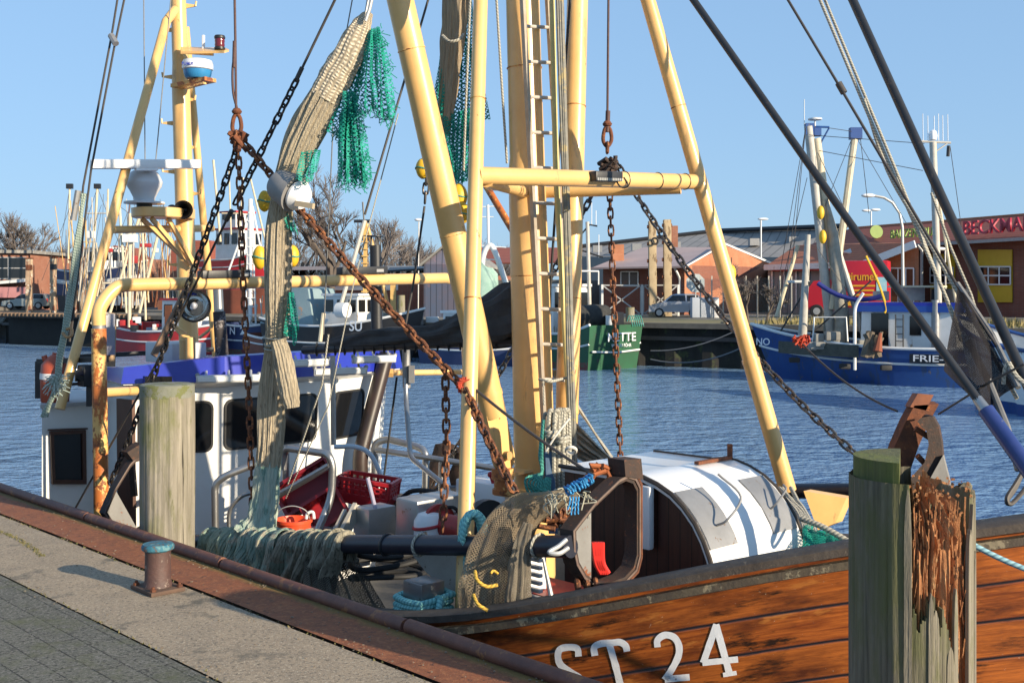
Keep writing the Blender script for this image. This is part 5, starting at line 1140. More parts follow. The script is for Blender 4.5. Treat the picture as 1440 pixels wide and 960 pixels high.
# second net behind the near boom
n2 = thing('trawl_net', 'second cod end with green netting hanging between the near boom and the near mast leg', 'net', P(640, 240, 9.2))
MB().sheet(bundle([(642, -40, 20), (640, 20, 19), (636, 60, 17), (632, 110, 14), (628, 160, 11), (623, 190, 7)], 9.15, 9.1, seed=11, folds=8)).build('beige_core', mat('twine_brown', (.46, .36, .23), (.28, .21, .14), 40, .95, bump=.9, bs=60, st=(2.2, 2.2, .12), spots=((.38, .31, .22), .6, 40, (2, 2, .1))), n2, ang=0)
curtain([(627, -10), (660, -10)], [(612, 165), (640, 262), (652, 262), (682, 168)], 9.35, 9.3, 5, .08, 1.1, 1.6, seed=6, ragged=10).build('green_back', gnet, n2, ang=0)
curtain([(626, 40), (633, 45)], [(608, 150), (624, 172)], 9.15, 9.1, 2, .05, .3, .8, seed=7, ragged=8).build('green_left', gnet, n2, ang=0)
curtain([(622, 165), (664, 150)], [(632, 225), (644, 268), (656, 250)], 9.1, 9.05, 4, .07, .7, .7, seed=9, ragged=6).build('green_foot', gnet, n2, ang=0)
curtain([(670, 110), (676, 115)], [(668, 160), (690, 168)], 9.2, 9.2, 2, .05, .3, .4, seed=10, ragged=10).build('green_tip', gnet, n2, ang=0)
mb = MB()
mb.tube(cr([P(622, 50, 9.0), P(632, 58, 8.95), P(645, 56, 8.95), P(652, 48, 9.0)], 5), .012, 6); mb.build('binding', M['grayrope'], n2)
line('tan rope hanging beside the near mast leg in front of the second net', [P(662, -20, 8.6), P(655, 150, 8.6), P(652, 240, 8.7)], .010, 'grayrope', 'rope')
# net draped over the black beam
def beamat(px):
    k = min(range(401), key=lambda i: abs((BL.lerp(BR, i / 400)).x / BL.lerp(BR, i / 400).y - (px - HX) / F)) / 400; return BL.lerp(BR, k)
fine_net = mat('fine_drape_net', (.44, .40, .30), (.22, .20, .15), 34, .95, bump=.9, bs=110, st=(1, 1, .5), spots=((.26, .32, .25), .62, 5), spots2=((.13, .12, .085), .62, 30, (1.4, 1.4, .3)))
teal2 = mat('teal_drape_net', (.40, .46, .37), (.20, .32, .26), 26, .95, bump=.9, bs=110, st=(1, 1, .5), spots=((.44, .40, .30), .60, 5), spots2=((.16, .19, .15), .63, 26, (1.4, 1.4, .3)))
def drape(px0, px1, l0, l1, back=.12, nu=130, nv=26, seed=0, lift=.0, slant=0):
    g = [[] for _ in range(nv + 1)]
    for i in range(nu + 1):
        u = i / nu; c_ = beamat(lerp(px0, px1, u)); L = lerp(l0, l1, u) * (1 + .18 * nz((u * 6, seed, 0))); tot = back + .2 + L
        for j in range(nv + 1):
            s_ = j / nv * tot; rr_ = .074 + .026 * math.sin(u * 46 + seed + 2.5 * nz((u * 4, j * .12, seed))) + .02 * nz((u * 13, j * .2, seed)) + lift
            if s_ < back: q = c_ + N * rr_ + UP * (-(back - s_))
            elif s_ < back + .2: a = (s_ - back) / .2 * math.pi; q = c_ + N * rr_ * math.cos(a) + UP * (rr_ * math.sin(a))
            else: h_ = s_ - back - .2; w_ = .045 * math.sin(u * 34 + seed + 2.5 * nz((u * 4, j * .12, seed))) * min(1, h_ * 6); q = c_ - N * (rr_ + w_) + UP * -h_ - U * (h_ * slant)
            g[j].append(q)
    return MB().sheet(g, abs(px1 - px0) * .006, 1)
dn_ = thing('draped_net', 'fine beige and teal net draped in folds over the black trawl beam', 'net', beamat(420))
drape(296, 402, .2, .36, seed=1, lift=.012, slant=.25).build('teal_fold', teal2, dn_, ang=0)
drape(398, 492, .42, .40, seed=3, slant=.45).build('beige_fold', fine_net, dn_, ang=0)
dark_net = netmat('shaded_hanging_net', (.12, .105, .08), (.07, .062, .05), .022, .022, .26)  # darker twine colour carries the shade this net hangs in
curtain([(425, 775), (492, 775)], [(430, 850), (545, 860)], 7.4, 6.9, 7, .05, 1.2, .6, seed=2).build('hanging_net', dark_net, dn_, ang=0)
# mesh bag hanging at the shoe
bag = thing('mesh_net', 'grey brown mesh net bag with yellow rope rings hung over the black beam', 'net', P(700, 870, 5.9))
bm_ = netmat('tan_mesh', (.42, .33, .22), (.27, .215, .15), .0175, .0175, .15, (.50, .42, .29))
g1 = bundle([(812, 694, 9), (790, 700, 12), (765, 706, 17), (742, 716, 25), (722, 732, 35), (708, 755, 42), (700, 782, 46), (696, 815, 49), (694, 850, 50), (694, 893, 48)], 6.07, 6.22, seg=80, folds=6, depth=.07, flat=.4, seed=3)
MB().sheet(g1, .95, 1.35).build('mesh_bag', bm_, bag, ang=0)
g1 = bundle([(800, 700, 9), (765, 712, 13), (735, 735, 20), (715, 775, 32), (705, 830, 38), (700, 890, 40)], 6.12, 6.24, seg=60, folds=5, depth=.2, flat=.4, seed=8)
MB().sheet(g1, .8, 1.3).build('inner_mesh', netmat('brown_mesh', (.24, .185, .12), (.15, .115, .08), .019, .019, .2), bag, ang=0)
g1 = bundle([(742, 735, 6), (732, 770, 12), (728, 830, 17), (726, 888, 18)], 6.0, 6.1, seg=60, folds=5, depth=.3, flat=.5, seed=5)
MB().sheet(g1, .8, .9).build('gathered_edge', netmat('grey_mesh', (.36, .32, .25), (.22, .19, .15), .015, .02, .2), bag, ang=0)
g1 = bundle([(668, 800, 6), (662, 840, 14), (668, 890, 15)], 6.2, 6.24, seg=60, folds=6, depth=.3, flat=.5, seed=7)
MB().sheet(g1, .7, .5).build('gathered_foot', bpy.data.materials['grey_mesh'], bag, ang=0)
mb = MB(); mb.tube(cr([P(668, 803, 5.97), P(671, 815, 5.90), P(684, 824, 5.89), P(700, 822, 5.90)], 6), .0095, 8).build('ring_rope', M['yrope'], bag); mb = MB().tube(cr([P(666, 836, 5.96), P(672, 849, 5.90), P(686, 858, 5.89)], 6), .0095, 8).build('ring_rope', M['yrope'], bag); mb = MB().tube(cr([P(700, 806, 5.98), P(694, 802, 5.96), P(690, 806, 5.94)], 5), .007, 8); mb.build('ring_rope', M['yrope'], bag)
mb = MB()
for k in range(26):
    c_ = P(R.uniform(770, 832), R.uniform(688, 704), R.uniform(5.95, 6.1)); mb.tube(cr([c_, c_ + V((R.uniform(-.05, .05), R.uniform(-.04, .04), R.uniform(-.04, .01))), c_ + V((R.uniform(-.05, .04), -.02, R.uniform(-.10, -.02)))], 4), .0032, 5)
mb.build('twine_ends', mat('pale_twine', (.5, .46, .36), (.3, .3, .22), 14, .9), bag, ang=0)
mb = MB()
for k in range(9):
    x = 798 + k * 4.2; mb.tube([P(x + R.uniform(-1.5, 1.5) + 2 * math.cos(a) + 2.5 * math.sin(a), 690 + R.uniform(-1, 1) + 5.5 * math.sin(a) - k * 2.2, 5.9 - .04 * math.cos(a)) for a in [q * math.pi / 6 for q in range(12)]], .0075, 6, closed=True)
for k in range(4): mb.tube(cr([P(802 + k * 4, 698, 5.9), P(801 + k * 4, 708, 5.89), P(798 + k * 5, 718 + R.uniform(-8, 8), 5.89)], 4), .005, 6)
mb.build('blue_seizing', M['bluerope'], bag)
# white netting running from the mast foot to the far rail
wn = thing('net_curtain', 'pale gathered net stretched from the ladder foot down to the curved hatch', 'net', P(830, 640, 9))
curtain([(806, 592), (803, 640)], [(868, 650), (862, 668)], 8.7, 8.4, 5, .05, .4, 1, seed=4).build('gathered_net', mat('pale_twine_net', (.45, .43, .36), (.27, .25, .2), 30, .9, bump=.8, bs=60, st=(.2, .2, 2)), wn, ang=0)
curtain([(772, 520), (782, 520)], [(860, 640), (868, 660)], 9.3, 9.0, 4, .04, .4, 1, seed=14).build('upper_fold', bpy.data.materials['pale_twine_net'], wn, ang=0)
tf = thing('net_scrap', 'green netting heap on the deck beside the curved hatch', 'net', P(1160, 770, 7.2))
curtain([(1128, 735), (1196, 762)], [(1128, 800), (1200, 800)], 7.2, 6.7, 4, .12, 1.0, .8, seed=3, ragged=10).build('green_heap', netmat('emerald_netting', (.02, .36, .27), (.012, .22, .17), .036, .036, .19), tf, ang=0)
curtain([(1132, 742), (1196, 770)], [(1128, 800), (1200, 800)], 7.3, 6.8, 6, .1, 1.0, .8, seed=13).build('under_heap', mat('green_mat', (.02, .22, .17), (.012, .12, .10), 30, .9, bump=.8), tf, ang=0)
mb = MB()
for k in range(7): mb.tube(cr([P(1098 + R.uniform(-6, 16), 690 + R.uniform(-8, 8), 8.3), P(1112 + R.uniform(-6, 12), 705, 8.1), P(1124 + k * 2, 726, 7.9), P(1134 + k * 3, 760, 7.5), P(1150 + k * 2, 790, 7.2)], 5), .016, 7)
mb.tube(cr([P(1126, 728, 7.2), P(1160, 742, 7.1), P(1200, 765, 7.0)], 5), .02, 8)
single('rope_bundle', 'pale grey ropes lashed round the foot of the far mast leg', 'rope', mb, M['grayrope'])
# furled sail on its boom
fs = thing('furled_sail', 'dark sail bundled on a black boom between the main mast and the wheelhouse', 'sail', P(600, 470, 9.8))
q0, q1 = P(725, 478, 9.05), P(428, 492, 10.75)
MB().tube([q0, q1], .042, 14).build('sail_boom', M['black'], fs)
for k in range(18): c_ = q0.lerp(q1, .08 + k * .05); MB().tube([c_ + V((.0, math.cos(a) * .055, math.sin(a) * .06)) for a in [i * math.pi / 6 for i in range(12)]], .008, 5, closed=True).build('sail_lashing', M['rubber'], fs)
rows = []; nS = 60
for i in range(nS + 1):
    t = i / nS; c_ = q1.lerp(q0, lerp(.12, .985, t)); rr_ = .045 + .06 * min(1, t * 3) + .12 * max(0, t - .55) ; hh = .04 + .045 * min(1, t * 4) + (.17 * max(0, (t - .6) / .4) ** 1.3)
    row = []
    for k in range(25):
        a = 2 * math.pi * (k % 24) / 24; f = 1 + .16 * math.sin(5 * a + t * 9 + 2 * nz((t * 4, 0, 1))) + .28 * nz((t * 9, math.cos(a) * 1.4, math.sin(a) * 1.4))
        row.append(c_ + V((0, math.cos(a) * rr_ * f, (math.sin(a) * hh * f) + hh * .85)))
    rows.append(row)
MB().sheet(rows).build('sail_cloth', M['darkcloth'], fs, ang=0)
# forestays and the black net at the bow
fst = lambda lab, a, b_, r: single('forestay', lab, 'stay', MB().tube([a, a.lerp(b_, .5), b_], r, 12), M['black'])
f1 = thing('forestay', 'thick black forestay with a blue lower end crossing in front of the blue boat', 'stay', P(1500, 740, 5.6))
def sp2(x, y): t = (x - 975) / (1500 - 975); return P(x, y, lerp(7.6, 5.7, t))
MB().tube([sp2(730, -343), sp2(940, -49), sp2(975, 0), sp2(1200, 320), sp2(1386, 577)], .024, 14).build('stay', M['black'], f1)
MB().tube([sp2(1374, 560), sp2(1386, 577)], [.027, .032], 12).build('steel_ferrule', M['steel'], f1)
MB().tube([sp2(1386, 576), sp2(1448, 662), sp2(1530, 775), sp2(1600, 873)], [.044, .046, .046, .046], 16).build('blue_end', mat('scuffed_navy_tube', (.012, .03, .14), (.03, .05, .18), 5, .35, spots=((.12, .12, .16), .68, 14)), f1)
f2 = thing('forestay', 'thick black forestay at the right edge passing the yellow doors', 'stay', P(1500, 680, 5.6))
def sp3(x, y): t = (x - 1200) / (1500 - 1200); return P(x, y, lerp(8.2, 6.2, t))
MB().tube([sp3(1040, -352), sp3(1176, -51), sp3(1199, 0), sp3(1330, 290), sp3(1432, 512), sp3(1520, 706), sp3(1600, 884)], .031, 14).build('stay', M['black'], f2)
single('stay_wire', 'dark wire with a grey clamp running between the two black forestays', 'stay', MB().tube([P(905, -335, 9.0), P(1088, -32, 8.2), P(1108, 0, 8.1), P(1182, 124, 7.8), P(1345, 400, 7.0), P(1430, 530, 6.6)], .010, 8).tube([P(1179, 117, 7.8), P(1187, 131, 7.78)], .024, 8), M['wire'])
mb = MB().tube([P(1075, -330, 9.4), P(1148, -20, 8.4), P(1153, 0, 8.3), P(1250, 230, 7.7), P(1346, 455, 7.1)], .012, 8).tube([P(1078, -330, 9.5), P(1153, -20, 8.5), P(1160, 0, 8.4), P(1260, 240, 7.8), P(1350, 470, 7.2)], .011, 8).tube(cr([P(1215, 140, 8.0), P(1248, 240, 7.7), P(1300, 330, 7.3), P(1380, 470, 6.9), P(1430, 560, 6.6)], 6), .012, 8).tube([P(1260, 250, 7.7), P(1330, 420, 7.2), P(1352, 480, 7.0)], .009, 8)
single('halyard_ropes', 'bundle of grey twisted ropes running down beside the black net sail', 'rope', mb, M['grayrope'])
line('bare pale rope ending above the bow net', [P(1310, 272, 7.6), P(1338, 350, 7.3), P(1366, 415, 7.1), P(1382, 470, 6.9)], .010, 'grayrope', 'rope')
bn = thing('bow_net', 'triangular black netting sail hung between the forestays at the bow', 'net', P(1385, 575, 6.6))
g = []
for j in range(25):
    v = j / 24; row = []
    for i in range(25):
        u = i / 24; a = V((lerp(1347, 1334, v), lerp(398, 522, v), 0)); e = V((lerp(1350, 1432, v ** .9), lerp(400, 545, v), 0)); q = a.lerp(e, u)
        q.y += (54 * (1 - abs(2 * u - 1)) * v ** 3)
        row.append(P(q.x, q.y, lerp(7.0, 6.5, v)) + V((0, .08 * math.sin(u * 7 + v * 2) * v, 0)))
    g.append(row)
MB().sheet(g, .7, 1.0).build('black_mesh', netmat('black_fine_mesh', (.012, .011, .014), (.022, .02, .022), .012, .012, .37), bn, ang=0)
MB().tube([P(1346, 398, 7.0), P(1395, 470, 6.8), P(1432, 545, 6.5)], .016, 8).build('edge_rope', M['grey_wire'], bn)
MB().tube([P(1362, 480, 6.8), P(1392, 540, 6.6), P(1416, 600, 6.4), P(1432, 660, 6.2)], .02, 8).build('grey_pole', mat('grey_spar', (.2, .2, .2), (.13, .13, .13), 5, .5), bn)
MB().tube(cr([P(1418, 508, 6.4), P(1413, 520, 6.4), P(1411, 540, 6.4)], 4), .012, 7).tube(cr([P(1418, 510, 6.4), P(1430, 530, 6.35), P(1448, 545, 6.3)], 4), .015, 7).build('tie', M['grayrope'], bn)
line('thin line from the far trawl shoe up to the black forestay', [P(1320, 582, 7.8), P(1390, 538, 6.4), P(1440, 512, 6.3)], .007, 'wire')
mb = MB()
for k in range(3): mb.tube(cr([P(1440, 660, 6.2), P(1428, 680 + k * 3, 6.15), P(1416, 700 + k * 2, 6.1), P(1422, 708, 6.1), P(1436, 694, 6.15), P(1446, 680, 6.2)], 5), .012, 7)
single('rope_loop', 'dark rope loop hanging at the right edge over the bow', 'rope', mb, M['wire'])
single('mooring_line', 'pale blue mooring rope from behind the rotten pile over the bow rail', 'rope', MB().tube(sag(P(1330, 742, 4.5), P(1480, 812, 4.4), .02) + [P(1750, 940, 4.2), P(1950, 1040, 3.6)], .011, 8), M['cyanrope'])

# ---------------------------------------------------------------- ropes on the mast and leg
def coil(label, pts_fn, n, r, m, name='rope_coil', group=None):
    mb = MB()
    for k in range(n): mb.tube(pts_fn(k), r, 8, closed=True)
    return single(name, label, 'rope', mb, M[m], group=group)
def lp_f(k): return [P(666 + (19 - k * 2.6 + R.uniform(-1, 1)) * math.cos(a) - k * .3, 755 + (36 - k * 2.5) * math.sin(a) * (1.0 if math.sin(a) < 0 else .75), 6.43 - .018 * (k % 3) + .03 * math.cos(a)) for a in [q * math.pi / 14 for q in range(28)]]
coil('turquoise rope coil hung on the near mast leg above the black beam', lp_f, 4, .015, 'teal')
single('rope_tail', 'turquoise rope hanging from the coil below the black beam', 'rope', MB().tube(cr([P(656, 770, 6.45), P(655, 800, 6.45), P(660, 830, 6.43), P(664, 850, 6.43)], 5), .015, 8).tube(cr([P(664, 770, 6.46), P(662, 800, 6.46), P(658, 820, 6.45)], 5), .015, 8), M['teal'])
bt = P(596, 876, 6.55)
bi = thing('mooring_bitt', 'square steel bitt inside the near rail wound with turquoise rope', 'bitt', bt)
MB().box(bt + UP * .10, .17, .17, .30, (U, N, UP), .006).build('bitt_post', M['steel'], bi)
rp_ = thing('rope_coil', 'thick turquoise mooring rope wound round the square steel bitt', 'rope', bt)
for k in range(5):
    sq = [(-1, -1), (1, -1), (1, 1), (-1, 1)]; pts = []
    for i in range(32):
        a = 2 * math.pi * i / 32; rr_ = .125 + .012 * nz((k, i * .4, 0)); cs, sn = math.cos(a), math.sin(a); f = rr_ / max(abs(cs), abs(sn)) ** .72
        pts.append(bt + U * cs * f + N * sn * f + UP * (.16 - .037 * k + .012 * math.sin(a + k) ))
    MB().tube(pts, .0195, 9, closed=True).build('rope_turn', M['teal'], rp_)
MB().tube(cr([bt + U * .15 + UP * .17, bt + U * .19 - N * .05 + UP * .1, bt + U * .21 - N * .06 + UP * .0], 6), .02, 9).tube(cr([bt + U * .12 + UP * .18, bt + U * .2 - N * .02 + UP * .06, bt + U * .27 - N * .05 + UP * -.02], 6), .018, 9).build('rope_tail', M['teal'], rp_)
mb = MB()
def hank(x, w_, y0, y1, d, n, r):
    for k in range(n):
        xx = x + lerp(-w_, w_, k / max(1, n - 1)); x2 = xx + 7; mb.tube(cr([P(xx, y1 + R.uniform(-20, 0), d), P(xx - 1, (y0 + y1) / 2, d - .03 * (k % 2)), P(xx, y0 + 8, d), P((xx + x2) / 2, y0, d), P(x2, y0 + 8, d + .03), P(x2 + 1, (y0 + y1) / 2, d + .03), P(x2, y1, d + .03)], 5), r, 7)
hank(768, 3, 582, 730, 8.15, 2, .014); hank(776, 4, 578, 745, 8.1, 2, .016); hank(788, 5, 577, 745, 8.12, 4, .017)
for x, y, w_ in ((774, 606, 8), (774, 611, 8), (790, 614, 8), (790, 619, 8)): mb.tube([P(x + w_ * math.cos(a), y + 2.5 * math.sin(a), 8.08 - .06 * math.sin(a)) for a in [q * math.pi / 8 for q in range(16)]], .015, 7, closed=True)
single('rope_hank', 'pale grey rope hanks tied up at the foot of the mast ladder', 'rope', mb, M['grayrope'])
mb = MB().tube(cr([P(801, 588, 8.0), P(782, 612, 7.98), P(768, 634, 8.0)], 4), .007, 6).tube([P(803 + 7 * math.cos(a), 633 + 4.5 * math.sin(a), 7.98 + .04 * math.sin(a)) for a in [q * math.pi / 8 for q in range(16)]], .012, 7, closed=True)
single('rope_ring', 'white rope ring and lashing on the post beside the rope hanks', 'rope', mb, mat('white_rope', (.72, .70, .64), (.6, .57, .5), 9, .8))
mb = MB()
for k in range(6):
    x = 752 + k * 3; mb.tube(cr([P(764 - k * .5, 590 + k * 5, 8.05), P(760 + R.uniform(-2, 2), 640, 8.0), P(762, 664, 8.0), P(740 + k * 4, 672 + k * 3, 7.95), P(742 + k * 5, 690, 7.95), P(752 + k * 4, 694, 7.95), P(768 + k, 672, 8.0), P(766, 700 + k * 3, 8.0)], 5), .010, 7)
single('rope_tangle', 'sea green rope tangle hanging on the main mast foot', 'rope', mb, M['greenrope'])
mb = MB()
for k in range(5): mb.tube(cr([P(768 + k * 2, 635, 8.1), P(770 + k * 2.2, 690, 8.05), P(774 + k * 2, 750, 8.0)], 4), .013, 7)
single('rope_tangle', 'blue rope strands hanging behind the grey hanks', 'rope', mb, mat('faded_blue_rope', (.10, .17, .27), (.06, .1, .16), 12, .85))
single('guy_rope', 'pale lashing between ladder rails at the foot of the mast', 'rope', MB().tube(cr([P(758, 533, 8.35), P(775, 536, 8.3), P(800, 531, 8.5), P(806, 540, 8.5)], 4), .011, 7).tube([P(764, 535, 8.3), P(765, 570, 8.3)], .006, 6), M['grayrope'])
mb = MB()
for k in range(8): mb.tube([P(778, 728, 6.3) + V((R.uniform(-.12, .14), R.uniform(-.05, .05), R.uniform(-.06, .06))) for _ in range(3)], .016, 7)
single('chain_heap', 'heap of rusty shackles and links on the beam end beside the mesh bag', 'shackle', mb, M['rustchain'])
mb = MB()
for k in range(8): mb.tube([P(834, 664, 6.25) + V((R.uniform(-.06, .09), R.uniform(-.04, .04), R.uniform(-.05, .06))) for _ in range(3)], .014, 7)
single('shackle', 'rusty shackles on top of the oval trawl shoe', 'shackle', mb, mat('orange_rust', (.34, .10, .03), (.2, .06, .02), 12, .85))

# ---------------------------------------------------------------- crates, buckets and tubs
def crate(label, c, ax, L, W_, H, m, slots=True):
    X, Y, Z = ax; t = thing('fish_crate', label, 'crate', c)
    base = MB().box(c + Z * .012, L * .94, W_ * .94, .02, ax); base.build('base', m, t)
    for (u_, w_, s_) in ((X, Y, 1), (X, Y, -1), (Y, X, 1), (Y, X, -1)):
        ll = L if u_ is X else W_; oo = (W_ if u_ is X else L) / 2
        mb = MB(); n = 7 if u_ is X else 5
        mb.loft([[c + w_ * s_ * (oo * .93 - .006) + u_ * (ll * .465 * a) + Z * .0 for a in (-1, 1)] + [c + w_ * s_ * (oo * .93 + .006) + u_ * (ll * .465 * a) for a in (1, -1)], [c + w_ * s_ * (oo - .006) + u_ * (ll * .5 * a) + Z * H * .38 for a in (-1, 1)] + [c + w_ * s_ * (oo + .006) + u_ * (ll * .5 * a) + Z * H * .38 for a in (1, -1)]])
        for k in range(n + 1):
            q = c + w_ * s_ * oo + u_ * lerp(-.49, .49, k / n) * ll; mb.bar(q + Z * H * .36, q + Z * H * .88, .022 if k not in (0, n) else .04, .012, up=w_)
        for z_ in (.55, .72): mb.bar(c + w_ * s_ * oo - u_ * ll * .5 + Z * H * z_, c + w_ * s_ * oo + u_ * ll * .5 + Z * H * z_, .012, .014, up=Z)
        mb.bar(c + w_ * s_ * (oo + .008) - u_ * ll * .5 + Z * H * .93, c + w_ * s_ * (oo + .008) + u_ * ll * .5 + Z * H * .93, .028, H * .14, up=Z)
        mb.build('side', m, t)
    return t
tl = math.radians(-14); cx_ = V((math.cos(tl), -.18, math.sin(tl) * .5)).normalized(); cy_ = UP.cross(cx_).normalized(); cz_ = cx_.cross(cy_)
crate('bright red slatted fish crate on the deck beside the angled exhaust', P(516, 706, 9.7), (cx_, cy_, cz_), .44, .3, .22, M['red'])
cx2 = V((.80, .15, .48)).normalized(); n2_ = V((-.25, -.9, .3)); cz2 = (n2_ - cx2 * n2_.dot(cx2)).normalized(); cy2 = cz2.cross(cx2)
crate('dark red fish crate tipped on its side against the wheelhouse front', P(438, 692, 9.75), (cx2, cy2, cz2), .48, .26, .2, mat('dark_red_plastic', (.24, .012, .02), (.19, .01, .016), 5, .45))
crate('red fish crate wedged between the grab rails and the sorting table', P(462, 722, 9.45), (cx2, cy2, cz2), .30, .24, .16, mat('mid_red_plastic', (.30, .014, .022), (.25, .012, .018), 5, .45))
bc = P(413, 752, 8.75)
bk = thing('bucket', 'round orange plastic bucket with wire handle on the sorting table', 'bucket', bc)
MB().lathe([(.0, 0), (.115, 0), (.125, .05), (.133, .052), (.133, .062), (.127, .064), (.132, .10), (.143, .102), (.143, .125), (.134, .127), (.130, .105), (.118, .02), (0, .018)], bc, seg=32).build('pail', M['orange'], bk)
MB().tube(cr([bc + V((-.13, 0, .11)), bc + V((-.10, -.05, .2)), bc + V((0, -.06, .235)), bc + V((.10, -.05, .2)), bc + V((.13, 0, .11))], 6), .004, 6).build('handle', M['galv'], bk)
MB().tube(cr([bc + V((.10, -.02, .13)), bc + V((.11, -.02, .17)), bc + V((.15, -.02, .18)), bc + V((.16, -.02, .13))], 5), .012, 8).build('hook', mat('white_plastic', (.75, .75, .72), None, rough=.4), bk)
tcn = P(768, 882, 6.45)
tubx = thing('fish_tub', 'orange red plastic tub inside the rail under the oval shoe', 'tub', tcn)
MB().loft([[tcn + U * a * .19 + N * b_ * .14 for a, b_ in ((-1, -1), (1, -1), (1, 1), (-1, 1))], [tcn + U * a * .205 + N * b_ * .15 + UP * .2 for a, b_ in ((-1, -1), (1, -1), (1, 1), (-1, 1))], [tcn + U * a * .22 + N * b_ * .16 + UP * .2 for a, b_ in ((-1, -1), (1, -1), (1, 1), (-1, 1))], [tcn + U * a * .22 + N * b_ * .16 + UP * .235 for a, b_ in ((-1, -1), (1, -1), (1, 1), (-1, 1))]]).build('body', mat('red_orange_plastic', (.62, .06, .025), (.5, .045, .02), 4, .42), tubx, ang=20)
wr = P(744, 842, 6.35)
mb = MB().box(wr + UP * .1, .08, .2, .34, (U, N, UP), .01)
for k in range(8): mb.box(wr + UP * (-.05 + k * .042) + V((.03, -.09, 0)), .10, .03, .022, (U, N, UP), .006)
single('ribbed_panel', 'white ribbed plastic panel standing behind the mesh net bag', 'panel', mb, M['plainwhite'])
gl = P(846, 760, 6.6)
mb = MB()
for k in range(4): mb.tube(cr([P(834 + k * 4, 762, 6.2), P(838 + k * 3, 790, 6.2), P(846 + k * 3, 806, 6.2)], 4), [.016, .016] if False else .017, 7)
single('glove', 'bright red rubber glove hanging inside the oval trawl shoe', 'glove', mb, mat('red_rubber', (.70, .03, .02), (.55, .025, .02), 6, .45))
# ---------------------------------------------------------------- boats across the water
def boatframe(o, fwd):
    fwd = V((fwd[0], fwd[1], 0)).normalized(); lf = V((-fwd.y, fwd.x, 0))
    return lambda x, y, z: V(o) + fwd * x + lf * y + UP * z
def hullgrid(W, L, Bm, fb0, fbm, fb1, z0, z1, nz_=5, rake=.9, tr=.8, bluff=2.4):
    """hull skin from relative height z0..z1 (1 = rail, 0 = waterline); stern at -L/2, bow at L/2"""
    g = []
    for j in range(nz_ + 1):
        t = lerp(z0, z1, j / nz_); row = []
        for side in (1, -1):
            rng = range(25) if side > 0 else range(23, -1, -1)
            for i in rng:
                u = i / 24; fb = fbm + (fb1 - fbm) * max(0, (u - .4) / .6) ** 2 + (fb0 - fbm) * max(0, (.4 - u) / .4) ** 2
                w_ = (1 - max(0, (u - .45) / .55) ** bluff) * (tr + (1 - tr) * min(1, u / .35)); flare = lerp(.72, 1, max(0, t)) if u > .5 else lerp(.92, 1, max(0, t))
                x = (u - .5) * L - (1 - t) * rake * (u ** 6) + (1 - t) * .3 * (1 - u) ** 6
                row.append(W(x, side * Bm / 2 * w_ * flare, fb * t))
        g.append(row)
    return g
def hull(parent, W, L, Bm, fb0, fbm, fb1, top, boot, stripe=None, st_t=.62, **k):
    MB().sheet(hullgrid(W, L, Bm, fb0, fbm, fb1, .18, 1, **k)).build('hull', top, parent, ang=50)
    MB().sheet(hullgrid(W, L, Bm, fb0, fbm, fb1, -.5, .18, **k)).build('boot_top', boot, parent, ang=50)
    a = hullgrid(W, L, Bm, fb0, fbm, fb1, .9, 1, nz_=1, **k); d_ = hullgrid(W, L, Bm, fb0, fbm, fb1, .62, .62, nz_=1, **k)[0]; n = len(d_); mb = MB(); mb.sheet([d_[:25], list(reversed(d_[24:])) if len(d_[24:]) == 25 else list(reversed(d_))[:25]]); mb.build('deck', M['deck2'], parent, ang=0)
    t_ = hullgrid(W, L, Bm, fb0, fbm, fb1, 1, 1, nz_=1, **k)[1]; MB().tube([q + UP * .03 for q in t_], .07, 6).build('rail', k2.get('rail', M['plainwhite']) if False else (stripe or M['plainwhite']), parent)
    if stripe: MB().tube(hullgrid(W, L, Bm, fb0, fbm, fb1, st_t, st_t, nz_=1, **k)[0], .055, 6).build('stripe', stripe, parent)
    tg = hullgrid(W, L, Bm, fb0, fbm, fb1, -.3, 1, nz_=4, **k); MB().sheet([[r[0], r[-1]] for r in tg]).build('transom', top, parent, ang=0)
M['deck2'] = mat('grey_deck', (.20, .19, .17), (.13, .12, .11), 2, .8); M['bootred'] = mat('bottom_red', (.20, .035, .03), (.14, .06, .05), 2, .8, spots=((.10, .10, .06), .55, 3))
M['offwhite'] = mat('weathered_white', (.72, .72, .70), (.60, .60, .57), 1.5, .45, spots=((.35, .26, .18), .68, 2.2, (1, 1, .3)))
M['hullred'] = mat('hull_red', (.40, .025, .028), (.33, .03, .03), 1.2, .5, spots=((.2, .05, .04), .66, 3))
M['hullblue'] = mat('hull_blue', (.012, .05, .20), (.018, .07, .235), .8, .45, spots=((.03, .06, .14), .60, 2.2, (1, 1, .3)), spots2=((.12, .10, .09), .69, 3.5, (1, 1, .4)))
M['hulldark'] = mat('hull_dark_blue', (.02, .035, .10), (.03, .045, .12), 1.2, .5); M['hullblack'] = mat('hull_black', (.010, .010, .012), (.02, .02, .02), 1.5, .45)
M['hullgreen'] = mat('hull_green', (.015, .10, .045), (.02, .075, .035), 1.5, .5, spots=((.05, .06, .05), .66, 3)); M['cream'] = mat('cream_spar', (.62, .53, .37), (.5, .42, .28), 3, .6)
M['yspar'] = mat('ochre_spar', (.62, .40, .13), (.5, .3, .1), 3, .5); M['greyspar'] = mat('pale_grey_spar', (.50, .47, .41), (.38, .35, .3), 3, .6)
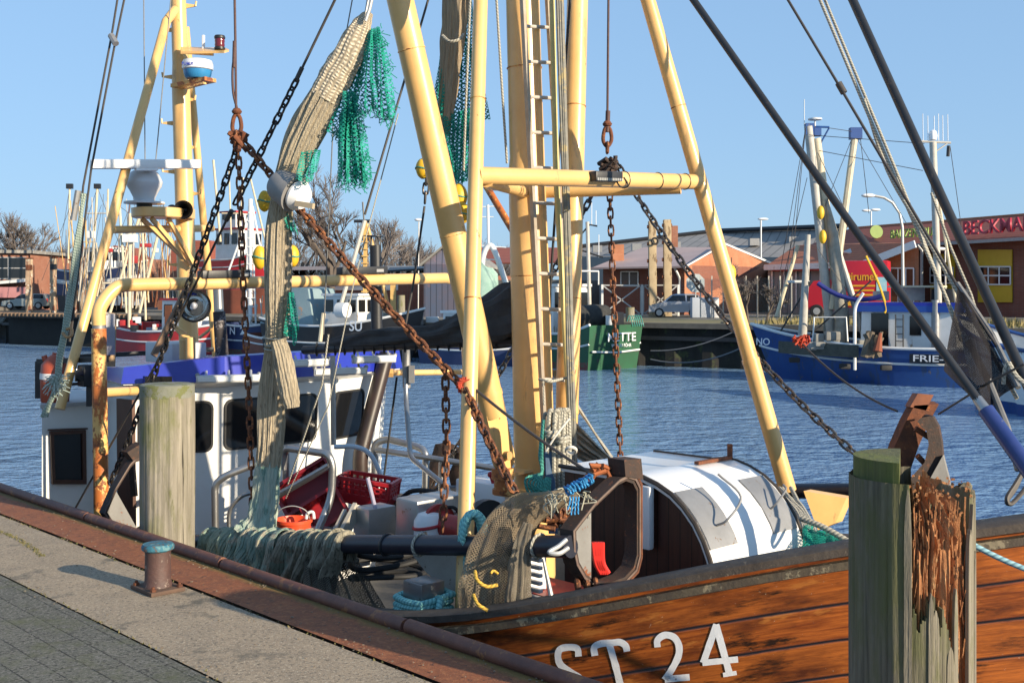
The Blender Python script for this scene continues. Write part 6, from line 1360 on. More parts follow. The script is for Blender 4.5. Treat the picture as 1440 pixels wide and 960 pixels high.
def cabin(parent, W, x0, x1, hw, z0, z1, m, roof, wins=True, front=True, ov=.12, name='wheelhouse'):
    c = MB().loft([[W(x0, -hw, z0), W(x1, -hw, z0), W(x1, hw, z0), W(x0, hw, z0)], [W(x0, -hw * .95, z1), W(x1 - .05, -hw * .95, z1), W(x1 - .05, hw * .95, z1), W(x0, hw * .95, z1)]]).build(name, m, parent, ang=20)
    MB().loft([[W(a, b_, z1 + dz_) for a, b_ in ((x0 - ov, -hw - ov * .6), (x1 + ov, -hw - ov * .6), (x1 + ov, hw + ov * .6), (x0 - ov, hw + ov * .6))] for dz_ in (.004, .14)]).build('roof', roof, c, ang=20)
    if wins:
        h0, h1 = lerp(z0, z1, .58), lerp(z0, z1, .90); nx = max(1, int((x1 - x0) / .75))
        for s_ in (-1, 1):
            for k in range(nx):
                a, e = lerp(x0, x1, (k + .18) / nx), lerp(x0, x1, (k + .82) / nx); y = s_ * hw * .985
                MB().prism([W(a, y, h0), W(e, y, h0), W(e, y * .985, h1), W(a, y * .985, h1)], (W(0, s_, 0) - W(0, 0, 0)) * .03).build('window', M['glass'], c)
        ny = max(2, int(hw * 2 / .7))
        for xx, sg in ((x1 - .02, 1), (x0, -1)):
            for k in range(ny):
                a, e = lerp(-hw, hw, (k + .15) / ny), lerp(-hw, hw, (k + .85) / ny)
                MB().prism([W(xx, a, h0), W(xx, e, h0), W(xx, e, h1), W(xx, a, h1)], (W(sg, 0, 0) - W(0, 0, 0)) * .03).build('window', M['glass'], c)
    return c
def spar(parent, name, a, b_, r, m, seg=8): return MB().tube([a, b_], r, seg).build(name, m, parent)
def mixrig(parent, pairs, r=.014): 
    for a, b_ in pairs: MB().tube([a, b_], r, 4, cap=False).build('rigging_wire', M['wire'], parent)
QT = (QD.x, QD.y)       # along the opposite quay, towards the right
# blue cutter on the right
o = V((16.2, 48.4, WZ)); W = boatframe(o, (-QD.x, -QD.y)); bcut = thing('fishing_cutter', 'blue fishing cutter with white and blue wheelhouse moored by the red van', 'fishing boat', o)
hull(bcut, W, 12.4, 4.3, 1.75, 1.5, 2.35, M['hullblue'], M['hullblue'], M['offwhite'], .60, rake=1.0)
k2 = {}
MB().sheet([[W(x, 2.18 * (1 if x < 1 else 1 - ((x - 1) / 5.4) ** 2.4), 1.62 + .02 * abs(x)) + UP * (.0 if j == 0 else -.52) + (W(0, 1, 0) - W(0, 0, 0)) * (.09 + .05 * nz((x * 2, j, 0))) for x in [.9 + .2 * i for i in range(19)]] for j in (0, 1)]).build('draped_net', mat('olive_net', (.10, .095, .075), (.06, .06, .05), 6, .95, bump=.8), bcut, ang=0)
Wc = lambda x, y, z: W(x + 1.65, y, z)
wh_ = cabin(bcut, Wc, -4.4, -.6, 1.35, .9, 3.25, M['offwhite'], M['blue'], wins=False)
MB().loft([[Wc(a, b_, 3.0 + dz_) for a, b_ in ((-4.7, -1.42), (-.45, -1.42), (-.45, 1.42), (-4.7, 1.42))] for dz_ in (.0, .36)]).build('blue_fascia', mat('bright_blue_fascia', (.012, .06, .30), (.02, .08, .33), 3, .4), wh_, ang=20)
MB().prism([Wc(-1.05, 1.36, 1.0), Wc(-1.75, 1.36, 1.0), Wc(-1.75, 1.33, 2.95), Wc(-1.05, 1.33, 2.95)], (Wc(0, 1, 0) - Wc(0, 0, 0)) * .03).build('doorway', M['glass'], wh_)
MB().prism([Wc(-2.6, 1.35, 2.05), Wc(-3.05, 1.35, 2.05), Wc(-3.05, 1.34, 2.85), Wc(-2.6, 1.34, 2.85)], (Wc(0, 1, 0) - Wc(0, 0, 0)) * .03).build('window', M['glass'], wh_)
for i, xx in enumerate((-.75, -2.0, -3.4)): 
    MB().prism([Wc(-.58, -1.0 + i * .75, 2.2), Wc(-.58, -.45 + i * .75, 2.2), Wc(-.60, -.45 + i * .75, 2.85), Wc(-.60, -1.0 + i * .75, 2.85)], (Wc(1, 0, 0) - Wc(0, 0, 0)) * .03).build('window', M['glass'], wh_)
mb = MB().bar(Wc(-2.35, 1.42, 1.0), Wc(-2.35, 1.42, 2.9), .04, .04).bar(Wc(-2.05, 1.42, 1.0), Wc(-2.05, 1.42, 2.9), .04, .04)
for k in range(6): mb.bar(Wc(-2.35, 1.42, 1.2 + k * .3), Wc(-2.05, 1.42, 1.2 + k * .3), .03, .03)
mb.build('ladder', M['black'], wh_)
MB().tube([Wc(-3.6, 1.3, 1.2), Wc(-3.6, 1.3, 3.5)], .16, 10).build('exhaust', M['dull'], wh_)
MB().box(Wc(-2.4, 0, 3.75), .9, .7, .6).box(Wc(-1.2, .2, 3.66), .5, .6, .4).build('roof_locker', M['greyspar'], wh_)
MB().lathe([(0, 0), (.75, 0), (.75, .5), (0, .5)], Wc(-3.9, -.1, 3.45), seg=18).build('black_raft', M['black'], wh_)
MB().box(Wc(-2.7, .3, 4.05), 2.2, 1.0, .08, (V((QD.x, QD.y, 0)), QN, UP)).build('roof_board', M['cream'], wh_)
text('FRIE-K', M['plainwhite'], bcut, W(-2.0, 2.225, 1.15), V((QD.x, QD.y, 0)), UP, .26, width=1.55)
MB().prism([W(-1.1, 2.17, .97), W(-2.9, 2.17, .97), W(-2.9, 2.19, 1.33), W(-1.1, 2.19, 1.33)], (W(0, 1, 0) - W(0, 0, 0)) * .02).build('name_board', M['black'], bcut)
text('NO', M['plainwhite'], bcut, W(5.35, .98, 1.62), V((QD.x + .3, QD.y - .45, 0)), UP, .3)
mt0 = W(2.35, .2, .9)
spar(bcut, 'mast', W(2.45, .2, .9), P(1137, 178, mt0.y), .20, M['greyspar'], 12); spar(bcut, 'mast', W(2.0, -.3, .9), P(1148, 195, mt0.y), .19, M['cream'], 12)
MB().tube([W(2.55, .5, 1.2), P(1128, 480, mt0.y - .4), P(1136, 330, mt0.y - .3)], [.3, .2, .12], 10).build('furled_canvas', mat('pale_canvas', (.46, .44, .39), (.33, .31, .27), 2.5, .9, bump=.5), bcut)
spar(bcut, 'boom', P(1232, 525, 48.5), P(1162, 300, 49.5), .15, M['greyspar']); spar(bcut, 'boom', P(1170, 435, 49.2), P(1203, 185, 49.5), .15, M['cream'])
spar(bcut, 'derrick', P(1092, 445, 50), P(1122, 345, 50), .09, M['cream']); spar(bcut, 'derrick', P(1108, 396, 49.6), P(1138, 396, 49.6), .06, M['offwhite'])
MB().tube([P(1175, 520, 48.9), P(1185, 450, 48.9), P(1172, 330, 49.2), P(1162, 280, 49.3)], [.22, .30, .22, .06], 10).build('gathered_net', mat('net_bundle', (.36, .34, .28), (.24, .22, .18), 4, .95, bump=.8), bcut)
for y_, c_ in ((299, (P(1154, 299, 49)), ), (333, P(1157, 333, 49))): MB().ball(c_ if not isinstance(c_, tuple) else c_[0], .16, .16, .3).build('yellow_buoy', M['floaty'], bcut)
MB().box(P(1138, 182, mt0.y), .35, .3, .5).box(P(1149, 186, mt0.y), .3, .3, .35).build('mast_cap', M['hullblue'], bcut); MB().box(P(1203, 188, 49.5), .5, .35, .5).build('block_head', M['hullblue'], bcut)
MB().tube([P(1133, 178, mt0.y), P(1166, 179, mt0.y)], .05, 6).tube([P(1166, 180, mt0.y), P(1152, 205, mt0.y)], .04, 6).build('yard', M['hullblue'], bcut)
MB().lathe([(0, 0), (.3, .04), (.3, .1), (0, .16)], P(1146, 170, mt0.y), seg=14).tube([P(1146, 178, mt0.y), P(1146, 168, mt0.y)], .04, 6).build('radar', M['offwhite'], bcut)
spar(bcut, 'antenna', P(1131, 178, mt0.y), P(1131, 140, mt0.y), .018, M['offwhite'], 4)
am = spar(bcut, 'aft_mast', P(1321, 470, 46.5), P(1312, 200, 46.5), .14, M['greyspar'], 10)
spar(bcut, 'aft_mast_stay', P(1352, 470, 46.2), P(1318, 270, 46.5), .06, M['cream'])
MB().tube([P(1294, 199, 46.5), P(1337, 201, 46.5)], .05, 6).tube([P(1312, 216, 46.5), P(1332, 202, 46.5)], .03, 5).build('yard', M['greyspar'], am)
MB().lathe([(0, -.2), (.15, -.2), (.17, 0), (.12, .16), (0, .22)], P(1312, 190, 46.5), seg=14).build('satellite_dome', M['plainwhite'], am)
for x, y in ((1298, 160), (1305, 163), (1314, 163), (1320, 160), (1326, 162), (1333, 161)): spar(am, 'whip_antenna', P(x, 198, 46.5), P(x - .5, y, 46.5), .017, M['plainwhite'], 4)
MB().tube([P(1334, 205, 46.5), P(1333, 220, 46.5)], .07, 6).build('pennant', M['black'], am); MB().tube([P(1318, 276, 46.4), P(1328, 276, 46.4)], .12, 8).build('deck_lamp', M['plainwhite'], am)
mixrig(bcut, [(P(1133, 180, 48.6), P(x, 450, 50.5)) for x in (1085, 1098, 1106)] + [(P(1200, 190, 49.5), P(1160, 290, 49.2)), (P(1205, 195, 49.5), P(1278, 320, 47.5)), (P(1210, 195, 49.5), P(1222, 300, 47.8)), (P(1152, 212, 48.6), P(1298, 240, 46.5)), (P(1165, 180, 48.6), P(1205, 186, 49.5)), (P(1150, 215, 48.6), P(1200, 320, 48.5)), (P(1336, 205, 46.5), P(1352, 320, 46)), (P(1138, 190, 48.6), P(1300, 202, 46.5)), (P(1135, 250, 48.6), P(1090, 440, 50.2)), (P(1150, 350, 48.6), P(1240, 480, 47.5))])
MB().tube(sag(P(1150, 398, 48.6), P(1240, 416, 47.5), .38), .10, 8).build('blue_tarp_roll', mat('navy_tarp', (.012, .018, .14), (.02, .03, .2), 3, .7, bump=.4), bcut)
MB().tube([P(1095, 470, 49.9), P(1140, 395, 48.9)], .04, 6).tube([P(1140, 470, 49), P(1225, 395, 48)], .04, 6).build('dark_guy', M['wire'], bcut)
MB().tube(bend([P(1202, 520, 47.2), P(1202, 430, 47.2), P(1214, 412, 47.0)], .3), .07, 8).build('davit', M['offwhite'], bcut)
MB().tube(cr([P(1218, 360, 47.6), P(1236, 400, 47.3), P(1246, 432, 47.2), P(1244, 440, 47.2)], 4), .05, 6).build('yellow_boathook', M['floaty'], bcut)
MB().tube([P(1142, 500, 48.2), P(1145, 446, 48.4), P(1190, 446, 48.0), P(1192, 480, 47.9)], .04, 6).build('deck_rail', M['offwhite'], bcut)
mb = MB()
for k in range(16): mb.box(P(R.uniform(1148, 1215), R.uniform(472, 494), R.uniform(47.6, 48.4)), R.uniform(.2, .7), .4, R.uniform(.15, .4), bev=.05)
mb.build('deck_gear', mat('mixed_deck_gear', (.16, .15, .13), (.30, .29, .26), 1.2, .8), bcut)
for x, y in ((1117, 506), (1188, 515), (1246, 517)): MB().box(P(x, y, 46.3 + (1246 - x) * .018), .45, .25, .22, bev=.06).build('tyre_fender', M['rubber'], bcut)
mb = MB(); 
for k in range(9): mb.tube([P(1224 + R.uniform(-14, 16), 470 + R.uniform(-6, 6), 46.4), P(1222 + R.uniform(-16, 16), 502, 46.3)], R.uniform(.05, .16), 6)
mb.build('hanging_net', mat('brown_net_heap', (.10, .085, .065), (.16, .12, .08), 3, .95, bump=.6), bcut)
MB().tube([P(1238, 468, 46.1), P(1234, 494, 46.0)], [.06, .2], 8).build('rust_cloth', mat('rust_cloth', (.28, .08, .04), (.2, .06, .03), 4, .9), bcut)
# green cutter seen stern on
o = V((2.95, 59.0, WZ)); W = boatframe(o, (-.62, .79)); gcut = thing('fishing_cutter', 'green hulled cutter seen stern on with black net drum and white wheelhouse', 'fishing boat', o)
hull(gcut, W, 7.2, 3.7, 2.2, 1.7, 2.2, M['hullgreen'], M['bootred'], M['offwhite'], .58, tr=.97)
cabin(gcut, W, -.2, 2.0, 1.25, 1.2, 4.1, M['offwhite'], M['offwhite'])
tc_ = W(-4.56, 0, 0); rr_ = (W(0, -1, 0) - W(0, 0, 0))
text('METTE', M['plainwhite'], gcut, W(-3.70, -.25, 1.58), rr_, UP, .42, width=1.9); text('WARLAF FÖHR', M['plainwhite'], gcut, W(-3.67, -.25, 1.18), rr_, UP, .16, width=1.35)
MB().tube([W(-3.56, 1.6, .92), W(-3.60, 0, .84), W(-3.56, -1.6, .94)], .05, 6).build('stern_stripe', M['offwhite'], gcut)
MB().lathe([(.62, -1.1), (.66, -.9), (.62, -.3), (.66, .3), (.62, 1.0), (.3, 1.1)], W(-2.0, .35, 2.55), rr_, 18).build('net_drum', mat('black_net_roll', (.02, .02, .02), (.045, .045, .042), 5, .95, bump=.8), gcut)
gm_ = spar(gcut, 'mast', P(829, 430, 58.8), P(826, 312, 58.8), .10, M['greyspar']); MB().tube([P(817, 330, 58.8), P(829, 316, 58.8), P(840, 318, 58.8)], .05, 6).tube([P(818, 352, 58.8), P(848, 362, 58.8)], .05, 6).build('yard', M['black'], gm_)
for x, y0, y1 in ((832, 285, 316), (838, 296, 316), (842, 330, 362)): spar(gm_, 'whip_antenna', P(x, y1, 58.8), P(x, y0, 58.8), .02, M['plainwhite'], 4)
MB().tube([W(-.9, -1.25, 4.9), W(-.9, 1.25, 4.9)], .04, 6).tube([W(2.1, -1.25, 4.9), W(-.9, -1.25, 4.9)], .04, 6).tube([W(-.9, -1.25, 4.2), W(-.9, -1.25, 4.9)], .04, 6).tube([W(-.9, 0, 4.2), W(-.9, 0, 4.9)], .04, 6).tube([W(-.9, 1.25, 4.2), W(-.9, 1.25, 4.9)], .04, 6).build('roof_rail', M['offwhite'], gcut)
mb = MB()
for k in range(6): mb.tube(cr([W(-3.4, -.9 - k * .15, 2.35), W(-3.5, -.95 - k * .15, 2.65), W(-3.6, -1.0 - k * .15, 2.4), W(-3.66, -1.05 - k * .15, 2.1)], 4), .022, 6)
mb.build('mooring_ropes', M['greenrope'], gcut)
MB().box(W(-3.0, -.75, 2.5), .4, .5, .6).build('deck_box', M['black'], gcut); MB().box(W(-2.9, -.1, 2.4), .3, .4, .5).build('deck_frame', M['offwhite'], gcut)
line('two mooring lines sagging from the green cutter along the quay wall', sag(P(915, 505, 57), P(1060, 480, 53.5), .5), .035, 'grey_wire', 'rope', 'mooring_line')
line('upper mooring line from the green cutter to the quay', sag(P(915, 493, 57), P(1040, 462, 55), .3), .03, 'grey_wire', 'rope', 'mooring_line')
# black cutter
o = V((-9.3, 64.6, WZ)); W = boatframe(o, QT); kcut = thing('fishing_cutter', 'black hulled cutter with white bow stripe and ochre ladder mast under grey tarpaulins', 'fishing boat', o)
hull(kcut, W, 10.5, 3.9, 2.3, 1.9, 2.9, M['hullblack'], M['hullblack'], M['offwhite'], .52)
text('SU', M['plainwhite'], kcut, W(2.1, -2.02, 1.95), V((QD.x, QD.y, 0)), UP, .55)
cabin(kcut, W, -.8, 1.6, 1.2, 1.5, 3.6, M['offwhite'], M['offwhite'])
tarp = mat('grey_teal_tarpaulin', (.16, .24, .26), (.24, .31, .32), .8, .7, bump=.3, spots=((.42, .25, .15), .66, 1.6))
MB().prism([W(-5.2, -1.6, 2.0), W(-1.2, -1.6, 2.0), W(-2.2, -.9, 4.0), W(-4.2, -.9, 4.25)], (W(0, 1, 0) - W(0, 0, 0)) * 2.4).build('tarpaulin', tarp, kcut)
km = MB().bar(P(513, 445, 64), P(514, 312, 64), .22, .2).build('mast', M['yspar'], kcut)
mb = MB()
for k in range(12): mb.bar(P(508, 330 + k * 10, 63.8), P(518, 330 + k * 10, 63.8), .05, .06)
mb.build('mast_rungs', M['yspar'], km)
spar(kcut, 'mast_leg', P(549, 440, 64), P(516, 315, 64), .10, M['yspar']); spar(kcut, 'boom', P(476, 440, 63), P(513, 310, 63.6), .12, M['greyspar']); MB().tube([P(498, 311, 64), P(520, 311, 64)], .10, 6).tube([P(512, 311, 64), P(510, 284, 64)], .05, 6).build('masthead', M['black'], km)
MB().box(P(553, 420, 63.8), .3, .3, 1.6).build('deck_post', M['yspar'], kcut)
MB().lathe([(0, -.3), (.42, -.3), (.42, .3), (0, .3)], P(482, 436, 62.5), QD, 16).build('winch_drum', M['offwhite'], kcut)
MB().tube([P(450, 480, 62.6), P(455, 440, 62.6)], .12, 8).build('bow_post', M['cream'], kcut)
# red cutter, blue cutter, small brown boat on the left
o = V((-21.3, 71.2, WZ)); W = boatframe(o, QT); rcut = thing('fishing_cutter', 'red fishing cutter with white stripe and varnished wheelhouse door near the slipway', 'fishing boat', o)
hull(rcut, W, 8.6, 3.2, 1.7, 1.35, 1.9, M['hullred'], M['hullred'], M['offwhite'], .55)
rc_ = cabin(rcut, W, .2, 2.4, 1.0, .9, 3.3, M['offwhite'], M['hullred']); MB().prism([W(.5, -1.02, 1.2), W(1.05, -1.02, 1.2), W(1.05, -1.0, 3.0), W(.5, -1.0, 3.0)], (W(0, -1, 0) - W(0, 0, 0)) * .03).build('door', mat('orange_wood', (.34, .10, .03), (.25, .07, .02), 4, .5), rc_)
MB().box(W(-1.6, -.2, 1.6), .9, .8, .7).build('deck_winch', M['hullred'], rcut); MB().box(W(-1.0, -.5, 1.35), .8, .6, .5).build('deck_bin', mat('pale_blue_bin', (.35, .45, .55), (.3, .4, .5), 3, .6), rcut)
for a, b_, r in (((182, 460), (183, 300), .11), ((150, 455), (196, 305), .09), ((178, 440), (168, 290), .08), ((196, 440), (222, 330), .09), ((205, 450), (200, 310), .07), ((128, 455), (160, 405), .07)): spar(rcut, 'spar', P(*a, 70.5), P(*b_, 70.5), r, M['cream'])
MB().box(P(183, 335, 70.4), .8, .6, .5).build('radar', M['offwhite'], rcut); MB().tube([P(145, 398, 70.4), P(200, 398, 70.4)], .06, 6).build('spreader', M['cream'], rcut)
mixrig(rcut, [(P(183, 300, 70.5), P(150, 460, 70.5)), (P(183, 300, 70.5), P(250, 460, 70.5)), (P(168, 290, 70.5), P(222, 330, 70.5))])
o = V((-15.2, 70.3, WZ)); W = boatframe(o, QT); ncut = thing('fishing_cutter', 'dark blue open cutter with white number and bright blue net heap beside the red one', 'fishing boat', o)
hull(ncut, W, 6.6, 2.9, 1.9, 1.7, 2.5, M['hulldark'], M['bootred'], M['offwhite'], .5)
text('N  2', M['plainwhite'], ncut, W(-1.0, -1.52, 1.42), V((QD.x, QD.y, 0)), UP, .45)
MB().ball(W(1.9, 0, 2.75), .9, .7, .55, seg=16, wob=.35).build('net_heap', mat('bright_blue_heap', (.02, .18, .36), (.015, .12, .25), 4, .9, bump=.8), ncut)
mb_ = MB().tube([P(352, 470, 69.5), P(352, 280, 69.5)], .13, 8).build('lattice_mast', M['offwhite'], ncut)
for a, b_ in (((345, 460), (350, 290)), ((360, 460), (354, 290)), ((320, 385), (351, 300)), ((388, 460), (355, 290))): spar(ncut, 'mast_stay', P(*a, 69.5), P(*b_, 69.5), .06, M['offwhite'])
mb = MB()
for k in range(14): mb.bar(P(344 + k * .4, 455 - k * 12, 69.4), P(360 - k * .4, 455 - k * 12, 69.4), .05, .06)
mb.build('mast_rungs', M['offwhite'], mb_)
o = V((-13.2, 66.6, WZ)); W = boatframe(o, QT); scut = thing('rowing_boat', 'small brown varnished boat with pale gunwale in front of the blue cutter', 'boat', o)
hull(scut, W, 5.2, 2.2, 1.4, 1.1, 1.7, mat('red_brown_varnish', (.22, .07, .04), (.15, .05, .03), 2, .5), M['bootred'], M['offwhite'], .7)
MB().box(W(.6, 0, 1.35), 1.3, 1.2, .6, bev=.1).build('foredeck_cover', M['offwhite'], scut)
# white tripod masted boat behind the near mast, white bow at the right edge
o = V((-1.4, 60.4, WZ)); W = boatframe(o, QT); wcut = thing('fishing_cutter', 'white boat with arched white tripod mast half hidden behind the main mast', 'fishing boat', o)
hull(wcut, W, 7.5, 3.0, 1.6, 1.4, 2.0, M['hulldark'], M['hulldark'], M['offwhite'], .55)
cabin(wcut, W, -2.0, .8, 1.1, 1.0, 2.7, M['offwhite'], M['offwhite'])
MB().tube(cr([P(676, 420, 60), P(679, 365, 60), P(686, 347, 60), P(695, 352, 60), P(712, 400, 60)], 6), .16, 10).build('arch_mast', M['offwhite'], wcut)
MB().tube([P(687, 350, 60), P(686, 288, 60)], .07, 8).tube([P(674, 291, 60), P(697, 290, 60)], .03, 5).tube([P(678, 305, 60), P(694, 305, 60)], .03, 5).tube([P(676, 365, 60), P(700, 365, 60)], .03, 5).tube([P(676, 345, 60), P(712, 348, 60)], .03, 5).build('signal_mast', M['offwhite'], wcut)
MB().ball(P(676, 405, 59.5), .9, .7, 1.3, seg=16, wob=.3).build('net_bundle', netmat('pale_green_net', (.22, .40, .33), (.3, .45, .38), .3, .3, .3) if False else mat('pale_green_net', (.20, .34, .28), (.3, .42, .36), 3, .95, bump=.8), wcut)
o = P(1475, 560, 36); o.z = WZ; W = boatframe(o, (-.5, .85)); ecut = thing('fishing_cutter', 'white hull with blue band just entering at the right edge', 'fishing boat', o)
hull(ecut, W, 7.0, 3.4, 2.2, 2.0, 3.0, M['offwhite'], M['hullblue'], M['hullblue'], .8)
# boats standing ashore on the slipway
o = P(150, 440, 93); o.z = .9; W = boatframe(o, QT); yard1 = thing('fishing_cutter', 'blue and white cutter propped up ashore between the timber slip posts', 'fishing boat', V((o.x, o.y, .2)))
hull(yard1, W, 9.5, 3.4, 2.6, 2.3, 3.2, M['hulldark'], M['black'], M['offwhite'], .62)
MB().sheet(hullgrid(W, 9.6, 3.45, 2.6, 2.3, 3.2, .56, .7)).build('white_belt', M['offwhite'], yard1, ang=50)
cabin(yard1, W, -1.8, 1.0, 1.1, 2.0, 4.2, M['offwhite'], M['offwhite'])
for a, b_, r in (((110, 375), (112, 290), .1), ((130, 375), (137, 262), .1), ((96, 370), (98, 262), .08), ((150, 380), (152, 266), .08), ((104, 340), (134, 340), .06), ((166, 380), (168, 320), .07), ((122, 300), (150, 300), .05)): spar(yard1, 'spar', P(*a, 92), P(*b_, 92), r, M['cream'] if r > .07 else M['greyspar'])
mixrig(yard1, [(P(137, 264, 92), P(100, 375, 92)), (P(137, 264, 92), P(180, 375, 92)), (P(98, 264, 92), P(80, 380, 92))], .02)
MB().box(P(137, 262, 92), .5, .3, .4).box(P(98, 262, 92), .5, .3, .4).build('masthead_lamp', M['black'], yard1)
for k in range(44):
    x = R.uniform(92, 240); yb, yt = R.uniform(400, 440), R.uniform(275, 350); spar((rcut, yard1)[k % 2], 'spar', P(x, yb, 80 + k * .2), P(x + R.uniform(-18, 18), yt, 80 + k * .2), R.choice((.03, .04, .06)), R.choice((M['cream'], M['greyspar'], M['dull'], M['yspar'], M['rust'], M['greyspar'])))
for k in range(30):
    x = R.uniform(95, 250); mixrig((rcut, yard1)[k % 2], [(P(x, R.uniform(270, 310), 82), P(x + R.uniform(-45, 45), R.uniform(390, 440), 82))], .016)
for x, y in ((128, 330), (205, 345), (218, 352), (186, 365), (152, 352), (170, 372)): MB().box(P(x, y, 81), R.uniform(.4, .9), .4, R.uniform(.25, .6), bev=.06).build('mast_fitting', R.choice((M['offwhite'], M['dull'], M['hullred'])), rcut)
for k in range(12): MB().box(P(R.uniform(160, 290), R.uniform(448, 462), 70.6), R.uniform(.2, .6), .4, R.uniform(.2, .5), bev=.04).build('deck_gear', R.choice((M['offwhite'], M['dull'], M['hullred'], M['greyspar'], M['black'])), rcut)
for k in range(16): q = P(R.uniform(345, 400), R.uniform(446, 456), 69.6); MB().tube([q, q + V((R.uniform(-.5, .5), 0, R.uniform(.5, 2.2)))], R.choice((.03, .06)), 5).build('spar', R.choice((M['offwhite'], M['cream'], M['greyspar'])), ncut)
for k in range(14): q = P(R.uniform(560, 680), R.uniform(448, 470), 63); MB().box(q, R.uniform(.2, .8), .4, R.uniform(.15, .6), bev=.04).build('deck_gear', R.choice((M['offwhite'], M['dull'], M['greyspar'], M['black'])), wcut)
o = P(352, 452, 86); o.z = 1.3; W = boatframe(o, (.80, -.60)); yard2 = thing('fishing_cutter', 'red and white trawler standing ashore with its red bow raised behind the white mast', 'fishing boat', V((o.x, o.y, .2)))
hull(yard2, W, 8.8, 3.5, 2.7, 2.7, 4.6, mat('signal_red_hull', (.55, .025, .035), (.48, .025, .03), 1, .45), mat('rusty_bottom', (.24, .07, .04), (.16, .05, .03), 1.2, .8), M['offwhite'], .80)
cabin(yard2, W, -2.6, .0, 1.2, 2.4, 5.0, M['offwhite'], M['hullred']); cabin(yard2, W, -2.3, -.6, .9, 5.14, 6.3, M['offwhite'], M['hullred'], name='bridge')
for a, b_, r in (((310, 340), (300, 225), .09), ((335, 350), (342, 250), .07), ((376, 350), (352, 250), .07), ((312, 300), (342, 300), .05), ((325, 330), (322, 240), .06)): spar(yard2, 'spar', P(*a, 85), P(*b_, 85), r, M['cream'])
for k in range(4):
    c_ = W(-3 + k * 2, 0, 0); MB().box(V((c_.x, c_.y, .65)), .5, 1.4, 1.3).build('keel_block', M['wooddark'], yard2 if k else yard2)
for k in range(4): c_ = boatframe(P(150, 440, 93), QT)(-3 + k * 2, 0, 0); MB().box(V((c_.x, c_.y, .5)), .5, 1.4, 1.0).build('keel_block', M['wooddark'], yard1)
tm = mat('peeling_timber_post', (.46, .36, .24), (.33, .2, .12), 1.6, .85, spots=((.25, .1, .06), .58, 2.5, (1, 1, .4)), spots2=((.62, .56, .45), .62, 3))
for i, (x, y0, lab) in enumerate(((41, 364, 'leftmost peeling timber slip post in front of the brick workshop corner'), (75, 363, 'timber slip post right of the pale green workshop gate'), (104, 366, 'timber slip post leaning at the bow of the grounded blue boat'), (117, 362, 'thick flaking timber post behind the halyards'), (142, 365, 'timber slip post standing in front of the grounded blue hull'))):
    y1 = (446, 446, 444, 445, 446)[i]; d = 88; t = thing('slip_post', lab, 'timber post', V(((x - HX) / F * d, d, 0)), 'timber posts of the slipway')
    b0, tp_ = P(x + (4 if i == 2 else 0), y1, d), P(x - (2 if i == 2 else 0), y0, d); MB().bar(b0 + UP * -.3, tp_, .42, .42, bev=.04).build('post_shaft', tm, t)
    MB().box(tp_ + UP * .04, .5, .5, .1).build('post_cap', M['rust'], t)
    if i < 2: MB().box(P(x, y0 + 12, d - .24), .5, .06, .4).build('warning_board', M['black'] if i else M['rust'], t)

# ---------------------------------------------------------------- buildings
def brickmat(name, a, b_, mortar, sc=1.0, rot=None):
    m, nt, p = nodes(name); tc = nd(nt, 'ShaderNodeTexCoord'); ob = tc.outputs['Object']; sx = nd(nt, 'ShaderNodeSeparateXYZ'); nt.links.new(ob, sx.inputs[0]); cb = nd(nt, 'ShaderNodeCombineXYZ')
    nt.links.new(mth(nt, 'ADD', sx.outputs[0], sx.outputs[1]), cb.inputs[0]); nt.links.new(sx.outputs[2], cb.inputs[1])
    br = nd(nt, 'ShaderNodeTexBrick', i_Scale=sc); br.inputs['Brick Width'].default_value = .3; br.inputs['Row Height'].default_value = .1; br.inputs['Mortar Size'].default_value = .012; nt.links.new(cb.outputs[0], br.inputs['Vector'])
    br.inputs['Color1'].default_value = (*a, 1); br.inputs['Color2'].default_value = (*b_, 1); br.inputs['Mortar'].default_value = (*mortar, 1)
    c = mixc(nt, ramp(nt, nse(nt, ob, .6, 5, .7), .4, .75), br.outputs['Color'], tuple(x * .7 for x in a)); nt.links.new(c, p.inputs['Base Color']); p.inputs['Roughness'].default_value = .9; return m
def roofmat(name, a, b_, row=.32):
    m, nt, p = nodes(name); ob = nd(nt, 'ShaderNodeTexCoord').outputs['Object']; sx = nd(nt, 'ShaderNodeSeparateXYZ'); nt.links.new(ob, sx.inputs[0])
    w = mth(nt, 'PINGPONG', mth(nt, 'DIVIDE', sx.outputs[2], row * .5), .5); c = mixc(nt, ramp(nt, nse(nt, ob, 1.2, 6, .75), .35, .7), a, b_); c = mixc(nt, ramp(nt, w, .12, .0), c, tuple(x * .45 for x in b_)); nt.links.new(c, p.inputs['Base Color']); p.inputs['Roughness'].default_value = .8; return m
M['brick'] = brickmat('red_brick', (.34, .13, .075), (.27, .095, .055), (.30, .22, .17)); M['brick2'] = brickmat('orange_brick', (.46, .17, .08), (.40, .14, .065), (.36, .22, .14)); M['brickdark'] = brickmat('brown_brick', (.25, .085, .052), (.19, .063, .042), (.2, .13, .1))
M['tile'] = roofmat('red_roof_tiles', (.30, .088, .045), (.22, .062, .035)); M['tile2'] = roofmat('orange_roof_tiles', (.44, .145, .06), (.34, .10, .045)); M['tilebrown'] = roofmat('brown_roof_tiles', (.32, .088, .05), (.25, .068, .042))
M['pinkroof'] = mat('pinkish_grey_sheet_roof', (.40, .31, .29), (.33, .25, .24), .6, .7); M['greyroof'] = mat('grey_fibre_roof', (.24, .23, .21), (.17, .165, .15), .4, .85, spots=((.30, .28, .25), .6, 1.2))
def gpt(px, py, d): q = P(px, py, d); return q
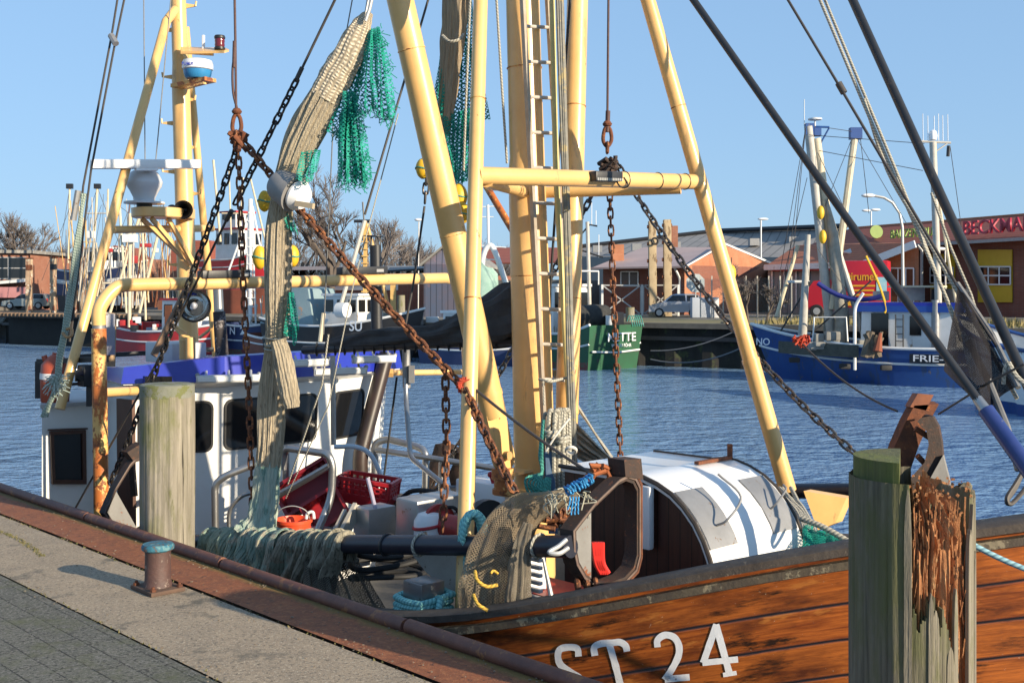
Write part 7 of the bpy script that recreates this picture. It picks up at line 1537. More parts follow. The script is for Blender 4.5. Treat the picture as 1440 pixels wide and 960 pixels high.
def slab(parent, name, pts, m, th=.18, dirv=None):
    pts = [V(q) for q in pts]; n_ = (pts[1] - pts[0]).cross(pts[-1] - pts[0]).normalized(); n_ = n_ if dirv is None else V(dirv)
    return MB().prism(pts, n_ * th).build(name, m, parent, ang=20)
def wallbox(parent, name, a, b_, depth, h, m, z0=0):      # wall along a-b, building body stretching away behind it
    a = V((a.x, a.y, z0)); b_ = V((b_.x, b_.y, z0)); n_ = V((-(b_ - a).y, (b_ - a).x, 0)).normalized(); n_ = n_ if n_.y > 0 else -n_
    return MB().loft([[a, b_, b_ + n_ * depth, a + n_ * depth], [q + UP * h for q in (a, b_, b_ + n_ * depth, a + n_ * depth)]]).build(name, m, parent, ang=20), n_
def onwall(a, b_, px):
    k = min(range(601), key=lambda i: abs(a.lerp(b_, i / 600).x / a.lerp(b_, i / 600).y - (px - HX) / F)); return a.lerp(b_, k / 600)
def rectw(a, b_, x0, x1, y0, y1, out=.04):
    n_ = V((-(b_ - a).y, (b_ - a).x, 0)).normalized(); n_ = -n_ if n_.y > 0 else n_; q = []
    for x, y in ((x0, y1), (x1, y1), (x1, y0), (x0, y0)):
        w_ = onwall(a, b_, x); q.append(V((w_.x, w_.y, CZ - (y - HY) / F * w_.y)) + n_ * out)
    return q, n_
def panel(parent, name, a, b_, x0, x1, y0, y1, m, out=.03, th=.04):
    q, n_ = rectw(a, b_, x0, x1, y0, y1, out); return MB().prism(q, n_ * th).build(name, m, parent)
def glazed(parent, a, b_, x0, x1, y0, y1, nx, ny, m=None, fm=None, out=.03):
    w_ = panel(parent, 'window', a, b_, x0, x1, y0, y1, m or M['glass'], out); q, n_ = rectw(a, b_, x0, x1, y0, y1, out + .045); mb = MB()
    for i in range(nx + 1): p0, p1 = q[0].lerp(q[1], i / nx), q[3].lerp(q[2], i / nx); mb.bar(p0, p1, .09, .04, up=n_)
    for j in range(ny + 1): p0, p1 = q[0].lerp(q[3], j / ny), q[1].lerp(q[2], j / ny); mb.bar(p0, p1, .09, .035, up=n_)
    mb.build('frame', fm or M['offwhite'], w_); return w_
# brick workshop on the far left
a, b_ = P(-60, 440, 97), P(42, 440, 99); b2 = P(98, 440, 108)
wk = thing('workshop', 'brick workshop with big dark glazing and pink awning on the far left', 'building', V((a.x, a.y, 0)))
hh = 1.64 + (HY - 356) / F * 98
MB().loft([[V((q.x, q.y, z)) for q in (a, b_, b2, b2 + V((-12, 14, 0)), a + V((-2, 16, 0)))] for z in (0, hh)]).build('wall', M['brick'], wk, ang=20)
MB().prism([V((q.x, q.y, hh + .003)) for q in (a + V((-.4, -.4, 0)), b_ + V((.3, -.5, 0)), b2 + V((.5, -.2, 0)), b2 + V((-12, 14, 0)), a + V((-2, 16, 0)))], UP * .28).build('roof', M['greyroof'], wk)
glazed(wk, a, b_, -40, 37, 362, 392, 3, 2, M['glass'], M['dull'])
MB().prism([P(-60, 403, 96.8), P(38, 396, 96.8), P(38, 393.5, 98.5), P(-60, 399, 98.5)], UP * .1).build('canopy_roof', M['greyroof'], wk)
MB().bar(P(-60, 402, 96.6), P(38, 394, 96.6), .1, .25).build('canopy_edge', M['offwhite'], wk); MB().box(P(-10, 411, 96.6), 6.0, .1, .9).build('awning', mat('pink_awning', (.48, .22, .22), (.4, .18, .18), 2, .7), wk)
panel(wk, 'wall_panel', a, b_, -60, 37, 418, 440, mat('shaded_boards', (.10, .09, .085), (.16, .14, .12), 1, .8))  # boards below the awning, shade painted into their dark colour
glazed(wk, b_, b2, 46, 72, 398, 423, 3, 3, mat('pale_green_gate', (.42, .50, .44), (.35, .44, .38), 2, .5), M['offwhite'])
panel(wk, 'wall_lamp', b_, b2, 48, 52, 371, 376, M['plainwhite'])
# gabled brick house behind the slip
a, b_ = P(228, 440, 104), P(298, 440, 100)
hs = thing('house', 'brick house with steep brown red roof behind the cream aft mast', 'house', V((a.x, a.y, 0)))
w_, n_ = wallbox(hs, 'wall', P(222, 440, 103), P(296, 440, 101), 9, 3.5, M['brick'])
g0, g1, ap = P(262, 406, 100.8), P(222, 406, 103), P(248, 340, 102)
ap2 = ap + V((-1.0, 9, 0)); e0 = P(296, 404, 100.8)
MB().add([P(219, 402, 102.8), P(246, 338, 104), P(296, 338, 103), P(268, 400, 100.6)], [(0, 1, 2, 3)]).add([P(262, 400, 100.7), P(296, 338, 103), P(300, 400, 100.6)], [(0, 1, 2)]).build('roof_face', M['tilebrown'], hs, ang=0)
MB().prism([P(219, 402, 102.9), P(246, 338, 104.2), P(296, 338, 103.2), P(300, 402, 101)], V((0, 9, 0))).build('roof', M['tilebrown'], hs, ang=20)
MB().prism([P(258, 402, 100.4), P(276, 365, 100.4), P(298, 402, 100.4)], V((0, .3, 0))).build('gable', M['brick2'], hs)
glazed(hs, P(222, 440, 103), P(296, 440, 101), 236, 252, 408, 420, 2, 1); panel(hs, 'white_fascia', P(222, 440, 103), P(296, 440, 101), 222, 262, 400, 403, M['offwhite'], .2)
# more roofs behind the left masts
hs2 = thing('house', 'low red brick gable house just visible between the slip masts', 'house', P(160, 440, 118))
wallbox(hs2, 'wall', P(142, 440, 118), P(186, 440, 116), 8, 5, M['brick']); MB().prism([P(138, 375, 117), P(160, 345, 117), P(190, 372, 116)], V((0, 8, 0))).build('roof', M['tile'], hs2, ang=20)
hs3 = thing('boat_hall', 'long low white edged hall roof behind the bare trees and black cutter', 'building', P(480, 440, 120))
wallbox(hs3, 'wall', P(330, 440, 116), P(640, 440, 100), 12, 3.1, M['brickdark']); a, b_ = P(322, 380, 115.6), P(648, 379, 99.4); MB().prism([a, b_, b_ + V((3, 14, .3)), a + V((3, 14, .3))], UP * .35).build('roof', M['offwhite'], hs3, ang=20)
MB().box(P(410, 418, 112), 5, .2, .9).build('red_sign', M['hullred'], hs3); panel(hs3, 'white_band', P(330, 440, 116), P(640, 440, 100), 380, 560, 396, 408, M['offwhite'])
# corrugated shed
sh = thing('shed', 'grey blue corrugated shed with pitched roof and graffiti stains beside the near boom', 'shed', P(625, 445, 76))
corr, nt, p = nodes('corrugated_sheet'); ob = nd(nt, 'ShaderNodeTexCoord').outputs['Object']; sx = nd(nt, 'ShaderNodeSeparateXYZ'); nt.links.new(ob, sx.inputs[0]); w = mth(nt, 'PINGPONG', mth(nt, 'MULTIPLY', sx.outputs[0], 2.6), .5)
c = mixc(nt, ramp(nt, nse(nt, ob, .5, 4, .6), .4, .6), (.16, .19, .26), (.22, .19, .22)); c = mixc(nt, ramp(nt, nse(nt, ob, 1.6, 5, .7), .57, .63), c, (.30, .21, .23)); c = mixc(nt, ramp(nt, w, .1, .02), c, (.06, .065, .08)); nt.links.new(c, p.inputs['Base Color']); p.inputs['Roughness'].default_value = .7
f_ = [P(596, 446, 74), P(596, 371, 74), P(626, 347, 74), P(662, 372, 72.5), P(662, 448, 72.5)]
MB().prism(f_, V((1.5, 9, 0))).build('wall', corr, sh, ang=10)
MB().prism([P(591, 374, 73.8), P(626, 345, 73.8), P(626, 342, 73.8), P(590, 371, 73.8)], V((1.5, 9.3, 0))).build('roof', M['greyroof'], sh); MB().prism([P(626, 345, 73.8), P(668, 375, 72.2), P(668, 372, 72.2), P(626, 342, 73.8)], V((1.5, 9.3, 0))).build('roof', M['greyroof'], sh)
MB().prism([P(545, 383, 78), P(600, 380, 77), P(604, 377, 81), P(548, 379, 82)], UP * .15).build('lean_to_roof', M['black'], sh)
# bungalow with pinkish roof
a, b_, c_ = P(848, 440, 84), P(962, 440, 80), P(1092, 440, 97)
bu = thing('bungalow', 'brick bungalow with wide pinkish grey roof and white framed window behind the gate', 'house', V((a.x, a.y, 0)))
def topy(q, y): return V((q.x, q.y, CZ - (y - HY) / F * q.y))
MB().loft([[V((q.x, q.y, 0)) for q in (a, b_, c_, c_ + V((-12, 8, 0)))], [topy(a, 376), topy(b_, 373), topy(c_, 376), topy(c_, 376) + V((-12, 8, 0))]]).build('wall', M['brickdark'], bu, ang=10)
rd_ = P(902, 347, 92); re_ = P(1032, 347, 92)
MB().add([P(828, 378, 82.6), P(966, 376, 78.8), P(1012, 347.5, 90), P(905, 347.5, 92)], [(0, 1, 2, 3)]).add([P(828, 378.5, 82.6), P(966, 376.5, 78.8), P(966, 374, 78.8), P(828, 376, 82.6)], [(0, 1, 2, 3)]).build('roof', M['pinkroof'], bu, ang=0)
MB().prism([topy(b_, 440) + V((.02, -.1, 0)), topy(c_, 436) + V((.02, -.1, 0)), topy(c_, 374) + V((.02, -.1, 0)), P(1022, 346, 88), topy(b_, 375) + V((.02, -.1, 0))], V((-.1, .3, 0))).build('gable', M['brick2'], bu, ang=10)
MB().add([P(964, 376, 78.8), P(1020, 344, 88), P(1096, 376, 96.5), P(1096, 373, 96.5), P(1020, 341.5, 88), P(964, 373.5, 78.8)], [(0, 1, 4, 5), (1, 2, 3, 4)]).build('verge', M['offwhite'], bu, ang=0)
glazed(bu, a, b_, 874, 898, 382, 402, 2, 1, M['glass']); MB().tube(bend([P(948, 376, 80), P(953, 385, 80), P(956, 392, 80.2), P(956, 425, 80.2)], .3), .09, 6).build('drainpipe', M['offwhite'], bu)
MB().box(P(868, 358, 86), .95, .8, 1.5).build('chimney', M['brick2'], bu); MB().box(P(943, 338, 95), 1.1, .9, 2.4).build('chimney', M['brick'], bu)
# big warehouse behind
wa = thing('warehouse', 'long grey roofed warehouse stretching behind the bungalow', 'building', P(1000, 400, 150))
wr_, nt, p = nodes('ribbed_grey_roof'); ob = nd(nt, 'ShaderNodeTexCoord').outputs['Object']; sx = nd(nt, 'ShaderNodeSeparateXYZ'); nt.links.new(ob, sx.inputs[0]); w = mth(nt, 'PINGPONG', mth(nt, 'DIVIDE', mth(nt, 'ADD', sx.outputs[0], mth(nt, 'MULTIPLY', sx.outputs[1], -.5)), 1.6), .5)
c = mixc(nt, ramp(nt, nse(nt, ob, .35, 5, .7), .35, .65), (.30, .28, .26), (.22, .21, .195)); c = mixc(nt, ramp(nt, w, .10, .03), c, (.13, .125, .12)); nt.links.new(c, p.inputs['Base Color']); p.inputs['Roughness'].default_value = .8
MB().tube([P(800, 348.5, 159), P(1010, 324.5, 159), P(1190, 317.5, 139)], .35, 6).build('ridge_cap', M['black'], wa)
for k in range(6): x = 840 + k * 55; q = P(x, 340 - max(0, k) * 1.5, 150 - k * 1.5); MB().box(P(x, 350 - k * 2.4, 149 - k), 1.2, 1.2, .9).build('roof_vent', M['dull'], wa)
MB().prism([P(800, 365, 150), P(800, 349, 160), P(1010, 325, 160), P(1190, 318, 140), P(1195, 366, 130), P(980, 366, 140)], V((6, 30, 0))).build('roof', wr_, wa, ang=20)
MB().prism([P(815, 430, 149), P(815, 361, 149), P(985, 361, 139.5), P(1190, 362, 129.5), P(1190, 430, 129.5)], V((6, 28, 0))).build('wall', mat('blue_grey_cladding', (.10, .14, .17), (.14, .17, .19), .3, .7), wa, ang=20)
hs4 = thing('low_hall', 'dark brown roofed hall with plank fence behind the white tripod mast', 'building', P(700, 440, 100))
wallbox(hs4, 'wall', P(655, 440, 96), P(790, 440, 92), 8, 2.6, mat('grey_planks', (.25, .23, .2), (.18, .165, .14), 1.2, .9)); MB().prism([P(650, 372, 95.6), P(795, 370, 91.6), P(795, 350, 100), P(655, 350, 104)], UP * .12).build('roof', M['tilebrown'], hs4, ang=20)
# red brick builders' merchant on the right
a, b_ = P(1302, 455, 78), P(1500, 452, 70)
hb_ = thing('store', 'large brick store with brown tiled roof, sign lettering and yellow gates', 'building', V((a.x, a.y, 0)))
a = V((a.x, a.y, 0)); b_ = V((b_.x, b_.y, 0)); hh = CZ + (HY - 345) / F * 76
w_, n_ = wallbox(hb_, 'wall', P(1240, 440, 84), b_, 16, CZ + (HY - 339) / F * 78, M['brickdark'])
wa0, wb0 = V((P(1240, 440, 84).x, 84, 0)), b_
e0, e1 = onwall(wa0, wb0, 1302), onwall(wa0, wb0, 1480)
ra, rb_ = P(1248, 346, 82.0), P(1500, 331, 68.5); ta, tb_ = P(1196, 321, 92), P(1500, 297, 76)
MB().add([ra, rb_, tb_, ta], [(0, 1, 2, 3)]).add([ra, ta, P(1120, 352, 96)], [(0, 1, 2)]).build('roof', M['tilebrown'], hb_, ang=0)
MB().bar(ra + UP * -.06, rb_ + UP * -.06, .22, .2).build('gutter', M['dull'], hb_); MB().bar(ta, tb_, .3, .15).build('ridge_cap', M['brick2'], hb_)
up_roof = (ta - ra).normalized()
def onroof(px, py):
    n_ = (rb_ - ra).cross(ta - ra).normalized(); d = P(px, py, 1) - V((0, 0, CZ)); t = (ra - V((0, 0, CZ))).dot(n_) / d.dot(n_); return V((0, 0, CZ)) + d * t
rdir = (rb_ - ra).normalized()
def nearer(px, py): q = onroof(px, py); return V((0, 0, CZ)) + (q - V((0, 0, CZ))) * .978
sg_red = mat('red_sign_letters', (.36, .02, .045), (.30, .02, .04), 2, .4); sg_grn = mat('green_sign_letters', (.20, .30, .05), (.16, .25, .04), 2, .45)
text('BAUZENTRUM', sg_grn, hb_, nearer(1285, 328), rdir, UP + V((0, .12, 0)), .62, width=4.5, depth=.05)
MB().lathe([(0, 0), (.5, 0), (.5, .08), (0, .08)], nearer(1232, 326), V((.1, -1, .1)), 20).build('sign_disc', sg_grn, hb_); MB().lathe([(.25, .09), (.25, .1), (0, .1)], nearer(1234, 324), V((.1, -1, .1)), 12).build('sign_disc_mark', M['offwhite'], hb_)
text('BECKMANN', sg_red, hb_, nearer(1412, 318), rdir, UP + V((0, .12, 0)), .92, width=6.7, depth=.08)
yd = mat('yellow_sectional_gate', (.58, .38, .015), (.52, .33, .012), 1.5, .5)
for x0, x1, y0, y1, wy0, wy1 in ((1310, 1344, 357, 426, 376, 398), (1377, 1425, 351, 425, 375, 400)):
    g_ = panel(hb_, 'gate', wa0, wb0, x0, x1, y0, y1, yd, .05, .08); glazed(g_, wa0, wb0, x0 + 1, x1 - 1, wy0, wy1, 3, 2, M['glass'], M['offwhite'], .15)
MB().box(P(1344, 427, 70), 9.5, 2.0, .5).build('loading_kerb', mat('kerb_stone', (.3, .28, .25), (.22, .2, .18), 1, .9), hb_) if False else None
# annexe with orange tile roof and white verge
an = thing('annexe', 'orange tiled annexe with white verge and white framed windows beside the store', 'building', P(1250, 440, 79))
aa, ab = P(1232, 440, 80), P(1292, 440, 76.5); za = CZ
MB().loft([[V((q.x, q.y, 0)) for q in (aa, ab, ab + V((2, 10, 0)), aa + V((-4, 12, 0)))], [topy(q, y) for q, y in ((aa, 369), (ab, 346), (ab + V((2, 10, 0)), 346), (aa + V((-4, 12, 0)), 369))]]).build('wall', M['brick2'], an, ang=10)
MB().add([P(1072, 377, 88), P(1216, 371, 79), P(1286, 341.5, 76), P(1180, 341, 92), P(1120, 345, 97)], [(0, 1, 2, 3, 4)]).build('roof', M['tile2'], an, ang=0)
MB().bar(P(1210, 373, 79.2), P(1287, 343, 76), .12, .5).build('verge', M['plainwhite'], an)
MB().add([P(1208, 374, 79), P(1232, 364, 78), P(1236, 374, 78.4)], [(0, 1, 2)]).build('verge_panel', M['plainwhite'], an, ang=0)
MB().loft([[V((q.x, q.y, 0)) for q in (P(1080, 440, 88), P(1232, 440, 80), P(1232, 440, 92), P(1080, 440, 98))], [topy(q, y) for q, y in ((P(1080, 440, 88), 377), (P(1232, 440, 80), 374), (P(1232, 440, 92), 374), (P(1080, 440, 98), 377))]]).build('shop_wall', mat('glass_grey_front', (.16, .17, .18), (.24, .24, .24), .5, .5), an, ang=10)
MB().bar(P(1076, 376, 87.6), P(1214, 372, 79.6), .3, .42).build('fascia', M['offwhite'], an)
for k in range(7): x = 1086 + k * 17; panel(an, 'shop_post', V((P(1080, 440, 88).x, 88, 0)), V((P(1232, 440, 80).x, 80, 0)), x, x + 2, 380, 432, M['offwhite'], .08)
MB().bar(P(1085, 378.5, 87.3), P(1170, 377.5, 82), .05, .3).build('red_band_sign', M['hullred'], an)
glazed(an, aa, ab, 1243, 1286, 377, 432, 4, 1, M['glass'], M['plainwhite'])
MB().prism([P(1186, 355, 84.6), P(1204, 348, 85.4), P(1214, 350, 84.6), P(1196, 357, 83.8)], UP * .1).build('roof_window', M['galv'], an)
MB().tube([P(1290, 345, 76.2), P(1296, 352, 76.2), P(1296, 435, 76.2)], .1, 6).build('drainpipe', M['dull'], an)
# red van
vc = P(1209, 444, 70); vc.z = 0
vd = V((.92, -.39, 0)); vn = V((.39, .92, 0))
van = thing('delivery_van', 'red delivery van body with yellow lettering parked behind the blue cutter', 'van', vc)
rm_ = mat('van_red', (.50, .014, .03), (.44, .014, .028), 1, .35)
MB().box(vc + UP * 2.1 + vn * 1.1, 3.3, 2.1, 2.9, (vd, vn, UP), .08).build('box_body', rm_, van)
MB().loft([[vc + vd * x + vn * (1.1 + y) + UP * z for x, z in ((-1.6, .5), (-3.4, .5), (-3.5, 1.3), (-2.8, 2.3), (-1.6, 2.4))] for y in (-.95, .95)]).build('cab', rm_, van, ang=20)
text('Dirumer', mat('van_yellow', (.75, .38, .02), None, rough=.4), van, vc + vd * .05 + UP * 2.55 - vn * .0 + vn * .03, vd, UP, .5, width=2.0); 
for k in range(3): MB().box(vc + vd * (.0 + .1 * k) + UP * (2.0 - k * .28) + vn * .035, 1.8 - .35 * k, .02, .11, (vd, vn, UP)).build('yellow_line', bpy.data.materials['van_yellow'], van)
MB().box(vc + vd * -.3 + UP * .95 + vn * .035, 1.6, .02, .35, (vd, vn, UP)).build('yellow_band', bpy.data.materials['van_yellow'], van)
MB().box(vc + vd * 1.28 + UP * 2.1 + vn * .037, .6, .02, .85, (vd, vn, UP)).build('picture_panel', mat('pale_blue_print', (.25, .60, .70), (.5, .7, .72), 4, .4), van)
for x in (-2.6, 1.0):
    w_ = MB().lathe([(0, -.12), (.38, -.12), (.42, -.08), (.42, .08), (.38, .12), (0, .12)], vc + vd * x + UP * .42 + vn * .2, vn, 18).build('wheel', M['rubber'], van)
    MB().lathe([(0, .0), (.22, .0), (.22, -.13), (0, -.135)], vc + vd * x + UP * .42 + vn * .2, vn, 14).build('rim', M['galv'], w_)
# cars
def car(name, label, c, fwd, L, H, paint, estate=False):
    f = V((fwd[0], fwd[1], 0)).normalized(); l = V((-f.y, f.x, 0)); t = thing(name, label, 'car', c); w2 = .82
    lo = [(-.5, .30), (-.49, .62), (-.46, .92), (-.30, .97), (.12, .98), (.26, .93), (.44, .80), (.495, .66), (.5, .34)] if not estate else [(-.5, .30), (-.5, .8), (-.47, .95), (-.2, .97), (.1, .96), (.22, .92), (.43, .80), (.495, .62), (.5, .32)]
    def sec(y, inset, sc=1): return [c + f * (x * L * (1 - inset)) + l * y + UP * (z * H / 1.46 * 1) for x, z in lo]
    MB().loft([sec(-w2, .03), sec(-w2 * .97 - .03, 0), sec(w2 * .97 + .03, 0), sec(w2, .03)]).build('body', paint, t, ang=30)
    gh = [(-.47, .95), (-.40, 1.38), (-.30, 1.46), (.0, 1.46), (.08, 1.40), (.25, .94)] if not estate else [(-.48, .95), (-.42, 1.36), (-.34, 1.43), (.0, 1.43), (.07, 1.38), (.21, .93)]
    zt = H / 1.46; q = lambda y0, y1: [c + f * (x * L) + l * lerp(y0, y1, (z - .93) / .5) + UP * (z * zt) for x, z in gh]
    MB().loft([q(-.79, -.62), q(.79, .62)]).build('cabin', paint, t, ang=30)
    for s_ in (-1, 1):
        for x0, x1 in ((-.385, -.19), (-.16, .19)):
            zz0, zz1 = 1.0, 1.36; xa = x0 - .01; a1 = [(xa if x0 > -.3 else x0 - .03, zz0), (x1, zz0), (x1 - (.125 if x1 > 0 else .0), zz1), (x0, zz1)]
            MB().prism([c + f * (x * L) + l * s_ * (lerp(.79, .62, (z - .93) / .5) + .004) + UP * z * zt for x, z in a1], l * s_ * .008).build('side_window', M['glass'], t)
        for x in (-.31, .31):
            w_ = MB().lathe([(0, -.09), (.26, -.09), (.3, -.06), (.3, .06), (.26, .09), (0, .09)], c + f * x * L + l * s_ * .76 + UP * .3, l, 18).build('wheel', M['rubber'], t)
            MB().lathe([(0, 0), (.19, 0), (.19, .1 * s_), (0, .1 * s_)], c + f * x * L + l * s_ * .765 + UP * .3, l, 14).build('rim', M['galv'], w_)
        MB().box(c - f * (L * .485) + l * s_ * .70 + UP * .82 * zt, .12, .18, .28, (f, l, UP), .02).build('tail_light', M['hullred'], t); MB().box(c + f * (L * .475) + l * s_ * .62 + UP * .66 * zt, .12, .3, .15, (f, l, UP), .02).build('headlight', M['galv'], t)
    MB().prism([c + f * (x * L) + l * y + UP * z * zt for x, z, y in ((.232, 1.0, -.66), (.232, 1.0, .66), (.09, 1.385, .56), (.09, 1.385, -.56))], f * .012 + UP * .008).build('windscreen', M['glass'], t)
    MB().prism([c + f * (x * L) + l * y + UP * z * zt for x, z, y in ((-.462, 1.0, -.62), (-.462, 1.0, .62), (-.408, 1.34, .54), (-.408, 1.34, -.54))], f * -.012).build('rear_window', M['glass'], t)
    MB().box(c - f * L * .485 + UP * .42, .12, 1.5, .22, (f, l, UP), .04).box(c + f * L * .485 + UP * .42, .12, 1.5, .22, (f, l, UP), .04).build('bumper', paint, t)
    return t
c_ = P(951, 445.5, 73.5); c_.z = .0
car('parked_car', 'small silver hatchback parked on the quay beside the pale container', c_, (-.86, .12), 3.5, 1.5, mat('silver_paint', (.36, .39, .45), (.33, .36, .42), 2, .28, metal=.4, coat=.5))
c_ = P(40, 440, 90); c_.z = .25
car('parked_car', 'long silver estate car parked by the brick workshop', c_, (-.97, .0), 3.6, 1.25, mat('greenish_silver', (.30, .33, .32), (.27, .3, .29), 2, .3, metal=.4, coat=.4), True)
c_ = P(163, 436, 90); c_.z = .25
car('parked_car', 'pale blue car parked behind the red cutter', c_, (.9, -.2), 3.7, 1.4, mat('pale_blue_car', (.30, .38, .50), (.26, .34, .46), 2, .3, metal=.3))
bx = P(992, 447, 71); bx.z = 0
cont = thing('container', 'pale grey box container with white end beside the silver hatchback', 'container', bx)
MB().box(bx + UP * .65 + V((-.15, .4, 0)), 1.35, .9, 1.26, None, .02).build('body', mat('pale_grey_box', (.42, .46, .52), (.38, .42, .48), 1, .6), cont); MB().box(bx + UP * .65 + V((.68, .38, 0)), .30, .98, 1.28, None, .02).build('end_panel', M['plainwhite'], cont)
# gate, fence, sign back, posts
gt_ = thing('gate', 'double tubular metal gate with diagonal braces in front of the bungalow', 'gate', P(895, 446, 70))
mb = MB()
def gleaf(x0, x1, y0, y1, d):
    a, b_, c_, e = P(x0, y1, d), P(x1, y1, d), P(x1, y0, d), P(x0, y0, d); m_ = MB()
    for p_, q_ in ((a, b_), (b_, c_), (c_, e), (e, a), (a, c_), (b_, e)): m_.bar(p_, q_, .10, .08)
    m_.build('gate_leaf', M['galv'], gt_)
gleaf(847, 901, 401, 442, 77); gleaf(905, 953, 401, 442, 77)
for x in (847, 903, 954): MB().bar(P(x, 444, 77), P(x, 400, 77), .14, .14).build('gate_post', M['offwhite'], gt_)
fenc = thing('fence', 'wire fence on thin posts in front of the annexe', 'fence', P(1060, 446, 66))
for k in range(10): x = 985 + k * 16; MB().bar(P(x, 446, 69 - k * .5), P(x, 388, 69 - k * .5), .07, .07).build('fence_post', M['greyspar'], fenc)
fa, fb_ = P(985, 446, 69), P(1130, 446, 64.5)
MB().sheet([[P(985, 446, 69), P(1130, 446, 64.5)], [P(985, 392, 69), P(1130, 390, 64.5)]], 6.5, 2.4).build('wire_mesh', netmat('fence_wire', (.2, .21, .2), (.15, .16, .15), .10, .10, .06), fenc, ang=0)
sn = thing('traffic_sign', 'grey octagonal back of a traffic sign behind the silver hatchback', 'traffic sign', P(978, 446, 72)); MB().prism([P(978, 398, 72) + V((math.cos(a) * .62, 0, math.sin(a) * .62)) for a in [math.pi / 8 + k * math.pi / 4 for k in range(8)]], V((0, .05, 0))).build('plate', mat('sign_back', (.42, .47, .47), (.38, .43, .43), 3, .5), sn); MB().tube([P(978, 446, 72.1), P(978, 385, 72.1)], .04, 8).build('pole', M['galv'], sn)
for x, y0, lab in ((917, 311, 'left timber of the paired tall bolted mooring posts with a tyre'), (938, 309, 'right timber of the paired tall bolted mooring posts')):
    t = thing('mooring_post', lab, 'timber post', P(x, 442, 76)); MB().bar(P(x + 1, 445, 76), P(x, y0, 76), .55, .5, bev=.03).build('timber', mat('pale_squared_timber', (.46, .36, .22), (.36, .27, .16), 1.5, .85, spots=((.2, .14, .08), .6, 3, (1, 1, .3))) if 'pst' not in M else M['pst'], t); M['pst'] = bpy.data.materials['pale_squared_timber']
    for k in range(5): MB().tube([P(x - 7, y0 + 8 + k * 24, 75.9), P(x + 7, y0 + 8 + k * 24, 75.9)], .12, 8).build('bolt', M['rust'], t)
    if x < 930: MB().tube([P(x + 4, 339, 75.5) + V((math.cos(a) * .2, 0, math.sin(a) * .2)) for a in [k * math.pi / 8 for k in range(16)]], .07, 8, closed=True).build('tyre', M['rubber'], t)
for x, y0, d, lab in ((564, 415, 70, 'pale timber pile by the corrugated shed'), (886, 432, 62, 'weathered pile at the green stern'), (1166, 445, 50.5, 'mossy pile behind the blue cutter mast'), (1020, 452, 58.5, 'dark pile against the quay wall right of the container')):
    t = thing('quay_pile', lab, 'mooring pile', V((P(x, 450, d).x, d, -3)), 'piles along the opposite quay'); q = P(x, y0, d); MB().tube([V((q.x, q.y, -3)), q], [.28, .24], 14).build('shaft', bpy.data.materials['mossy_pile_wood'], t)
# street lamps
def lamp(label, pts, head, d, r=.06, two=False):
    t = thing('street_lamp', label, 'street lamp', V((P(pts[0][0], 440, d).x, d, 0)), 'lamps of the opposite quay')
    MB().tube([P(x, y, d) for x, y in pts], [r * 1.3] + [r] * (len(pts) - 1) if len(pts) > 2 else r, 8).build('lamp_post', M['galv'], t)
    for hx, hy, hw_ in head: MB().ball(P(hx, hy, d), hw_, .18, .12).build('lamp_head', M['plainwhite'], t)
    return t
lamp('curved tall street lamp with white head in front of the brown roof', [(1270, 440), (1269, 320), (1265, 300), (1255, 285), (1243, 278), (1228, 275)], [(1221, 275, .42)], 66, .075)
lamp('twin headed street lamp rising above the brown roof ridge', [(1225, 430), (1225, 297)], [(1218, 296, .4), (1231, 295, .45)], 100)
lamp('single street lamp above the grey warehouse roof', [(1070, 440), (1070, 310)], [(1073, 308, .5)], 105, .08)
lamp('small lamp in front of the far hall left of the shed', [(588, 440), (589, 312)], [(588, 309, .3)], 90, .05)
lamp('lamp head peeping left of the aft boat mast by the yellow gates', [(1330, 440), (1329, 352)], [(1322, 350, .4)], 74, .05)
# verge and road on the right
tag(MB().add([q + UP * .006 for q in (QA + QD * 46 + QN * 1.2, QA + QD * 120 + QN * 1.2, QA + QD * 120 + QN * 9, QA + QD * 46 + QN * 9)], [(0, 1, 2, 3)]).build('grass_verge', mat('dry_grass', (.15, .14, .05), (.24, .19, .10), 1.2, .95, bump=.5), kind='structure', ang=0), kind='structure')
gr = MB(); pp = [QA + QD * R.uniform(57, 80) + QN * R.uniform(1.0, 9) for _ in range(2600)]
for q in pp:
    h_ = R.uniform(.08, .4); a = R.uniform(0, 3.14); w_ = V((math.cos(a), math.sin(a), 0)) * .05; gr.add([q - w_, q + w_, q + UP * h_ + w_ * R.uniform(-2, 2)], [(0, 1, 2)])
tag(gr.build('grass', mat('grass_blades', (.16, .15, .05), (.28, .22, .11), .8, .95), ang=0, fix=False), 'dry winter grass along the quay behind the blue cutter', 'grass', None, 'stuff')

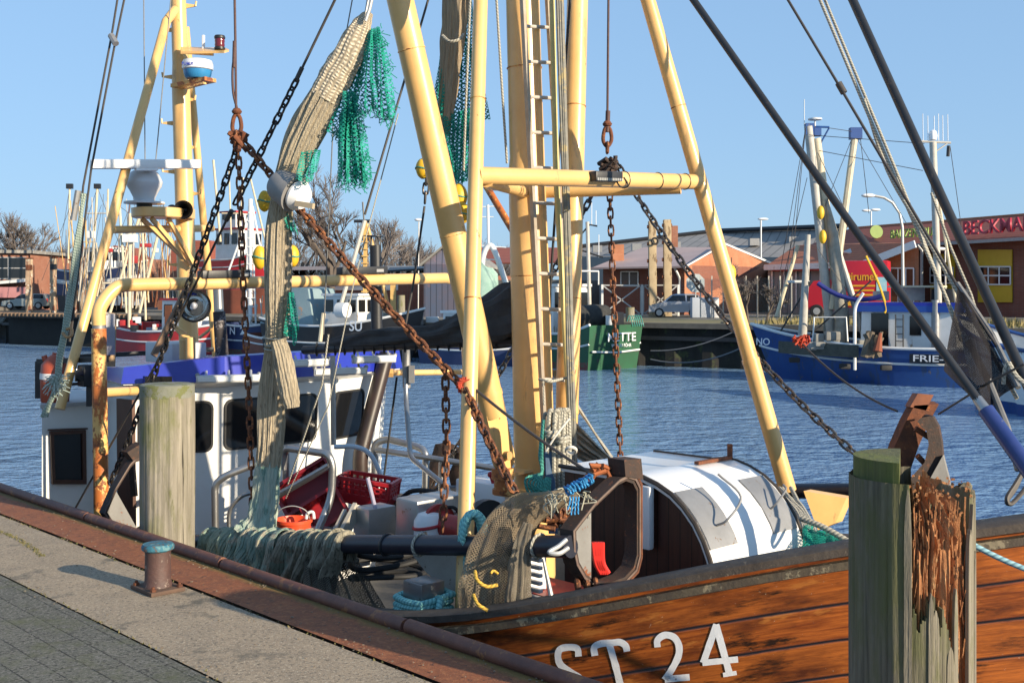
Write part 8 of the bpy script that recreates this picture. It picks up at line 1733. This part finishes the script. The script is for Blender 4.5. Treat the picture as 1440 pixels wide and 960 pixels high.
# ---------------------------------------------------------------- bare winter trees
bark = mat('bare_bark', (.115, .092, .075), (.075, .062, .052), 2, .9); twg = mat('twig_grey_brown', (.155, .13, .118), (.11, .095, .088), .6, .9)
def tree(label, base, h, spread, seed, lev=4, tw=9, r0=.24, group='bare trees on the far shore', name='bare_tree', lean=0):
    rnd = random.Random(seed); t = thing(name, label, 'tree', base, group); tr = MB(); cw = MB()
    def grow(p_, d, L, r, l):
        n = 3; pts = [p_]; dd = d
        for i in range(n): dd = (dd + V((rnd.uniform(-.2, .2), rnd.uniform(-.2, .2), rnd.uniform(-.04, .16)))).normalized(); pts.append(pts[-1] + dd * L / n)
        (tr if l >= lev - 1 else cw).tube(pts, [r, r * .6], 6 if l >= lev - 1 else 3, cap=False)
        if l == 0:
            return
        k = rnd.choice((3, 4, 5)) if l > 1 else tw
        for i in range(k):
            f = rnd.uniform(.35, 1); q = pts[0].lerp(pts[1], f * 3) if f < .333 else pts[1].lerp(pts[2], f * 3 - 1) if f < .667 else pts[2].lerp(pts[3], f * 3 - 2)
            a = rnd.uniform(0, 6.283); x, y = frame(dd); sp_ = rnd.uniform(.45, .95) * spread
            nd_ = (dd + (x * math.cos(a) + y * math.sin(a)) * sp_ + UP * .12).normalized(); grow(q, nd_, L * rnd.uniform(.55, .78), max(.016, r * .55), l - 1)
    grow(base, V((lean, 0, 1)).normalized(), h * .36, r0, lev)
    tr.build('trunk', bark, t, ang=60, fix=False); cw.build('crown', twg, t, ang=0, fix=False); return t
def gpos(px, d): return V(((px - HX) / F * d, d, 0))
tree('large spreading bare tree behind the slanting rusty chain and black cutter', gpos(466, 106), 16.0, 1.0, 11, 5, 8, .46)
tree('bare tree right of the large one behind the black chimney', gpos(520, 112), 13.5, .95, 5, 4, 9, .3)
tree('slim bare tree between the black chimney and the hanging chain', gpos(556, 118), 11.5, .9, 6, 4, 9, .25)
tree('bare tree above the corrugated shed ridge', gpos(604, 122), 11.0, .9, 7, 4, 9, .25)
tree('low bare tree just left of the corrugated shed', gpos(580, 112), 7.5, .9, 27, 4, 9, .22)
tree('bare tree half hidden behind the beige net', gpos(425, 116), 13, .95, 8, 4, 9, .28)
tree('bare tree behind the brick workshop at the left edge', gpos(14, 120), 13.5, .9, 9, 4, 10, .32)
tree('second bare tree above the workshop roof', gpos(48, 126), 12.5, .95, 10, 4, 10, .3)
tree('bare tree at the outermost left edge', gpos(-30, 122), 13.5, .95, 13, 4, 10, .3)
tree('small bare tree above the right end of the workshop roof', gpos(84, 130), 9.0, .9, 14, 4, 9, .24)
tree('small bare tree between near mast leg and main mast', gpos(700, 125), 9.0, .9, 15, 4, 9, .22)
tree('bare tree showing behind the white lattice mast', gpos(330, 122), 9.5, .9, 16, 4, 9, .26)
tree('bare tree behind the steep brown red roof', gpos(290, 128), 10, .9, 19, 4, 9, .26)
tree('slender bare tree above the grey warehouse roof', gpos(1096, 175), 14, .9, 17, 4, 8, .3)
tree('bare shrubby tree in front of the bungalow gable', gpos(1030, 70), 4.2, 1.0, 18, 4, 8, .10)
tree('tangled bare bush on the quay left of the blue bow', gpos(1052, 62), 3.4, 1.3, 21, 4, 8, .09)
tree('dense bare bush in front of the annexe', gpos(1078, 63), 3.0, 1.3, 22, 4, 8, .08)
yb = thing('hanging_lamp', 'yellow buoy hung in the bare bush before the bungalow gable', 'buoy', P(1028, 384, 66)); MB().ball(P(1028, 384, 66), .3, .3, .5, seg=12).build('buoy_body', M['floaty'], yb); MB().tube([P(1028, 373, 66), P(1029, 362, 66)], .03, 5).build('buoy_line', M['wire'], yb)
hd_ = MB(); rnd = random.Random(3)
for k in range(2200):
    q = gpos(rnd.uniform(360, 730), rnd.uniform(122, 135)); h_ = rnd.uniform(3, 9.5) * (.6 + .4 * abs(nz((q.x * .12, 0, 0)))); top_ = q + V((rnd.uniform(-.8, .8), 0, h_)); hd_.tube([q, top_], [.03, .012], 3, cap=False)
    for _ in range(5): f = rnd.uniform(.4, 1); s_ = q.lerp(top_, f); hd_.tube([s_, s_ + V((rnd.uniform(-.9, .9), rnd.uniform(-.5, .5), rnd.uniform(.2, .9)))], [.02, .01], 3, cap=False)
tag(hd_.build('woodland', twg, ang=0, fix=False), 'hazy mass of bare thickets behind the boats and shed', 'woodland', None, 'stuff')

GR = dict(bridle_chain='bridle chains of the two trawl beams', beam_trawl='beam trawls of the cutter', forestay='black forestays of the cutter', trawl_net='cod end nets hanging from the booms', net_tuft='torn green netting pieces', fish_crate='red fish crates on deck', mooring_post='paired timber mooring posts', fishing_cutter='fishing boats across the harbour', lifting_hook='lifting hooks of the bridles', hoisting_wire='hoisting wires of the bridles', mooring_pile='mooring piles at the near quay', parked_car='cars parked on the far quay', house='brick houses behind the far quay')
for o in S.objects:
    if o.parent is None and o.get('label') and not o.get('group') and o != cut:
        g_ = GR.get(o.name.split('.')[0])
        if g_: o['group'] = g_
for o in S.objects:
    if '_w' in o: del o['_w']
